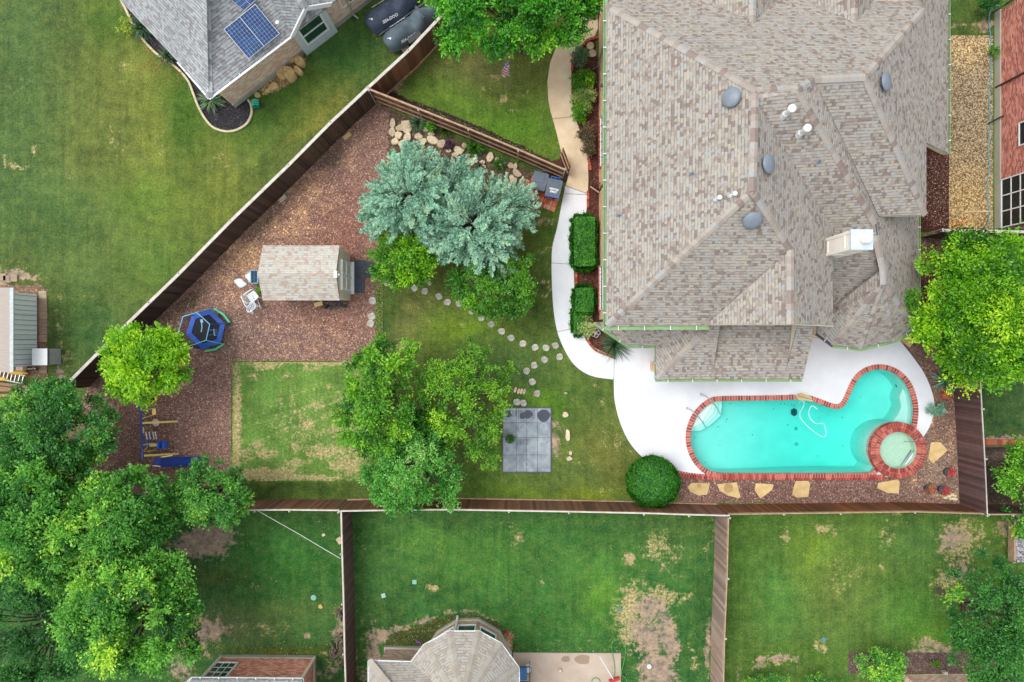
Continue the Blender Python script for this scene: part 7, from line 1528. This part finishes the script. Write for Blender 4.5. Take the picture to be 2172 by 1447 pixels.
for i in range(9):
    rg = random.Random(i); x, y = ((722, 1295), (727, 1310), (718, 1300), (722, 1352), (727, 1365), (712, 1370), (706, 1385), (720, 1390), (728, 1400))[i]; m = MB(); c = W(x, y, .1)
    for k in range(4): a = rg.uniform(-1, 1)+1.3; q = c+Vector((rg.uniform(-.12, .12), rg.uniform(-.15, .15), .05*k)); dd = Vector((math.cos(a), math.sin(a), 0))*rg.uniform(.12, .28); m.tube([q-dd, q+dd], .04, 6, rg.random())
    tag(m.build('log_bundle', M_dirtybrown, None, loc=c), f'small heap of cut branches by the narrow brown fence, {ORD[i]} from the top', 'firewood', 'cut branches by the narrow brown fence')
for i, (x, y, a) in enumerate(((1077, 1341, .6), (1073, 1346, .9), (1082, 1352, -.5), (1066, 1358, .7))): blockobj(f'loose red brick at the corner of the octagonal bay, {ORD[i]} from the top', x, y, .22, .1, .07, a, M_redbrick, 'loose_brick', 'brick', 'loose bricks by the octagonal bay', var=i/4)
# patio things
BK = thing('bucket', 'white bucket with a dark rim on the concrete patio', 'bucket', W(1120, 1421)); c = W(1120, 1421, .4); m = MB(); m.lathe((c.x, c.y, .07), [(.13, 0), (.15, .36), (.13, .36)], 20); m.build('pail', M_white, BK); m = MB(); m.lathe((c.x, c.y, .40), [(.15, 0), (.17, .01), (.17, .04), (.15, .04), (.15, 0)], 20); m.build('rim', M_black, BK)
CH2 = thing('patio_chair', 'blue cushioned dark metal chair half under the octagonal roof', 'chair', W(1108, 1425)); c = W(1108, 1428, .5); m = MB(); m.box(c, (.42, .6, .1)); m.build('cushion', simple('blue cushion', (60, 120, 180)), CH2)
m = MB(); x0, y0 = c.x, c.y
for a, b in (((-.25, .34), (.34, .34)), ((-.25, -.34), (.34, -.34)), ((.34, .34), (.34, -.34))): m.beam((x0+a[0], y0+a[1], .62), (x0+b[0], y0+b[1], .62), .03, .03)
for k in range(7): m.beam((x0+.34, y0+.3-k*.1, .45), (x0+.34, y0+.3-k*.1, .85), .015, .015)
m.build('chair_frame', M_black, CH2)
for sx in (-.25, .34):
    for sy in (-.34, .34): m = MB(); m.tube([(x0+sx, y0+sy, .62), (x0+sx, y0+sy, .07)], .015, 6); m.build('leg', M_black, CH2)
m = MB(); c = W(1188, 1422, .12); m.lathe((c.x, c.y, .07), [(0, 0), (.06, .02), (.09, .09), (.06, .15), (0, .17)], 18); tag(m.build('ball', M_pink, None, loc=c, smooth=True), 'pale pink ball on the concrete patio', 'ball')
BRM = thing('broom', 'long white-handled broom with a red head on the concrete patio', 'broom', W(1290, 1425)); m = MB(); m.tube([W(1272, 1393, .9), W(1302, 1443, .15)], .022, 8); m.build('broom_handle', M_white, BRM); m = MB(); m.box(W(1303, 1442, .14), (.5, .14, .14), rz=.35); m.build('broom_head', M_red, BRM)
m = MB(); hp = smooth_poly([(1303, 1440), (1304, 1415), (1299, 1385), (1297, 1370), (1302, 1360), (1315, 1357), (1326, 1368), (1326, 1390), (1322, 1410), (1318, 1430), (1328, 1440), (1330, 1460)], False, 6); m.tube([W(p.x, p.y, .1) for p in hp], .018, 6); tag(m.build('garden_hose', M_hose, None, loc=W(1300, 1400)), 'thin green hose looping off the concrete patio onto the grass', 'hose')
m = MB(); c = W(1264, 1447, .09); m.tube([c+Vector((math.cos(a)*.2, math.sin(a)*.2, 0)) for a in np.linspace(0, 6.28, 20)], .02, 6); tag(m.build('hose_coil', M_hose, None, loc=c), 'dark green coil at the bottom edge of the patio', 'hose')
m = MB(); c = W(1377, 1414, .05); m.lathe(c, [(.1, -.05), (.1, .03), (.04, .04), (.04, .02), (0, .02)], 16); tag(m.build('drain_cap', M_white, None, loc=c), 'white round cap in the bare earth patch', 'drain cap')
m = MB(); c = W(886, 1361, .1); m.box(c, (.16, .1, .1), rz=-.5, taper=.7); m.tube([c, c+Vector((.14, -.05, .02))], .03, 6); tag(m.build('toy', M_purple, None, loc=c), 'small purple toy among the weeds beside the octagonal bay', 'toy')
# bottom-right brick wall
HQ = thing('tan_brick_house', 'tan brick wall just entering the bottom right edge', 'house', W(2000, 1500)); a = W(1918, 1431); b = W(2120, 1429); m = MB(); m.prism([a, b, b+Vector((0, -8, 0)), a+Vector((0, -8, 0))], .0, 2.75); m.build('wall', M_brick_t, HQ)
r = MB(); P0, P1 = a+Vector((-.4, -.45, 2.8)), b+Vector((.4, -.45, 2.8)); r.roofpoly([P0, P1, P1+Vector((-4, -4, 2.5)), P0+Vector((3, -4, 2.5))]); r.build('roof', M_roof_g, HQ)
m = MB(); q = W(2004, 1427, .3); m.tube([q+Vector((0, 0, -.2)), q+Vector((.05, -.15, .2)), q+Vector((.1, -.12, 2.4))], .045, 8); m.box((q.x, q.y, .3), (.16, .14, .2)); m.build('downspout', M_found, HQ)
m = MB(); c = W(1911, 1433, .3); m.lathe(c, [(.1, 0), (.1, .1), (0, .14)], 10); tag(m.build('ball', simple('dusty blue', (130, 180, 200)), None, loc=c), 'pale blue ball in the bush at the bottom edge', 'ball')
# west shed with its clutter
WS = thing('grey_shed', 'pale grey board shed cut off by the left edge of the photo', 'shed', W(30, 700)); s2 = 2.1
x_e = W(80, 0, 0).x; x_w = x_e-3.2; yN = W(0, 625, 0).y; yS = W(0, 776, 0).y
m = MB(); m.prism([(x_w, yS), (x_e, yS), (x_e, yN), (x_w, yN)], .05, s2); m.build('wall', M_steelroof, WS)
M_seam = simple('seam', (140, 158, 160))
m = MB()
for k in range(15): y = yS+.1+k*(yN-yS-.2)/14; m.box((x_e+.012, y, 1.1), (.02, .018, 2.0))
m.build('wall_groove', M_seam, WS)
m = MB()
for y in (yN-.9, yN-1.95, yN-2.05, yS+.9): m.box((x_e+.02, y, 1.1), (.03, .05, 2.0))
m.build('door_trim', M_steelroof, WS)
r = MB(); xr_ = W(18, 0, 2.15).x; r.roofpoly([(xr_+.12, yN+.15, 2.15), (xr_+.12, yS-.2, 2.15), (xr_-2.2, yS-.2, 2.9), (xr_-2.2, yN+.15, 2.9)]); r.build('roof', wood('weathered board roof', (196, 186, 176), (166, 156, 148), (176, 166, 158)), WS)
m = MB(); m.beam((xr_+.16, yN+.15, 2.16), (xr_+.16, yS-.2, 2.16), .16, .06); m.build('eave_board', simple('pale grey eave board', (186, 196, 198)), WS)
# the shed wall leans out towards the nadir: keep its foot where the photo has it
GB = thing('storage_box', 'white storage box on the corner of the grey shed', 'box', W(90, 757)); m = MB(); a = W(88, 757, .9); m.box((a.x, a.y, .5), (.62, .72, .95)); m.build('box_body', simple('box grey', (200, 198, 206)), GB); m = MB(); m.box((a.x, a.y, 1.0), (.68, .76, .05)); m.build('lid', M_white, GB); m = MB(); m.box((a.x+.36, a.y, .95), (.03, .7, .05)); m.build('side_bar', M_black, GB)
for i, (x, y) in enumerate(((90, 625), (91, 640), (91, 654), (91, 670), (91, 686), (91, 702), (91, 718), (91, 784), (28, 590), (4, 588), (14, 592))): blockobj(f'weathered square paver along the grey shed, {ORD[i]} counted from the shed corner', x, y, .36, .34, .05, 0, M_lime if i == 0 else simple('old paver', (160, 136, 112), (132, 110, 90), varamt=.3) if i == 1 else bpy.data.materials.get('old paver', M_lime), 'old_paver', 'paver', 'old pavers around the grey shed', var=(i*.31) % 1)
for i, (x0_, y0_, x1_, y1_) in enumerate(((-20, 812, 70, 822), (-20, 820, 60, 830), (-10, 827, 74, 828), (80, 810, 112, 808), (98, 822, 111, 824), (-20, 840, 30, 838))):
    m = MB(); m.beam(W(x0_, y0_, .1+.02*i), W(x1_, y1_, .1+.02*i), .14, .06); tag(m.build('timber_plank', wood('old timber %d' % i, (176, 142, 112), (130, 98, 76), (150, 120, 96)), None, loc=W(x0_, y0_)), f'old timber plank below the grey shed, {ORD[i]} from the top', 'plank', 'old timber planks below the grey shed')
LD = thing('ladder', 'aluminium ladder lying beside the yellow kayaks', 'ladder', W(20, 797)); pa, pb = W(-20, 790, .5), W(52, 806, .2); dd = (pb-pa).normalized(); ss = Vector((-dd.y, dd.x, 0))*.2
for q in (-1, 1): m = MB(); m.beam(pa+ss*q, pb+ss*q, .05, .07); m.build('stile', M_lblue if False else M_gwhite, LD)
m = MB()
for k in range(9): c = pa.lerp(pb, (k+.5)/9); m.beam(c-ss, c+ss, .03, .03)
m.build('rung', M_metal, LD)
for i, (x, y, l_) in enumerate(((38, 790, .8), (6, 803, .5))):
    m = MB(); c = W(x, y, .3); m.tube([c+Vector((-l_/1.6, .04, 0)), c+Vector((-l_/3, 0, .04)), c+Vector((l_/3, -.01, .04)), c+Vector((l_/1.7, -.06, 0))], [.03, .1, .09, .02], 10); tag(m.build('yellow_float', M_yellow, None, loc=c), ('long yellow float behind the ladder', 'short yellow float at the left edge below the ladder')[i], 'float', 'yellow floats below the grey shed')
KD = thing('cart', 'small wheeled cart at the foot of the grey shed', 'cart', W(60, 783))
for x in (54, 74): m = MB(); c = W(x, 783, .2); m.tube([c+Vector((0, -.04, 0)), c+Vector((0, .04, 0))], .12, 16); w2 = m.build('wheel', M_black, KD); LOC[w2.name] = LOC[KD.name]; m = MB(); m.tube([c+Vector((0, -.045, 0)), c+Vector((0, .045, 0))], .05, 12); m.build('rim', M_gwhite, w2)
m = MB(); m.box(W(44, 780, .4), (.4, .3, .2), taper=.8); m.tube([W(50, 783, .3), W(76, 782, .3)], .02, 6); m.build('tub', M_pink, KD)

# ---------------------------------------------------------------- loose small matter (uncountable)
def scatter(name, regions, n, size, mat, seed, z=.012, label=None, cat=None):
    rg = np.random.default_rng(seed); P = []
    for poly, w in regions:
        k = int(n*w); A = np.array([(W(p[0], p[1]).x, W(p[0], p[1]).y) for p in poly]); x0, y0 = A.min(0); x1, y1 = A.max(0); Q = rg.uniform((x0, y0), (x1, y1), (k*3, 2)); Q = Q[inpoly(Q[:, 0], Q[:, 1], [tuple(a) for a in A])][:k]; P.append(Q)
    P = np.concatenate(P); n = len(P); pos = np.column_stack([P, np.full(n, z)]); Nn = np.array([0, 0, 1])+rnd_dirs(rg, n)*.5; Nn /= np.linalg.norm(Nn, axis=1)[:, None]; T, B = frames(Nn, rg); s = size*(.5+rg.random(n)); pos[:, 2] += s*.3
    o = leafmesh(name, pos, T, B, s, s*.5, rg.random(n), mat, None, (0, 0, 0)); tag(o, label, cat, None, 'stuff'); return o
M_chip = leafmat('mulch chips', [(0, (60, 42, 40)), (.4, (120, 84, 78)), (.8, (160, 120, 106)), (.93, (216, 186, 160)), (1, (236, 220, 200))], trans=0)
scatter('mulch_chips', [(MUL, .74), ([(1460, 1016), (1850, 1016), (1960, 990), (1985, 860), (2020, 800), (2032, 1066), (1460, 1064)], .2), ([(1945, 500), (2012, 500), (2015, 700), (1950, 700)], .03), ([(1965, 330), (2010, 330), (2010, 480), (1965, 480)], .03)], 52000, .048, M_chip, 5, label='loose mulch chips over the red mulch and the pool bed', cat='mulch')
M_gblade = leafmat('turf blades', [(0, (52, 84, 34)), (.5, (96, 124, 50)), (.85, (146, 158, 80)), (1, (190, 178, 118))], trans=.2)
M_litter = leafmat('litter', [(0, (140, 114, 78)), (.6, (190, 172, 116)), (1, (226, 222, 200))], trans=0)
scatter('fallen_leaves', [([(330, 1100), (735, 1090), (745, 1440), (400, 1400)], .25), ([(760, 1100), (1510, 1100), (1500, 1440), (770, 1440)], .14), ([(1540, 1100), (2140, 1100), (2050, 1440), (1530, 1440)], .16), ([(850, 100), (1160, 120), (1190, 340), (860, 200)], .06), ([(450, 1360), (670, 1360), (670, 1390), (450, 1390)], .12), ([(1090, 1372), (1320, 1372), (1320, 1386), (1090, 1386)], .08), ([(1320, 1300), (1440, 1300), (1440, 1447), (1320, 1447)], .12), ([(800, 1330), (1000, 1300), (900, 1370)], .07)], 900, .042, M_litter, 9, label='scattered dry leaves and flecks on the back lawns', cat='leaves')
scatter('turf_edge_grass', [([(796, 560), (812, 560), (812, 760), (796, 760)], .3), ([(850, 205), (900, 225), (1150, 330), (1190, 330), (1110, 330), (960, 258)], .2)], 9000, .06, M_gblade, 12, label='grass fringe where the turf meets the beds', cat='grass')
